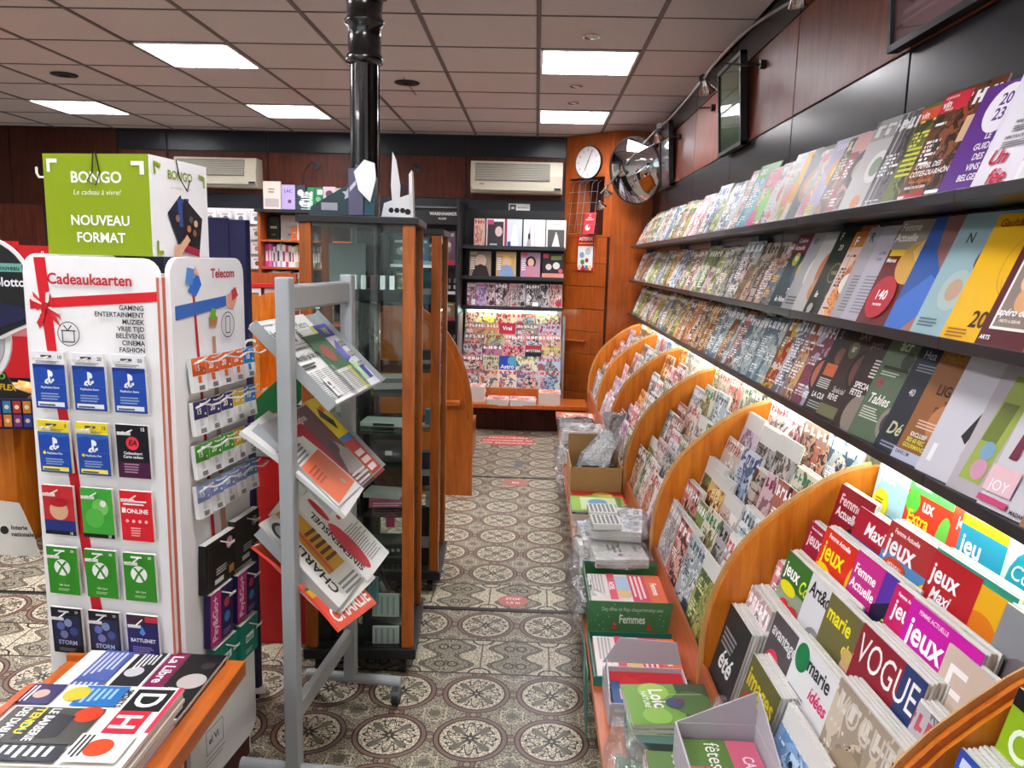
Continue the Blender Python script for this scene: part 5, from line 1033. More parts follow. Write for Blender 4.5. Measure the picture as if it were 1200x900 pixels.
def peg(m4, l=.05, parent=None):
    o = MB().tube([(0, 0, 0), (0, -l*.8, -.002), (0, -l, .004), (0, -l-.006, .014)], .0022, 6).build('hook', M['whitepl'], parent); o.matrix_basis = m4; return o
def giftcard(dx, z, w, h, fn, base, words, thick=.008, side=False, n=1, group='gift cards hanging on the stand'):
    """hangs on the front (or right side) board; dx from the near right corner"""
    if side: m = CSM @ Matrix.Translation((.022, dx+w/2, 0)) @ Matrix.Rotation(R(90), 4, 'Z')
    else: m = CSM @ Matrix.Translation((-dx-w/2, -.016, 0))
    mm_ = m @ Matrix.Translation((0, -thick-.003, z-h)) @ Matrix.Rotation(R(2), 4, 'X')
    MB_key = ('card', round(w, 3), round(h, 3), thick)
    if MB_key not in MCACHE: MCACHE[MB_key] = sheet_mesh('gift_card', w, h, thick, [M['flat'], M['pages'], M['white']], 0, 0, 1, 1)
    me, bf = MCACHE[MB_key]; o = bpy.data.objects.new('gift_card', me); COL.objects.link(o); o.matrix_basis = mm_; colobj(o, base)
    tag(o, words, 'gift card', group)
    k = Ink(w, h, step=.0002); fn(k); k.build(o, off=(-w/2, 0, 0))
    hk = MB().tube([(0, thick, h-.012), (0, -.03, h-.014), (0, -.036, h-.008)], .002, 6).build('hook', M['whitepl'], o)
    MB().box(-.018, -.032, h-.017, .018, -.0312, h-.009).build('price_tab', M['whitepl'], o)
    return o
def ps(k, amt, top='e8e8ec', plus=False):
    k.rect(0, .78, 1, 1, top); k.text(amt, .93, .88, .06, '222222', al='R'); k.lines(.1, .80, .9, .85, 2, '777777'); k.rect(.28, .9, .62, .94, '4a4a4a')
    k.rect(0, 0, 1, .78, '1f4aa8'); k.poly([(0, .78), (0, .7), (.3, .74), (.6, .68), (1, .72), (1, .78)], '16348a' if not plus else '2a6ac8')
    # symbol: upright P over a lying S
    k.rect(.46, .46, .52, .68, 'f2f4f8'); k.poly([(.52, .68), (.6, .65), (.62, .6), (.58, .56), (.52, .58)], 'f2f4f8'); k.poly([(.36, .5), (.46, .54), (.46, .5), (.4, .47), (.46, .46), (.46, .43), (.34, .45)], 'f2f4f8'); k.poly([(.52, .5), (.64, .54), (.66, .5), (.52, .44), (.52, .47), (.6, .5)], 'f2f4f8')
    k.text('PlayStation Plus' if plus else 'PlayStation Store', .5, .36, .035, 'e8ecf4', al='C', maxw=.7)
    if plus: k.disc(.18, .38, .05, 'f0d020')
    k.line(0, .44, 1, .44, .006, '6080c0'); k.lines(.2, .16, .8, .3, 3, '90a8d8'); k.rect(.08, .04, .92, .12, 'f0e060' if plus else 'e8ecf4'); k.lines(.12, .05, .88, .11, 1, '555555')
def xbox(k):
    k.rect(0, 0, 1, 1, '2f8a1f'); k.rect(.25, .9, .6, .94, 'e8f0e8'); k.text('50', .9, .9, .05, 'e8f0e8', al='R'); k.disc(.48, .57, .26, 'f0f4f0')
    for s_ in (1, -1): k.poly([(.48-s_*.2, .42), (.48-s_*.12, .42), (.48+s_*.02, .58), (.48+s_*.18, .70), (.48+s_*.1, .70), (.48-s_*.04, .6)], '2f8a1f')
    k.text('Gift Card', .5, .18, .04, 'd8e8d0', al='C'); k.lines(.3, .08, .7, .14, 2, 'a8d098')
def storm(k):
    k.rect(0, 0, 1, 1, '14151c'); k.rect(.25, .9, .6, .94, 'c8c8d0'); k.text('20', .9, .9, .05, 'c8c8d0', al='R'); k.rect(.06, .2, .94, .84, '20264a')
    for a, b, c in ((.3, .6, '5868a8'), (.55, .68, '8090b8'), (.72, .5, '3a4a88'), (.4, .42, '6a70a0')): k.disc(a, b, .13, c)
    k.text('STORM', .5, .2, .09, 'a8b0d0', al='C', maxw=.7); k.lines(.2, .06, .8, .14, 2, '707080')
def gen_card(bg, tx, col='ffffff', sub=None, tc='ffffff'):
    def f(k):
        k.rect(0, 0, 1, 1, bg); k.rect(.25, .9, .6, .94, 'e8e8e8')
        k.text(tx, .5, .3, .11, tc, al='C', maxw=.86)
        if sub: k.lines(.15, .08, .85, .24, 4, sub)
    return f
CX = [.255, .146, .037]; cw = .088
for i, (z, h) in enumerate(((1.30, .145), (1.125, .137), (.955, .133), (.79, .131), (.622, .129))):
    for j, dx in enumerate(CX):
        pos = ('left', 'middle', 'right')[j]
        if i == 0: giftcard(dx, z, cw, h, lambda k, a=('10', '20', '50')[j]: ps(k, a), 'e8e8ec', 'blue gift card with white header, %s column, top row' % pos)
        if i == 1 and j < 2: giftcard(dx, z, cw, h, lambda k, a=('3', '12')[j]: ps(k, a, 'ecd42a', True), 'ecd42a', 'blue gift card with yellow header, %s column, second row' % pos)
        if i == 1 and j == 2: giftcard(dx, z, cw, h, lambda k: (k.rect(0, 0, 1, 1, '171422'), k.text('15', .9, .9, .06, 'ffffff', al='R'), k.rect(0, 0, 1, .3, '4a1840'), k.disc(.5, .66, .2, 'e83848'), k.text('EA', .5, .62, .1, '171422', al='C', shear=.2), k.text('Cadeaukaart', .5, .45, .05, 'e8e8e8', al='C', maxw=.7), k.text('Carte cadeau', .5, .38, .05, 'e8e8e8', al='C', maxw=.7), k.lines(.2, .1, .8, .3, 4, 'b888a8')), '171422', 'black and purple gift card with a red disc')
        if i == 2 and j == 0: giftcard(dx, z, cw, h, lambda k: (k.rect(0, 0, 1, 1, 'c22a30'), k.rect(0, 0, 1, .3, '22307a'), k.disc(.5, .5, .3, 'd8a888'), k.disc(.5, .66, .3, 'b81c26', ry=.14), k.rect(0, 0, 1, .08, '14141a'), k.text('15', .9, .02, .05, 'ffffff', al='R')), 'c22a30', 'red and blue gift card in the left column')
        if i == 2 and j == 1: giftcard(dx, z, cw, h, lambda k: (k.rect(0, 0, 1, 1, '3fa53a'), k.disc(.6, .62, .26, '78c860'), k.disc(.4, .4, .3, '56b848'), k.disc(.7, .7, .1, 'f0f4f0'), k.rect(0, 0, 1, .08, '14141a'), k.text('25', .9, .02, .05, 'ffffff', al='R')), '3fa53a', 'light green blotched gift card above the plain green ones')
        if i == 2 and j == 2: giftcard(dx, z, cw, h, lambda k: (k.rect(0, 0, 1, 1, 'd81c2a'), k.lines(.1, .72, .9, .84, 2, 'ffffff'), k.rect(.05, .56, .17, .66, 'ffffff'), k.text('ONLINE', .2, .56, .085, 'ffffff', maxw=.72), k.disc(.2, .4, .05, 'f8c0c0'), k.disc(.4, .4, .05, 'f8c0c0'), k.disc(.6, .4, .05, 'f8c0c0'), k.disc(.8, .4, .05, 'f8c0c0'), k.lines(.3, .1, .7, .3, 4, 'f8b0b0')), 'd81c2a', 'bright red gift card with white lettering')
        if i == 3: giftcard(dx, z, cw, h, xbox, '2f8a1f', 'green gift card with a crossed white disc, %s column' % pos)
        if i == 4 and j < 2: giftcard(dx, z, cw, h, storm, '14151c', 'dark gift card with blue figures, %s column, lowest row' % pos)
        if i == 4 and j == 2: giftcard(dx, z, cw, h, lambda k: (k.rect(0, 0, 1, 1, '231c5a'), k.rect(0, .82, 1, 1, '3a1430'), k.rect(.6, .86, 1, .98, 'c83038'), k.poly([(.5, .76), (.6, .62), (.5, .56), (.4, .62)], '4a90e0'), k.text('BATTLENET', .5, .42, .075, 'f0f0f8', al='C', maxw=.8), k.lines(.15, .08, .85, .34, 6, '8878c0')), '231c5a', 'deep purple gift card with a blue crystal, lowest row')
# phone top-up cards on the side, four rows of five
rowc = [(1.285, ['e2642a']*4+['2a7ac0'], 'orange'), (1.172, ['2e2460']*3+['d8b020', '2a7ac0'], 'dark violet'), (1.058, ['4a9a30']*3+['c8a820', '2f60a8'], 'green'), (.95, ['8898c8', '7888c0', '8898c8', '8090c0', '4a80b8'], 'pale blue')]
RNM = ['top', 'second', 'third', 'fourth']; CNM = {'e2642a': 'orange', '2a7ac0': 'blue', '2e2460': 'dark violet', 'd8b020': 'yellow', '4a9a30': 'green', 'c8a820': 'mustard', '2f60a8': 'royal blue', '8898c8': 'lavender', '7888c0': 'periwinkle', '8090c0': 'pale blue', '4a80b8': 'steel blue'}
for i, (z, cols, nm) in enumerate(rowc):
    for j, c in enumerate(cols):
        dx = .055+j*.066; w = .055; h = .088
        m = CSM @ Matrix.Translation((.05, dx+w/2-.01, z-h+.002)) @ Matrix.Rotation(R(84), 4, 'Z') @ Matrix.Rotation(R(-8), 4, 'X')
        o = empty('phone_card', 'white tipped %s phone top-up card, %s from the camera, %s row' % (CNM[c], ORD[j], RNM[i]), 'phone card', group='phone top-up cards on the side of the stand'); o.matrix_basis = m
        me, bf = sheet_mesh('card', w, h, .012, [M['flat'], M['pages'], M['white']], -.012, -.006, 2, 5)
        me2, bf = sheet_mesh('card', w, h, .012, [M['flat'], M['pages'], M['white']], -.004, 0, 2, 5)
        cd = bpy.data.objects.new('card', me2); COL.objects.link(cd); cd.parent = o; colobj(cd, 'e6e6e6')
        k = Ink(w, h, step=.0003); k.rect(0, .48, 1, 1, c); k.text(('15', '20', '20', '20', '10')[j], .2, .62, .16, 'f4f0ec', maxw=.4); k.disc(.82, .6, .06, 'f0f0f0'); k.rect(.35, .26, .6, .46, c if i == 0 else 'c8c8c8'); k.lines(.35, .06, .75, .2, 3, '555555', .6, 0)
        k.build(cd, bend=bf, off=(-w/2, 0, 0))
        MB().tube([(0, .05, h-.006), (0, -.012, h-.008), (0, -.03, h-.002), (0, -.036, h+.003)], .0022, 6).build('hook', M['whitepl'], o)
    # wavy price wire through the row
    P = [CSM @ Vector((.052+.028*(u/10), .04+u*.033, z-.010+.006*math.sin(u*1.9))) for u in range(11)]
    MB().tube(P, .003, 6).build('price_wire', M['whitepl'], CS, world=True)
for dx, z, w, h, bg, txt, words in ((.06, .785, .155, .14, '1c1815', 'blk', 'black multi-pack of phone cards with a pink dot, nearer'), (.215, .80, .145, .145, '25231f', 'blk2', 'black multi-pack of phone cards with a grey dot, farther'),
    (.075, .64, .12, .155, '2a1850', 'Pay&Go+', 'magenta and violet phone pack, nearer of the two'), (.222, .635, .115, .145, '2a1850', 'Pay&Go+', 'magenta and violet phone pack, farther of the two'),
    (.232, .475, .105, .115, '14806a', 'base', 'teal green phone pack low on the stand side, farther'), (.09, .475, .12, .1, '14806a', 'base', 'teal green phone pack low on the stand side, nearer')):
    def f(k, txt=txt, bg=bg):
        k.rect(0, 0, 1, 1, bg)
        if txt.startswith('blk'): k.disc(.8, .78, .11, 'd88aa0' if txt == 'blk' else '8a8a88'); k.lines(.35, .26, .75, .42, 3, 'c8c8c4'); k.rect(.3, .08, .6, .18, 'e0e0dc'); k.text('Axx', .66, .3, .12, '3a3430'); k.rect(.78, .12, .96, .28, 'c87828'); k.line(.08, 0, .08, 1, .02, '4a4440'); k.line(.16, 0, .16, 1, .02, '383430')
        elif txt == 'base': k.rect(.3, .4, .75, .62, 'e8f4f0'); k.text('base', .52, .44, .13, '14806a', al='C', maxw=.4); k.lines(.3, .1, .7, .24, 2, 'a8d8c8')
        else: k.rect(0, 0, .45, 1, 'c42a78'); k.text(txt, .3, .08, .16, 'f4dce8', rot=math.pi/2, maxw=1.1); k.disc(.7, .66, .12, 'c83c50'); k.disc(.72, .38, .13, '3a88c0'); k.lines(.55, .06, .9, .18, 3, '9080c0')
    giftcard(dx, z, w, h, f, bg, words, .02, side=True, group='phone packs on the side of the stand')
# packs on the hidden left side that peep past the front board
for i, (z, h, c, nm) in enumerate(((1.285, .17, '8aa8c8', 'upper'), (1.12, .13, '9ab4cc', 'middle'), (.95, .13, 'c8c0a8', 'lower'))):
    m = CSM @ Matrix.Translation((-.435, .10, z-h)) @ Matrix.Rotation(R(-60), 4, 'Z')
    o = mag(m, .1, h, .01, c+' ffffff', ink(lambda k: (k.rect(0, 0, 1, 1, c), k.rect(0, .1, 1, .3, 'dce4ec'), k.rect(0, .5, 1, .6, 'e4eaf0')), .1, h), 'pale striped card pack behind the left edge of the stand, '+nm, 'card packs left of the stand', flat=True, name='gift_card', cat='gift card')
    MB().tube([(0, 0, h-.01), (.04, .04, h-.01)], .002, 6).build('hook', M['whitepl'], o)

# green and white cardboard box on top
def build_top_box():
    t = empty('cardboard_box', 'lime green and white advertising box on top of the gift card stand', 'box', (-.945, 1.905, 1.54), R(-7))
    w, d, h = .285, .26, .245
    o = MB().box(-w, 0, 0, 0, d, h).build('body', M['white'], t, bevel=.001)
    k = Ink(w, h, y=-.0006); k.rect(0, 0, 1, 1, '84980a'); k.text('BONGO', .5, .72, .105, 'f0f2e4', al='C', maxw=.66); k.text('Le cadeau à vivre!', .5, .6, .05, 'e8ecd0', al='C', bold=0, shear=.25, maxw=.5); k.text('NOUVEAU', .52, .3, .095, 'f0f2e4', al='C', maxw=.6); k.text('FORMAT', .52, .13, .095, 'f0f2e4', al='C', maxw=.52)
    for p in ([(.04, .95), (.14, .95), (.14, .91), (.07, .91), (.07, .82), (.04, .82)], [(.96, .93), (.84, .93), (.84, .89), (.92, .89), (.92, .8), (.96, .8)]): k.poly(p, 'f0f2e4')
    k.build(t, 'box_print', off=(-w, 0, 0))
    k = Ink(d, h, y=-.0006); k.text('BONGO', .5, .8, .085, '84980a', al='C', maxw=.5); k.text('Le cadeau à vivre!', .5, .7, .035, 'b8b8a8', al='C', bold=0, shear=.25, maxw=.36)
    for p in ([(.06, .95), (.17, .93), (.17, .89), (.09, .905), (.09, .82), (.06, .82)], [(.94, .88), (.83, .9), (.83, .86), (.91, .845), (.91, .76), (.94, .76)], [(.06, .02), (.06, .16), (.09, .16), (.09, .06), (.16, .06), (.16, .02)]): k.poly(p, '84980a')
    for a, p, c in ((0, [(.25, .45), (.48, .65), (.62, .3), (.42, .12)], '1c1e30'), (0, [(.42, .6), (.62, .62), (.6, .3), (.44, .32)], '2a4a90'), (0, [(.5, .55), (.55, .62), (.86, .42), (.78, .02), (.5, .1)], '241a20'), (0, [(.5, .14), (.78, .08), (.78, .0), (.5, .06)], 'a82040'), (0, [(.32, .0), (.42, .0), (.62, .18), (.56, .24), (.46, .14), (.34, .12)], 'dca888')): k.poly(p, c)
    for a, b, c in ((.6, .3, 'b87040'), (.7, .26, '8a5a40'), (.64, .4, '505868'), (.4, .4, '8a6a60'), (.72, .36, 'c8a880')): k.disc(a, b, .035, c)
    k.build(t, 'box_print', M4=Matrix.Translation((.0006, 0, 0)) @ Matrix.Rotation(R(90), 4, 'Z'))
    MB().tube([(-.145, -.004, .247), (-.15, -.004, .2), (-.165, -.004, .18), (-.14, -.006, .17), (-.13, -.004, .2), (-.14, -.002, .25)], .0015, 6).build('hanging_wire', M['blackmat'], t)
    MB().tube([(.004, .11, .247), (.006, .12, .2), (.008, .15, .17), (.004, .17, .2)], .0015, 6).build('hanging_wire', M['blackmat'], t)
    MB().tube([(-w-.0, .02, .19), (-w-.03, .02, .19), (-w-.036, .02, .2), (-w-.036, .02, .215)], .003, 6).build('hook', M['whitepl'], t)
build_top_box()

# navy scratch-card stand behind
def build_navy():
    t = empty('navy_stand', 'tall navy blue display stand right behind the gift card stand', 'display stand', (-.925, 2.5, 0), R(12))
    MB().box(-.26, 0, .04, -.06, .02, 1.665).build('front_panel', M['navy'], t, bevel=.003)
    MB().prism([(-.06, 0), (-.01, .0), (.0, .012), (-.0, .03), (-.06, .03)], .04, 1.66, 'z').build('side_panel', M['navy'], t, bevel=.002)
    MB().box(-.25, .02, .02, -.03, .06, 1.6).build('body', M['blackmat'], t)
    MB().box(-.2, -.004, .02, .012, .04, .04).build('white_foot', M['white'], t)
    MB().box(-.2, .0, .0, -.01, .06, .02).build('plinth', M['navy'], t)
    k = Ink(1, 1, y=-.001); k.text('SC', -.06, 1.235, .042, 'f0f0f0', shear=.1); k.text('SC', -.05, .8, .03, 'c8c8d8', shear=.1)
    k.build(t, 'lettering')
build_navy()

# newspaper shelf at the lower left
def build_news_shelf():
    t = empty('newspaper_shelf', 'orange wooden newspaper shelf at the lower left corner', 'shelf', (-.95, 1.4, 0))
    MB().box(-1.2, .85, .468, -.752, 1.852, .485).build('shelf_board', M['wood_h'], t, world=True)
    MB().box(-.775, .85, .462, -.728, 1.86, .502).build('side_rim', M['wood_h'], t, world=True, bevel=.002)
    MB().box(-1.2, 1.852, .462, -.775, 1.866, .502).build('back_rim', M['wood_h'], t, world=True)
    MB().box(-1.16, .9, .0, -.96, 1.8, .468).build('base', M['wood_dark'], t, world=True)
build_news_shelf()
def flatM(x, y, z, rz=-90, tilt=0):
    """page lying face up; local x -> right of page, local z -> top of page"""
    return Matrix.Translation((x, y, z)) @ Matrix.Rotation(R(rz), 4, 'Z') @ Matrix.Rotation(R(-90+tilt), 4, 'X')
def lalibre(k):
    W1(k, 'f0eee8'); k.rect(.0, .74, .98, 1, '1c1a1c'); k.disc(.45, .9, .12, 'b8b0ac'); k.lines(.55, .78, .9, .82, 3, 'c8c8c8'); k.disc(.2, .93, .06, '3a3434')
    k.rect(0, .60, .8, .74, '7a2048'); k.text('La Libre', .06, .635, .075, 'f4e8ee', maxw=.55)
    k.rect(0, .38, .98, .58, '2c2a2e'); k.disc(.35, .46, .08, 'c8c8c8'); k.lines(.05, .42, .3, .56, 5, 'e0e0e0'); k.rect(0, .58, .98, .59, 'ffffff')
    k.rect(0, .12, .5, .34, '5060a0'); k.lines(.05, .14, .45, .32, 5, 'c8cce8'); k.disc(.55, .3, .06, '7a9838'); k.rect(.5, .12, .98, .34, '4a5a98'); k.lines(.55, .14, .9, .32, 5, 'c8cce8')
for i in range(4): mag(flatM(-1.145+.002*i, 1.73-.003*i, .487+.008*i, -90), .29, .36, .007, 'f0eee8', ink(lalibre, .29, .36) if i == 3 else None, 'black and plum front page newspaper on the stack behind, %s from the top' % ORD[3-i], 'folded newspapers with a plum title', flat=True, name='newspaper', cat='newspaper')
def dh(k):
    W1(k, 'f2f0ea'); k.rect(0, .97, .6, 1.0, 'd83050')
    k.rect(.04, .72, .34, .96, '1c1c1e'); k.text('D', .19, .76, .16, 'f4f4f4', al='C', rot=0); k.rect(.34, .72, .62, .92, 'c8283c'); k.text('H', .48, .74, .15, 'f4f4f4', al='C'); k.text('SPORTS', .06, .66, .04, '1c1c1e')
    k.rect(.02, .38, .3, .66, '2a6cb0'); k.lines(.06, .42, .26, .62, 5, '9cc4e8'); k.disc(.14, .36, .1, 'c8b838'); k.rect(.02, .0, .3, .25, '302858'); k.disc(.16, .14, .06, 'c8a090'); k.lines(.05, .02, .28, .1, 3, 'e0e0e8')
    k.rect(.34, .08, .78, .64, '46443e'); k.disc(.42, .56, .1, 'c83c20'); k.disc(.6, .34, .12, '4a9a98'); k.poly([(.4, .3), (.75, .25), (.7, .5), (.45, .5)], '28262a')
    for i, (tx, c) in enumerate((('LE BARBERIE', 'f0f0ec'), ('TENDU', 'e8d830'), ('DES DIABLES', 'f0f0ec'))): k.text(tx, .36, .32-.09*i, .055, c, maxw=.4)
    k.rect(.8, .06, .98, .62, '202430'); k.lines(.82, .1, .96, .58, 9, 'e8e8d8'); k.rect(.66, .64, .98, .96, 'e8e4dc'); k.disc(.82, .8, .1, 'd84820'); k.lines(.68, .66, .94, .74, 3, '2a2a30'); k.rect(.06, 0, .5, .05, 'd85020')
for i in range(9): mag(flatM(-1.14+rnd.uniform(-.004, .004), 1.485+rnd.uniform(-.004, .004), .487+.0082*i, -90+rnd.uniform(-1, 1)), .29, .355, .0075, 'f0e8e4' if i % 2 else 'e05060', ink(dh, .29, .355) if i == 8 else None, 'red edged sports newspaper on the front stack, %s from the top' % ORD[8-i], 'folded sports newspapers', flat=True, name='newspaper', cat='newspaper')
def third(k): W1(k, '3c6cb0'); k.rect(.0, .3, .6, .8, 'e8e020'); k.disc(.3, .5, .1, '8a8a20'); k.rect(0, .82, 1, 1, '90a8c8'); k.lines(.65, .1, .95, .9, 8, 'c8d8f0')
for i in range(5): mag(flatM(-1.15, 1.17, .487+.0085*i, -90+rnd.uniform(-1, 1)), .3, .37, .008, 'e8e8e8', ink(third, .3, .37) if i == 4 else None, 'blue and yellow newspaper at the bottom left corner, %s from the top' % ORD[4-i], 'newspapers with a yellow box', flat=True, name='newspaper', cat='newspaper')
# newspaper at the bottom edge, on its own low stand
t = empty('paper_stand', 'small white newspaper stand at the bottom edge of the picture', 'stand', (-.52, 1.25, 0))
MB().box(-.66, 1.05, .47, -.40, 1.40, .485).build('top', M['cream'], t, world=True, bevel=.004)
MB().box(-.6, 1.1, 0, -.46, 1.35, .47).build('base', M['cream'], t, world=True)
def heute(k): W1(k, 'e8e6de'); k.text('Heute sind unsere', .3, .8, .07, 'b8383c', maxw=.5); k.text('Liebe Leser', .06, .86, .05, '222222', maxw=.22); k.lines(.06, .74, .24, .84, 3, '222222'); k.disc(.86, .82, .07, '2a2a2c', ry=.04); k.lines(.06, .1, .9, .6, 10, '777777')
for i in range(3): mag(flatM(-.53, 1.06, .487+.01*i, 2), .27, .36, .009, 'e8e6de', ink(heute, .27, .36) if i == 2 else None, 'white newspaper with red script at the bottom edge, %s from the top' % ORD[2-i], 'newspapers with a red script', flat=True, name='newspaper', cat='newspaper')

# ---------------------------------------------------------------- grey newspaper rack
RK = Matrix.Translation((-.65, 2.0, 0)) @ Matrix.Rotation(R(-5), 4, 'Z')
TR = [(1.365, 1.150), (1.085, .865), (.79, .57)]       # back and front height of each tray
def build_rack():
    t = empty('newspaper_rack', 'grey metal newspaper rack on castors with three sloping trays', 'rack', (-.65, 2.0, 0), R(-5))
    for y in (0, .5):
        MB().box(-.02, y-.02, .1, .02, y+.02, 1.495).build('post', M['grey'], t, bevel=.004)
        MB().cyl((-.16, y, .095), (.18, y, .095), .018, 14).build('foot_tube', M['grey'], t, smooth=False)
        for x in (-.14, .16):
            MB().cyl((x, y, .055), (x, y, .09), .009, 8).build('castor_stem', M['greydk'], t)
            w = MB().cyl((x-.012, y+.01, .027), (x+.012, y+.01, .027), .027, 16).build('castor_wheel', M['rubber'], t, bevel=.003)
            MB().box(x-.018, y-.01, .03, x+.018, y+.03, .058).build('castor_housing', M['greydk'], t, bevel=.004)
    MB().box(-.014, .018, 1.405, .014, .482, 1.475).build('top_rail', M['grey'], t, bevel=.008)
    MB().box(-.012, .018, .235, .012, .482, .285).build('lower_rail', M['grey'], t, bevel=.004)
    for zb, zf in TR:
        xb, xf = -.105, .115; d = Vector((xf-xb, 0, zf-zb)).normalized(); n = Vector((-d.z, 0, d.x))
        def q(u, v): p = Vector((xb, 0, zb))+d*u+n*v; return (p.x, p.z)
        L = (Vector((xf, 0, zf))-Vector((xb, 0, zb))).length
        MB().prism([q(0, 0), q(L, 0), q(L, .003), q(0, .003)], .023, .477).build('tray_sheet', M['grey'], t)
        MB().prism([q(L, 0), q(L+.003, 0), q(L+.003, .022), q(L, .022)], .023, .477).build('tray_lip', M['grey'], t)
        for y in (.021, .475): MB().prism([q(0, -.012), q(L, -.012), q(L, .02), q(0, .02)], y, y+.003).build('tray_side', M['grey'], t)
build_rack()
def trayM(k, along, u, v=.004, rot=0, yaw=0):
    """page on tray k; its foot at slope distance u from the back edge; local z climbs the tray, local x runs away from the camera"""
    zb, zf = TR[k]; xb, xf = -.105, .115; d = Vector((xf-xb, 0, zf-zb)).normalized(); n = Vector((-d.z, 0, d.x))
    p = Vector((xb, 0, zb))+d*u+n*v
    z = -d; x = Vector((0, 1, 0)); y = -n
    m = Matrix(((x.x, y.x, z.x, p.x), (x.y, y.y, z.y, along), (x.z, y.z, z.z, p.z), (0, 0, 0, 1)))
    return RK @ m @ Matrix.Rotation(R(rot), 4, 'Y')
def canard(k):
    W1(k, 'e9e9e6'); k.text('Trafic de drogue', .1, .93, .025, '222222', maxw=.5); k.text('LIVRES', .65, .93, .02, '222222', bold=0)
    k.text('Le Canard', .5, .8, .075, '18181a', al='C', maxw=.62); k.text('enchaîné'.replace('î', 'i'), .5, .71, .055, '18181a', al='C', maxw=.5); k.lines(.04, .72, .16, .9, 7, '555555'); k.lines(.84, .72, .96, .9, 7, '555555')
    k.line(.03, .67, .97, .67, .006, '222222'); k.line(.03, .94, .97, .94, .004, '222222'); k.text('Les soldes monstres de la foire', .5, .61, .035, '222222', al='C', maxw=.85); k.text('Le Mondial qui fait jaser', .5, .5, .06, '1c1c1e', al='C', maxw=.9); k.lines(.06, .40, .6, .47, 2, '333333')
    for i in range(4): k.lines(.05+.235*i, .05, .25+.235*i, .37, 16, '8a8a88', .4, .1)
    k.rect(.3, .06, .5, .26, 'e9e9e6'); k.disc(.38, .2, .035, '333333'); k.line(.38, .18, .42, .07, .012, '333333'); k.line(.33, .14, .45, .15, .008, '333333')
def plainnews(hd, c, pc=None):
    def f(k):
        W1(k, 'e6e6e2'); k.text(hd, .5, .84, .08, '222222', al='C', maxw=.8, bold=0); k.line(.04, .8, .96, .8, .005, '333333')
        k.rect(.05, .3, .95, .74, c)
        if pc: k.disc(.5, .5, .2, pc)
        for i in range(4): k.lines(.05+.235*i, .04, .25+.235*i, .27, 12, '8a8a88', .4, .1)
    return f
def tr(k, along, u, w, h, t, pal, fn, words, v=.004, rot=0, bend=0):
    mag(trayM(k, along, u, v, rot), w, h, t, pal, ink(fn, w, h) if fn else None, words, 'newspapers on the grey rack', flat=True, name='newspaper', cat='newspaper', bend=bend)
tr(0, .14, .305, .22, .31, .012, 'e9e9e6', canard, 'black and white satirical newspaper at the near end of the top tray')
tr(0, .30, .305, .17, .31, .008, 'e6e6e2', plainnews('Metro', '4a7050', 'a85848'), 'newspaper with a green panel in the middle of the top tray')
tr(0, .415, .305, .15, .26, .010, '5a58a8', lambda k: (W1(k, 'e8e8e8'), k.rect(0, .8, 1, 1, '5a58b0'), k.rect(0, 0, .16, 1, 'd8dc30'), k.poly([(.2, .6), (.6, .75), (.6, .45), (.2, .4)], '6a62b8'), k.rect(.55, .1, .8, .3, '5a58b0'), k.text('Vif', .4, .84, .1, 'd8e020'), *[k.text('COCO', .62, .62-.17*i, .08, '28242c', maxw=.3) for i in range(3)], k.rect(.25, .1, .5, .4, 'a8d8a0')), 'purple and yellow weekly at the far end of the top tray')
tr(1, .31, .325, .25, .32, .012, '7a2a30', lambda k: (W1(k, '6e4a50'), k.rect(0, .0, .3, 1, 'b82a3c'), k.text('imagine', .1, .86, .07, 'd8c8c8'), k.poly([(.3, .2), (.6, .55), (.9, .3), (.7, .1)], 'a8a0a0'), k.disc(.5, .5, .1, '5a4448'), k.lines(.3, .06, .8, .2, 3, 'e8e0e0')), 'maroon illustrated weekly on the middle tray')
tr(1, .43, .325, .10, .33, .010, 'e8c820', lambda k: (W1(k, 'c8483c'), k.rect(0, .5, 1, 1, 'e8cc28'), k.poly([(.1, .8), (.5, .6), (.7, .7), (.4, .9)], '28282c'), k.disc(.6, .86, .12, 'd83c20'), k.rect(.0, .45, 1, .52, '3a78c0'), k.lines(.1, .08, .8, .35, 3, 'f0e0dc', .7)), 'yellow and red comic weekly at the far end of the middle tray', v=.006)
tr(1, .125, .335, .21, .36, .012, 'dcdcd8', lambda k: (W1(k, 'dcdcd8'), k.text('AN', .2, .78, .12, '1c1c1e', rot=0), k.rect(.1, .68, .9, .71, 'b83040'), k.lines(.1, .52, .9, .66, 4, '777777'), k.rect(.12, .1, .95, .5, 'e07048'), k.lines(.2, .3, .6, .45, 4, 'b04028'), k.disc(.7, .18, .05, 'b8a8a0')), 'newspaper with an orange panel drooping from the middle tray', v=.018, rot=-6, bend=.03)
tr(2, .36, .33, .24, .33, .010, 'e9e9e6', lambda k: (W1(k, 'eae9e8'), k.rect(.0, .18, .12, .9, 'eae9e8'), k.text('SINEMENSUEL', .2, .1, .095, '1c1c1e', rot=math.pi/2, maxw=1.0), k.disc(.3, .35, .16, 'c83040', ry=.4), k.disc(.36, .8, .07, 'c83040', ry=.2), k.lines(.45, .1, .95, .5, 14, '9a9a98', .4), k.line(.5, .85, .8, .7, .01, '444444'), k.disc(.75, .88, .06, '444450'), k.disc(.6, .62, .04, 'd84030'), k.disc(.55, .8, .04, 'c8c840')), 'white newspaper with red blots on the lowest tray', v=.022)
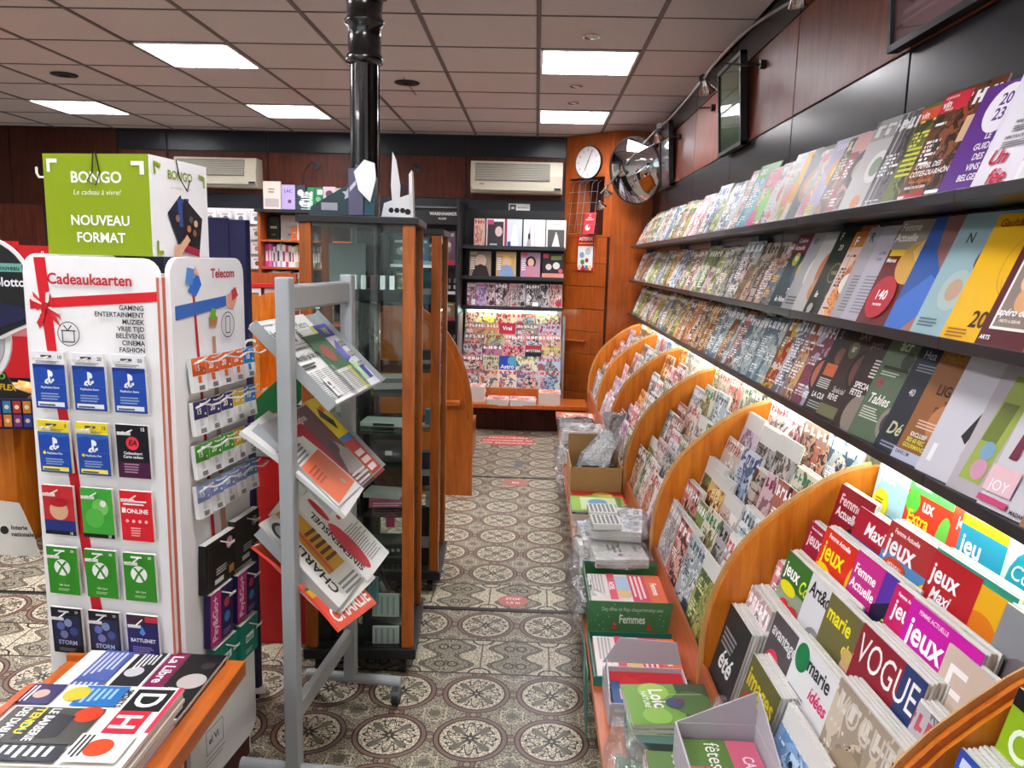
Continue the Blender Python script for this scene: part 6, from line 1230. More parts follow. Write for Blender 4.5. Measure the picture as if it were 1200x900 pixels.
tr(2, .17, .335, .28, .34, .012, 'e8e4dc', lambda k: (W1(k, 'e8e6e0'), k.rect(.3, .3, 1, 1, 'd8a030'), k.text('CHARLIE', .26, .14, .105, '1c1c1e', rot=math.pi/2, maxw=.9), k.disc(.15, .84, .12, '3a3a3c'), k.disc(.15, .84, .08, 'b8b8b8'), k.lines(.45, .4, .95, .75, 5, '6a3c10'), k.rect(.36, .3, .42, 1, 'd86038'), k.lines(.3, .08, .9, .22, 3, '888888')), 'newspaper with a big black name on an ochre ground', v=.012, rot=4)
tr(2, .10, .375, .25, .34, .008, 'e8503c', lambda k: (W1(k, 'e8e6e0'), k.rect(0, 0, 1, .34, 'e2543c'), k.text('CHARLIE', .5, .06, .13, 'f4f0ec', al='C', maxw=.9), k.rect(0, .34, 1, .42, 'e8b020'), k.text('COUPE DU MONDE', .5, .36, .04, 'b83818', al='C'), k.rect(0, .42, 1, .44, '2a6a30')), 'red bottomed newspaper hanging off the lowest tray', v=.002, rot=10, bend=.05)
tr(2, .30, .20, .26, .24, .012, 'd8d0c0', plainnews('Hebdo', 'b83848'), 'cream newspaper at the upper edge of the lowest tray', v=.006, rot=-8)

# ---------------------------------------------------------------- iron column
def build_column():
    t = empty('iron_column', 'black painted fluted cast iron column rising to the ceiling', 'column', (-.70, 3.2, 0))
    MB().lathe([(.0, 0), (.10, 0), (.10, .12), (.075, .16), (.058, .2), (.058, 2.36), (.0, 2.36)], 32, flute=.025).build('shaft', M['iron'], t, smooth=False)
    MB().lathe([(.058, 2.30), (.072, 2.31), (.072, 2.335), (.064, 2.345), (.066, 2.40), (.062, 2.44), (.078, 2.455), (.08, 2.465), (.068, 2.48), (.07, 2.53), (.078, 2.56), (.0, 2.56)], 32).build('neck', M['iron'], t, smooth=True)
    MB().lathe([(.076, 2.55), (.088, 2.565), (.094, 2.59), (.09, 2.612), (.1, 2.62), (.112, 2.65), (.112, 2.69), (.1, 2.71), (.118, 2.725), (.118, 2.76), (0, 2.76)], 32).build('capital', M['iron'], t, smooth=True)
    for i in range(8):
        a = i*math.pi/4; MB().sphere((.088*math.cos(a), .088*math.sin(a), 2.585), .022, 8, 5, (1, 1, 1.2)).build('scroll', M['iron'], t)
build_column()

# ---------------------------------------------------------------- glass cabinets
def cabinet(x, y, w, d, h, rot, label, lv):
    t = empty('glass_cabinet', label, 'display cabinet', (x, y, 0), R(rot)); p = .042
    for a, b in ((0, 0), (w-p, 0), (0, d-.028), (w-p, d-.028)):
        MB().box(a, b, .112, a+p, b+.028, h-.025).build('post', M['wood_cab'], t, bevel=.003)
    MB().box(-.01, -.01, .07, w+.01, d+.01, .112).build('base', M['blackmat'], t, bevel=.004)
    MB().box(-.01, -.01, h-.025, w+.012, d+.01, h).build('top', M['blackmat'], t, bevel=.003)
    for a, b in ((.04, .04), (w-.04, .04), (.04, d-.04), (w-.04, d-.04)):
        MB().cyl((a-.012, b, .028), (a+.012, b, .028), .028, 14).build('castor_wheel', M['rubber'], t)
        MB().cyl((a, b, .04), (a, b, .072), .008, 8).build('castor_stem', M['steel'], t)
    MB().box(p, .008, .115, w-p, .012, h-.028).build('pane', M['glass'], t)
    MB().box(w-.016, .03, .115, w-.012, d-.03, h-.028).build('pane', M['glass'], t)
    MB().box(.012, .03, .115, .016, d-.03, h-.028).build('pane', M['glass'], t)
    MB().box(p, d-.012, .115, w-p, d-.008, h-.028).build('pane', M['glass'], t)
    for z in lv:
        MB().box(.018, .016, z-.006, w-.02, d-.016, z).build('glass_shelf', M['glassedge'], t)
    return Matrix.Translation((x, y, 0)) @ Matrix.Rotation(R(rot), 4, 'Z')
LV1 = [1.40, 1.07, .93, .80, .62, .42]
C1 = cabinet(-.812, 2.66, .395, .40, 1.69, 4, 'nearer wood and glass display cabinet in front of the iron column', LV1)
C2 = cabinet(-.80, 3.40, .385, .40, 1.68, 2, 'farther wood and glass display cabinet behind the iron column', [1.35, 1.05, .78, .5])
def item(name, mb, mat, m, label, cat, col=None, group=None, bevel=.002, parts=None):
    o = mb.build(name, mat, M=m, bevel=bevel, label=label, cat=cat, group=group)
    if col: colobj(o, col)
    return o
def boxitem(m, x, y, z, w, d, h, col, name, label, cat, rot=0, fr=None, group=None):
    mm_ = m @ Matrix.Translation((x, y, z)) @ Matrix.Rotation(R(rot), 4, 'Z')
    o = item(name, MB().box(-w/2, -d/2, 0, w/2, d/2, h), M['solid'], mm_, label, cat, col, group)
    if fr:
        k = Ink(w, h, step=.0003); fr(k); k.build(o, off=(-w/2, -d/2, 0))
    return o
# contents of the near cabinet
t = empty('lighter_tray', 'black tray crowded with lighters on the top glass shelf', 'tray'); t.matrix_basis = C1 @ Matrix.Translation((.22, .16, 1.401))
MB().prism([(-.1, 0), (.1, 0), (.12, .035), (-.12, .035)], -.08, .08).build('tray', M['blackmat'], t)
for i in range(6):
    for j in range(3):
        o = MB().box(-.009, -.005, 0, .009, .005, .05).build('lighter', M['chrome' if (i+j) % 3 else 'maroon'], M=t.matrix_basis @ Matrix.Translation((-.085+i*.034, -.05+j*.045, .037)), label='small metal lighter, %s from left, %s row of the black tray' % (ORD[i], ORD[j]), cat='lighter', group='lighters in the black tray')
k = lambda k: (k.rect(.06, .1, .94, .9, '5a6a68'))
boxitem(C1, .13, .2, 1.401, .006, .15, .2, '8a9a98', 'display_card', 'grey green panel standing on the top shelf of the near cabinet', 'card', 70)
boxitem(C1, .29, .17, 1.071, .13, .1, .045, 'a8aaa6', 'calculator', 'pale grey desk calculator on the second glass shelf', 'calculator', 12, lambda k: (k.rect(.1, .55, .9, .9, '6a7068')))
boxitem(C1, .27, .17, .931, .16, .11, .016, 'd8dad8', 'stapler_pack', 'flat white pack on the third glass shelf', 'box', -6, lambda k: k.rect(.3, .2, .8, .8, '222222'))
boxitem(C1, .29, .16, .801, .13, .12, .085, '241a1c', 'dark_box', 'dark brown leather box on the fourth shelf, near cabinet', 'box', 3, lambda k: k.rect(.4, .3, .6, .5, 'd8d0c0'))
boxitem(C1, .12, .22, .801, .1, .1, .1, '1c1e22', 'dark_box', 'black box beside the leather box, near cabinet', 'box', -8)
boxitem(C1, .29, .16, .621, .15, .1, .03, 'b85070', 'pink_box', 'low pink box on the fifth glass shelf', 'box', 4, lambda k: k.lines(.1, .2, .9, .8, 2, 'e8d0d8'))
boxitem(C1, .27, .17, .652, .14, .1, .02, 'd8d4d0', 'white_pack', 'white flat pack lying on the pink box', 'box', -10)
boxitem(C1, .12, .2, .621, .1, .12, .08, '1a1c1e', 'camera_case', 'black round edged case on the fifth glass shelf', 'case', 5)
boxitem(C1, .26, .16, .421, .17, .1, .06, '5c605e', 'pen_tray', 'grey tray of small objects on the lowest glass shelf', 'tray', 6, lambda k: (k.rect(.05, .1, .95, .9, '2c2e30'), *[k.disc(.15+.12*i, .5, .04, 'a8a8a8') for i in range(7)]))
boxitem(C1, .12, .2, .421, .1, .12, .12, '26282c', 'dark_box', 'black box on the lowest glass shelf of the near cabinet', 'box', -4)
# base display: slanted black step, bottles, pale cards
item('display_step', MB().prism([(.03, .113), (.36, .113), (.36, .17), (.03, .26)], .05, .3), M['blackmat'], C1, 'black sloping display step in the bottom of the near cabinet', 'display step')
for i in range(4):
    m_ = C1 @ Matrix.Translation((.10+.032*i, .03, .114))
    o = empty('glass_bottle', 'small clear bottle with metal cap, %s from left, bottom of cabinet' % ORD[i], 'bottle', group='small bottles in the bottom of the cabinet'); o.matrix_basis = m_
    MB().lathe([(0, 0), (.012, 0), (.013, .06), (.009, .085), (0, .085)], 12).build('body', M['glassedge'], o, smooth=True)
    MB().lathe([(.009, .08), (.01, .11), (0, .115)], 12).build('cap', M['chrome'], o, smooth=True)
for i in range(2):
    boxitem(C1, .29, .035+.004, .2+.0+.13*0-.01*i+(.10 if i == 0 else 0)-.08, .1, .012, .09 if i == 0 else .07, ('cfe0dc', 'e0e4e2')[i], 'ribbed_pack', 'pale ribbed plastic pack at the bottom of the cabinet, %s' % ('upper', 'lower')[i], 'pack', 0 if i else -3,
        lambda k: [k.rect(.1+.22*j, .1, .18+.22*j, .9, 'a8b8b4') for j in range(4)])
for i in range(2): boxitem(C1, .21+.03*i, .04, .30-.03*i, .012, .05, .11, '7aa8ac', 'teal_card', 'small upright teal and white card in the cabinet bottom, %s' % ('left', 'right')[i], 'card', 60)
boxitem(C1, .17, .04, .44, .04, .02, .05, 'c8d060', 'price_ticket', 'yellow green price ticket on the lowest shelf of the cabinet', 'ticket', 20)
boxitem(C1, .30, .1, .55, .03, .02, .05, 'c03868', 'pink_toy', 'small bright pink trinket near the cabinet right post', 'trinket', 20)
# contents of the far cabinet
for x, z, w, h, c, n_, l in ((.3, 1.351, .1, .14, '3a6a78', 'card_pack', 'blue framed card in the top of the far cabinet'), (.3, 1.051, .1, .09, '4a4c50', 'card_pack', 'grey pack in the middle of the far cabinet'), (.27, .781, .12, .012, 'c8c8c4', 'card_pack', 'white notebook in the far cabinet'),
                             (.3, .501, .09, .16, '26325a', 'card_pack', 'navy striped pack in the far cabinet'), (.3, .113, .08, .28, '24262a', 'card_pack', 'tall black pack at the bottom of the far cabinet'), (.33, .4, .03, .1, 'a8c8d0', 'card_pack', 'pale blue bundle in the far cabinet')):
    boxitem(C2, x, .1, z, w, .05, h, c, n_, l, 'pack', 5, lambda k: k.rect(.1, .3, .9, .5, 'a8a8a8'))
boxitem(C2, .33, .1, .795, .04, .05, .07, '4a8ab0', 'ink_bottle', 'blue bottle on the white notebook in the far cabinet', 'bottle', 5)
# on the near cabinet top
t = empty('countertop_display', 'dark teal cardboard display with a silver star on the near cabinet', 'display'); t.matrix_basis = C1 @ Matrix.Translation((0, 0, 1.691))
MB().prism([(.03, 0), (.25, 0), (.25, .14), (.19, .12), (.04, .03)], .02, .14).build('body', M['darkteal'], t)
k = Ink(.22, .14, y=.019); k.poly([(.62+.1*math.cos(i*math.pi/5+.3)*(1 if i % 2 == 0 else .5), .52+.16*math.sin(i*math.pi/5+.3)*(1 if i % 2 == 0 else .5)) for i in range(10)], 'b8bcc4'); k.rect(.2, .12, .45, .3, '9a9aa4'); k.build(t, 'lettering', off=(.03, 0, 0))
MB().box(.185, .016, 0, .25, .018, .16).build('backing_card', M['darkteal'], t)
boxitem(C1, .2, .05, 1.845, .03, .006, .02, '5c5a78', 'violet_tag', 'small violet tag on the teal display', 'tag')
boxitem(C1, .195, .003, 1.692, .05, .012, .155, '5a5870', 'violet_pack', 'upright violet pack in front of the teal display', 'pack', 0, lambda k: (k.poly([(.1, .5), (.5, .65), (.5, .75), (.1, .6)], 'c8c8d8'), k.disc(.7, .6, .1, '8a3050')))
boxitem(C1, .24, .006, 1.692, .035, .012, .165, '2c4c58', 'blue_pack', 'upright petrol blue pack left of the column', 'pack')
item('white_paddle', MB().prism([(-.035, .1), (.0, .14), (.035, .13), (.04, .08), (.02, .0), (-.02, .04)], -.003, .003), M['white'], C1 @ Matrix.Translation((.225, -.010, 1.735)), 'white pick shaped card left of the column top', 'card')
t = empty('sloping_card', 'white sloping card display with three black discs on the near cabinet', 'display'); t.matrix_basis = C1 @ Matrix.Translation((.27, .1, 1.691))
MB().prism([(.0, 0), (.105, 0), (.105, .085), (.01, .05)], -.02, -.005).build('front', M['white'], t)
MB().prism([(.10, 0), (.112, 0), (.106, .165), (.096, .15)], -.02, .06).build('back_card', M['white'], t)
k = Ink(1, 1, y=-.021); [k.disc(.035+.02*i, .026, .009, '161616') for i in range(3)]; k.disc(.093, .022, .01, '161616'); k.build(t, 'lettering')
boxitem(C1, .33, .25, 1.692, .04, .05, .13, '3a1c22', 'dark_red_pack', 'dark red pack right of the column on the near cabinet', 'pack')
item('white_feather', MB().prism([(0, 0), (.02, .02), (.025, .12), (.01, .21), (-.004, .24), (-.01, .12)], -.003, .003), M['white'], C1 @ Matrix.Translation((.30, .2, 1.692)), 'tall white and red card right of the column', 'card')

# red cabinet with boards left of the glass cabinet
t = empty('red_counter', 'plain red cupboard between the navy stand and the glass cabinet', 'cupboard', (-1.0, 2.95, 0))
MB().box(-1.13, 2.89, .0, -.83, 3.25, .78).build('body', M['redbox'], t, world=True, bevel=.004)
MB().box(-1.14, 2.88, .78, -.825, 3.26, .795).build('top', M['steel'], t, world=True)
item('green_board', MB().prism([(-1.13, .796), (-1.06, .796), (-.83, 1.08), (-.83, 1.22), (-1.1, .97)], 2.92, 2.935), M['dkgreen'], None or Matrix(), 'slanting deep green board on the red cupboard', 'board')
for i in range(3): mag(Matrix.Translation((-1.04+.06*i, 2.905-.006*i, .797)) @ Matrix.Rotation(R(-8), 4, 'X'), .1, .13+.02*i, .004, ('d8c8c8 a03040', 'c84858 ffffff', 'e0dcd8 8a3040')[i], None, '%s brochure leaning before the green board' % ('pale pink', 'rose', 'off white')[i], 'brochures on the red cupboard', name='brochure', cat='brochure')
boxitem(Matrix(), -.93, 3.1, .797, .2, .2, .1, 'b8bcb8', 'grey_box', 'pale grey box behind the green board', 'box', 8)
boxitem(Matrix(), -.95, 3.1, .9, .16, .16, .06, '2c2e30', 'dark_box', 'dark flat box on the grey box by the green board', 'box', -4)

# ---------------------------------------------------------------- island gondola beyond the cabinets
def arc_panel(x0, x1, y, z1, mname='wood', flip=1):
    n = 14; P = []
    for i in range(n+1):
        a = math.pi/2*i/n; P.append((x0+(x1-x0)*math.sin(a)**.9, .52+(z1-.52)*math.cos(a)))
    return [(x0, 0)]+P[:]+[(x1, 0)]
def build_island():
    t = empty('island_gondola', 'low wooden island with a curved end panel right of the cabinets', 'gondola', (-.9, 5.4, 0))
    P = arc_panel(-.98, -.383, 4.98, 1.30)
    MB().prism(P, 4.96, 4.985).build('end_panel', M['wood_cab'], t, world=True)
    P2 = arc_panel(-.98, -.43, 4.95, 1.24)[1:-1]
    e = MB()
    for a, b in zip(P2, P2[1:]): e.bar((a[0], 4.958, a[1]), (b[0], 4.958, b[1]), .006, .004, up=(0, 1, 0))
    e.build('edging', M['wood_h'], t, world=True, kind='stuff')
    MB().box(-.60, 4.89, .62, -.47, 4.96, .645).build('ledge', M['wood_h'], t, world=True)
    MB().box(-1.0, 4.99, 0, -.46, 6.3, .28).build('base', M['wood_pillar'], t, world=True)
    MB().box(-1.0, 4.99, .28, -.96, 6.3, 1.2).build('spine', M['wood_pillar'], t, world=True)
    for k in range(4): MB().box(-.96, 4.99, .4+.18*k, -.55-.08*k, 6.3, .415+.18*k).build('tier', M['wood_h'], t, world=True)
build_island()
def build_left_island():
    t = empty('left_gondola', 'bright orange arched wooden gondola behind the grey rack', 'gondola', (-1.9, 5.4, 0))
    for y in (5.0, 5.35):
        n = 12; P = [(-1.80, .1), (-2.09, .1), (-2.09, .9)]+[(-2.09+.29*(1-math.cos(math.pi/2*i/n)), .9+.40*math.sin(math.pi/2*i/n)) for i in range(1, n+1)]
        MB().prism(P, y, y+.02).build('end_panel', M['wood'], t, world=True)
    MB().box(-2.0, 5.02, .1, -1.72, 5.35, .14).build('shelf', M['wood_h'], t, world=True)
    MB().box(-2.0, 5.02, .6, -1.72, 5.35, .62).build('shelf', M['wood_h'], t, world=True)
build_left_island()
for i in range(6): mag(Matrix.Translation((-1.66+.13*(i % 3), 5.1, .64+.26*(i//3))) @ Matrix.Rotation(R(-8), 4, 'X'), .12, .2, .01, ('e8c82a 3060a0 f0f0e8 4a80b0', 'e0e8e8 3060a0 b0c8d0 4a80b0', 'e8e060 40803a f0f0d0 80a040', 'd0d8e0 c03040 8090a0 405060', '3a80c0 ffffff e0e8f0 204060', 'f0ece0 b04030 d8c8a0 808060')[i], None,
    '%s children book in the gap behind the rack tray' % ('yellow', 'pale blue', 'lemon', 'grey', 'bright blue', 'cream')[i], 'books glimpsed behind the rack', name='book', cat='book')
t = empty('book_trestle', 'low white shelf behind the grey rack', 'shelf', (-1.5, 5.1, 0)); MB().box(-1.72, 5.03, .60, -1.3, 5.3, .635).build('shelf_board', M['steel'], t, world=True); MB().box(-1.70, 5.25, 0, -1.32, 5.3, .6).build('back', M['steel'], t, world=True); MB().box(-1.72, 5.1, .86, -1.3, 5.3, .895).build('shelf_board', M['steel'], t, world=True)

# ---------------------------------------------------------------- back wall display
def build_back_display():
    t = empty('back_display', 'black magazine shelves with a lit slanting rack against the back wall', 'display shelf', (-.2, 7.6, 0))
    MB().box(-.735, 7.2, .28, -.715, 7.85, 2.1).build('side_board', M['blackmat'], t, world=True)
    MB().box(.275, 7.2, .28, .292, 7.42, 1.05).build('side_board', M['steel'], t, world=True)
    MB().box(-.71, 7.19, .28, -.695, 7.5, 1.05).build('side_rail', M['steel'], t, world=True)
    for z in (1.685, 1.393, 1.103):
        MB().box(-.715, 7.56, z-.02, .275, 7.85, z-.002).build('shelf_board', M['shelf'], t, world=True)
        MB().box(-.715, 7.553, z-.022, .275, 7.56, z+.012).build('front_lip', M['shelf'], t, world=True)
    MB().box(-.715, 7.82, 1.1, .275, 7.845, 2.05).build('back_board', M['blackmat'], t, world=True)
    MB().box(-.70, 7.80, .28, .275, 7.84, 1.08).build('back_board', M['white'], t, world=True)
    for k in range(6):
        y = 7.70-.088*k; z = .80-.098*k
        MB().box(-.69, y-.01, z-.012, .272, y+.075, z-.002).build('row_ledge', M['wood_h'], t, world=True)
        if k < 5: MB().prism([(y+.065, z), (y+.07, z), (y+.11, z+.2), (y+.105, z+.2)], -.69, .272, 'x').build('row_back', M['white'], t, world=True)
    MB().box(-.46, 7.12, .29, .06, 7.135, .38).build('front_board', M['wood_h'], t, world=True)
    MB().cyl((-.66, 7.64, 1.06), (.22, 7.64, 1.06), .01, 10).build('tube', M['tube2'], t, world=True)
M['tube2'] = emit('display_tube', 'e8fff4', 9)
build_back_display()
def build_back_bench():
    t = empty('back_bench', 'wooden bench under the back display', 'bench', (-.2, 7.0, 0))
    MB().box(-.62, 6.80, .245, .50, 7.2, .28).build('bench_top', M['wood_h'], t, world=True, bevel=.003)
    MB().box(-.62, 7.04, 0, .50, 7.06, .245).build('bench_base', M['wood_dark'], t, world=True)
    MB().box(-.70, 7.2, 0, .29, 7.25, .28).build('bench_back', M['wood_pillar'], t, world=True)
build_back_bench()
def backM(x, y, z, lean=10): return Matrix.Translation((x, y, z)) @ Matrix.Rotation(R(-lean), 4, 'X')
BD = 'magazines on the back display'  # display, rack and pile magazines, all given the object name weekly
for i, (a, b, pal, wd, fn) in enumerate(((-.61, -.50, 'd8b0a0 b03050 d8b0a0 c08878', 'pinkish patterned', None), (-.49, -.31, 'e8e4e4 d04870 504848 c8b0a8', 'black and white portrait', lambda k: (W1(k, 'e8e4e4'), k.rect(.06, .04, .94, .9, '3c3638'), k.rect(.04, .8, .4, .97, 'd04878'), k.disc(.68, .55, .2, 'd0b8b0', ry=.28), k.lines(.2, .06, .8, .16, 1, 'b8c8d0'))),
     (-.31, -.14, 'c8d0e0 b02848 e8e8f0 7890b0', 'pale blue wedding', lambda k: (W1(k, 'd0d8e6'), k.rect(0, 0, .12, 1, 'a82840'), k.poly([(.3, .05), (.8, .05), (.65, .8), (.5, .8)], 'f4f4f8'), k.rect(.15, 0, .35, .2, '2c5a98'))),
     (-.13, .085, 'e8dce4 a04868 f0e8f0 504850', 'white wrapped', lambda k: (W1(k, 'e6dce4'), k.rect(.5, 0, .52, 1, 'b8a8b0'), k.poly([(.15, .05), (.35, .05), (.3, .8)], 'a8a0a8'), k.disc(.26, .4, .05, '28242a', ry=.15), k.poly([(.6, .05), (.9, .05), (.75, .85)], 'f4eef4'))),
     (.09, .285, 'd8d8d4 505050 484848 e8e8e4', 'light grey bridal', lambda k: (W1(k, 'd6d6d2'), k.text('MARIAGE', .5, .82, .05, '707070', al='C', maxw=.6, bold=0), k.rect(.08, .04, .92, .66, '4c4a48'), k.poly([(.3, .06), (.7, .06), (.56, .5), (.46, .5)], 'e4e2de'), k.disc(.5, .54, .05, 'c8a898'))))):
    w = b-a-.004; mag(backM((a+b)/2, 7.60-.004*(i % 2), 1.686, 8), w, .27, .012, pal, ink(fn, w, .27) if fn else None, '%s magazine on the highest back shelf' % wd, BD, name='weekly')
def portrait(bg, hair, top, skin='d8b098', box='d04060'):
    def f(k): W1(k, bg); k.disc(.52, .62, .26, hair, ry=.3); k.disc(.52, .6, .16, skin, ry=.22); k.poly([(.1, 0), (.95, 0), (.8, .4), (.52, .5), (.25, .4)], top); k.rect(.04, .86, .34, .97, box); k.lines(.05, .3, .28, .8, 6, 'e8e0dc')
    return f
for a, b, fn, pal, wd in ((-.65, -.435, portrait('8c7a6a', 'c8bca8', '2a2224', box='b8a088'), 'a09080 ffffff', 'fair haired portrait'), (-.39, -.19, portrait('c0a068', 'd8b868', '8098c0', box='c89078'), 'c0a068 ffffff', 'golden portrait'),
     (-.15, .045, portrait('a888a0', '28181c', 'c08090'), 'a888a0 ffffff', 'dusky pink portrait'), (.06, .275, lambda k: (W1(k, '241c1e'), k.disc(.3, .45, .14, 'c8c0b8'), k.disc(.65, .5, .16, 'd8d0d0'), k.rect(.4, .72, .9, .88, '788838'), k.rect(.04, .78, .3, .96, 'c04060'), k.rect(0, 0, 1, .2, 'd88878'), k.disc(.85, .3, .1, 'd05060')), '241c1e ffffff', 'black and salmon')):
    w = b-a-.004; mag(backM((a+b)/2, 7.60, 1.394, 8), w, .25, .008, pal, ink(fn, w, .25), '%s magazine on the second back shelf' % wd, BD, name='weekly')
E_ = [547.7, 559, 571, 581, 596, 607.6, 617, 634, 646, 661]
for i in range(9):
    a = -.658+(E_[i]-549)*.00828; b = -.658+(E_[i+1]-549)*.00828; w = b-a-.003; pal = ('b8909c ffffff d0a8b0 703850', 'b8a0c8 c04080 d8c8e8 806898', 'c8a0a8 601838 e0d0d0 383038', '8a7078 ffffff d8c0c0 302428', 'a8a0a0 c84058 d8d0c8 504448', 'b8b0b0 302830 d8c8c8 584850', '38343a ffffff a8a0a0 181418', 'b0a8a8 282428 d0c8c8 484048', 'c0a098 b83048 e0c8c0 805048')[i]
    mag(backM((a+b)/2, 7.60-.003*(i % 2), 1.104, 8), w, .235, .006, pal, None, '%s magazine, %s from left on the third back shelf' % (('mauve', 'lilac', 'pale pink', 'grey pink', 'stone grey', 'light grey', 'black and white', 'silver', 'peach')[i], ORD[i]), BD, name='weekly')
ROWW = [[.13, .17, .2, .2, .24], [.2, .12, .16, .22, .2], [.2, .19, .2, .2, .14], [.18, .2, .21, .16, .18], [.2, .15, .16, .2, .22], [.17, .17, .17, .2, .2]]
PB = [['f4e8b0 c82840', 'f4e030 ffffff', 'f8c8a0 d02840', 'f0a890 c02030', 'f4f0d8 b8c060'], ['c02030 ffffff', 'e08040 ffffff', 'e84868 ffffff', '303848 ffffff', 'b0c0e0 c04080'], ['5a6458 e8e8e8', 'b8d040 c02030', 'd8486c ffffff', 'c83050 ffffff', 'e08898 ffffff'],
      ['a0b8c0 405060', 'c83040 ffffff', 'd890b0 c82030', '28242a f0f0f0', 'c89858 d8e078'], ['c84050 ffffff', 'b8c898 506030', '2448a8 ffffff', 'e0e8d0 90a838', 'd0d0e8 c03050'], ['603040 e84860', 'c8a888 c02840', 'e0d0c0 c83848', 'b0c8d8 c04070', 'd8d8c8 d03858']]
for k in range(6):
    x = -.685; y = 7.70-.088*k; z = .80-.098*k
    for j, w0 in enumerate(ROWW[k]):
        w = w0*.95/sum(ROWW[k])
        p = PB[k][j]; fn = None
        if k == 3 and j == 3: fn = lambda q: (W1(q, '201c20'), q.rect(0, .86, 1, .98, 'b83040'), q.text('MYSTERE', .5, .74, .1, 'f4f4f4', al='C', maxw=.92), q.disc(.3, .4, .16, 'c8c8c8', ry=.2), q.disc(.75, .4, .14, 'b8b8b8', ry=.2))
        if k == 4 and j == 2: fn = lambda q: (W1(q, '2446a4'), q.disc(.8, .8, .3, '50a0c0'), q.text('Astro', .5, .5, .16, 'f0f4f8', al='C', maxw=.9), q.text('2023', .5, .28, .14, 'f0f4f8', al='C', maxw=.9))
        if k == 1 and j == 2: fn = lambda q: (W1(q, 'c82848'), q.text('Vrai', .5, .72, .16, 'ffffff', al='C', maxw=.8), q.disc(.5, .4, .25, 'd8a890'))
        hh = .245 if k < 5 else .22
        mag(backM(x+w/2, y-.002*(j % 2), z, 9), w-.003, hh, .006, p+' %s %s' % (rnd.choice(('e8b090', 'd8c8b8', '90b0c8', 'f0d8c0')), rnd.choice(('604050', 'a04060', '506880', '807050'))), ink(fn, w-.003, hh) if fn else None,
            'magazine on the lit back rack, %s row from top, %s from left' % (ORD[k], ORD[j]), 'magazines on the lit back rack', name='weekly'); x += w
for (a, b, y, n, nm) in ((-.575, -.435, 6.99, 12, 'tall pile at the left end'), (-.405, -.215, 6.9, 5, 'low pile left of centre'), (-.195, .035, 6.9, 5, 'low pile right of centre'), (.062, .255, 6.97, 9, 'middling pile at the right end')):
    for i in range(n):
        w = b-a; th = .0125 if n > 5 else .011
        mag(flatM((a+b)/2+rnd.uniform(-.004, .004), y-.1, .281+th*i*1.02, rnd.uniform(-2, 2)), w, .22, th, rnd.choice(['e8e4e0 c83040 e0a890 a05060', 'f0ece8 d04030 f0c8a0 c06040']), None,
            '%s on the back bench, %s copy from the top' % (nm, ORD[n-1-i]), 'magazine piles on the back bench', name='weekly', cat='magazine')

# black games shelf left of the back display
def build_games():
    t = empty('games_shelf', 'black games shelf with white lettered header left of the back display', 'shelf', (-1.08, 7.7, 0))
    for x in (-1.42, -.76): MB().box(x, 7.45, 0, x+.02, 7.84, 2.03).build('side_board', M['blackmat'], t, world=True)
    MB().box(-1.42, 7.82, 0, -.74, 7.845, 2.03).build('back_board', M['blackmat'], t, world=True)
    MB().box(-1.42, 7.46, 1.88, -.74, 7.48, 2.02).build('header', M['blackmat'], t, world=True)
    MB().box(-1.44, 7.44, 2.03, -.72, 7.86, 2.045).build('top', M['greydk'], t, world=True)
    for z in (1.50, 1.25, .97, .70, .4): MB().box(-1.40, 7.48, z-.018, -.76, 7.82, z).build('shelf_board', M['blackmat'], t, world=True)
    for z, x0 in ((1.50, -1.40), (1.25, -.95)): MB().box(x0, 7.474, z-.03, -.77 if z < 1.4 else -1.0, 7.48, z-.002).build('price_strip', M['white'], t, world=True)
    k = Ink(1, 1, y=7.459); k.text('WARHAMMER', -1.02, 1.965, .03, 'e8e8e8', maxw=.26); k.text('40,000', -.9, 1.925, .02, 'c8c8c8', al='C'); k.text('GAMES', -1.38, 1.965, .03, 'e8e8e8', maxw=.2)
    k.build(t, 'lettering', off=(1.08, -7.7, 0))
build_games()
GI = Matrix()
for x, z, w, h, c, s_, l in ((-.86, 1.501, .17, .32, '6a4a5c', 'c03050', 'large plum boxed game with a red foot on the games shelf'), (-1.13, 1.501, .2, .24, '2a5a78', '60b0d8', 'blue boxed game on the games shelf'), (-1.31, 1.501, .13, .24, '2c3238', '708088', 'dark boxed game at the left of the games shelf'), (-1.0, 1.501, .07, .2, '4a4c48', 'a8a8a0', 'narrow grey box on the games shelf'),
                         (-.86, .971, .17, .17, '7a6a38', 'b02848', 'olive boxed game with a red foot on the games shelf'), (-1.22, .971, .26, .2, '5c5c58', 'a8a8a0', 'grey boxed game behind the cabinet glass'), (-1.05, 1.251, .12, .12, '4c5050', '888c8c', 'small grey pack in the middle of the games shelf'), (-1.3, 1.251, .1, .17, '60683c', 'a8b060', 'olive pack at the left of the games shelf')):
    boxitem(GI, x, 7.56, z, w, .1, h, c, 'game_box', l, 'game', 0, lambda k: (k.rect(0, 0, 1, .14, s_), k.disc(.5, .5, .28, '8a8078'), k.disc(.62, .6, .14, 'c8c0b8'), k.rect(.1, .84, .9, .94, 'a8a8a8')), 'boxed games')
for r, z in ((0, 1.251), (1, .701), (2, .401)):
    for i in range(4):
        o = empty('paint_pot', 'small dark pot with a pale label, %s from left, %s row of the games shelf' % (ORD[i], ('upper', 'middle', 'lower')[r]), 'pot', (-.93+.05*i, 7.55, z), group='pots on the games shelf')
        MB().lathe([(0, 0), (.017, 0), (.017, .07), (.01, .08), (0, .08)], 10).build('body', M['blackmat'], o); MB().lathe([(.0175, .02), (.0175, .055)], 10).build('label_band', M['steel'], o); MB().lathe([(.012, .08), (.012, .12), (0, .12)], 10).build('cap', M['greydk'], o)

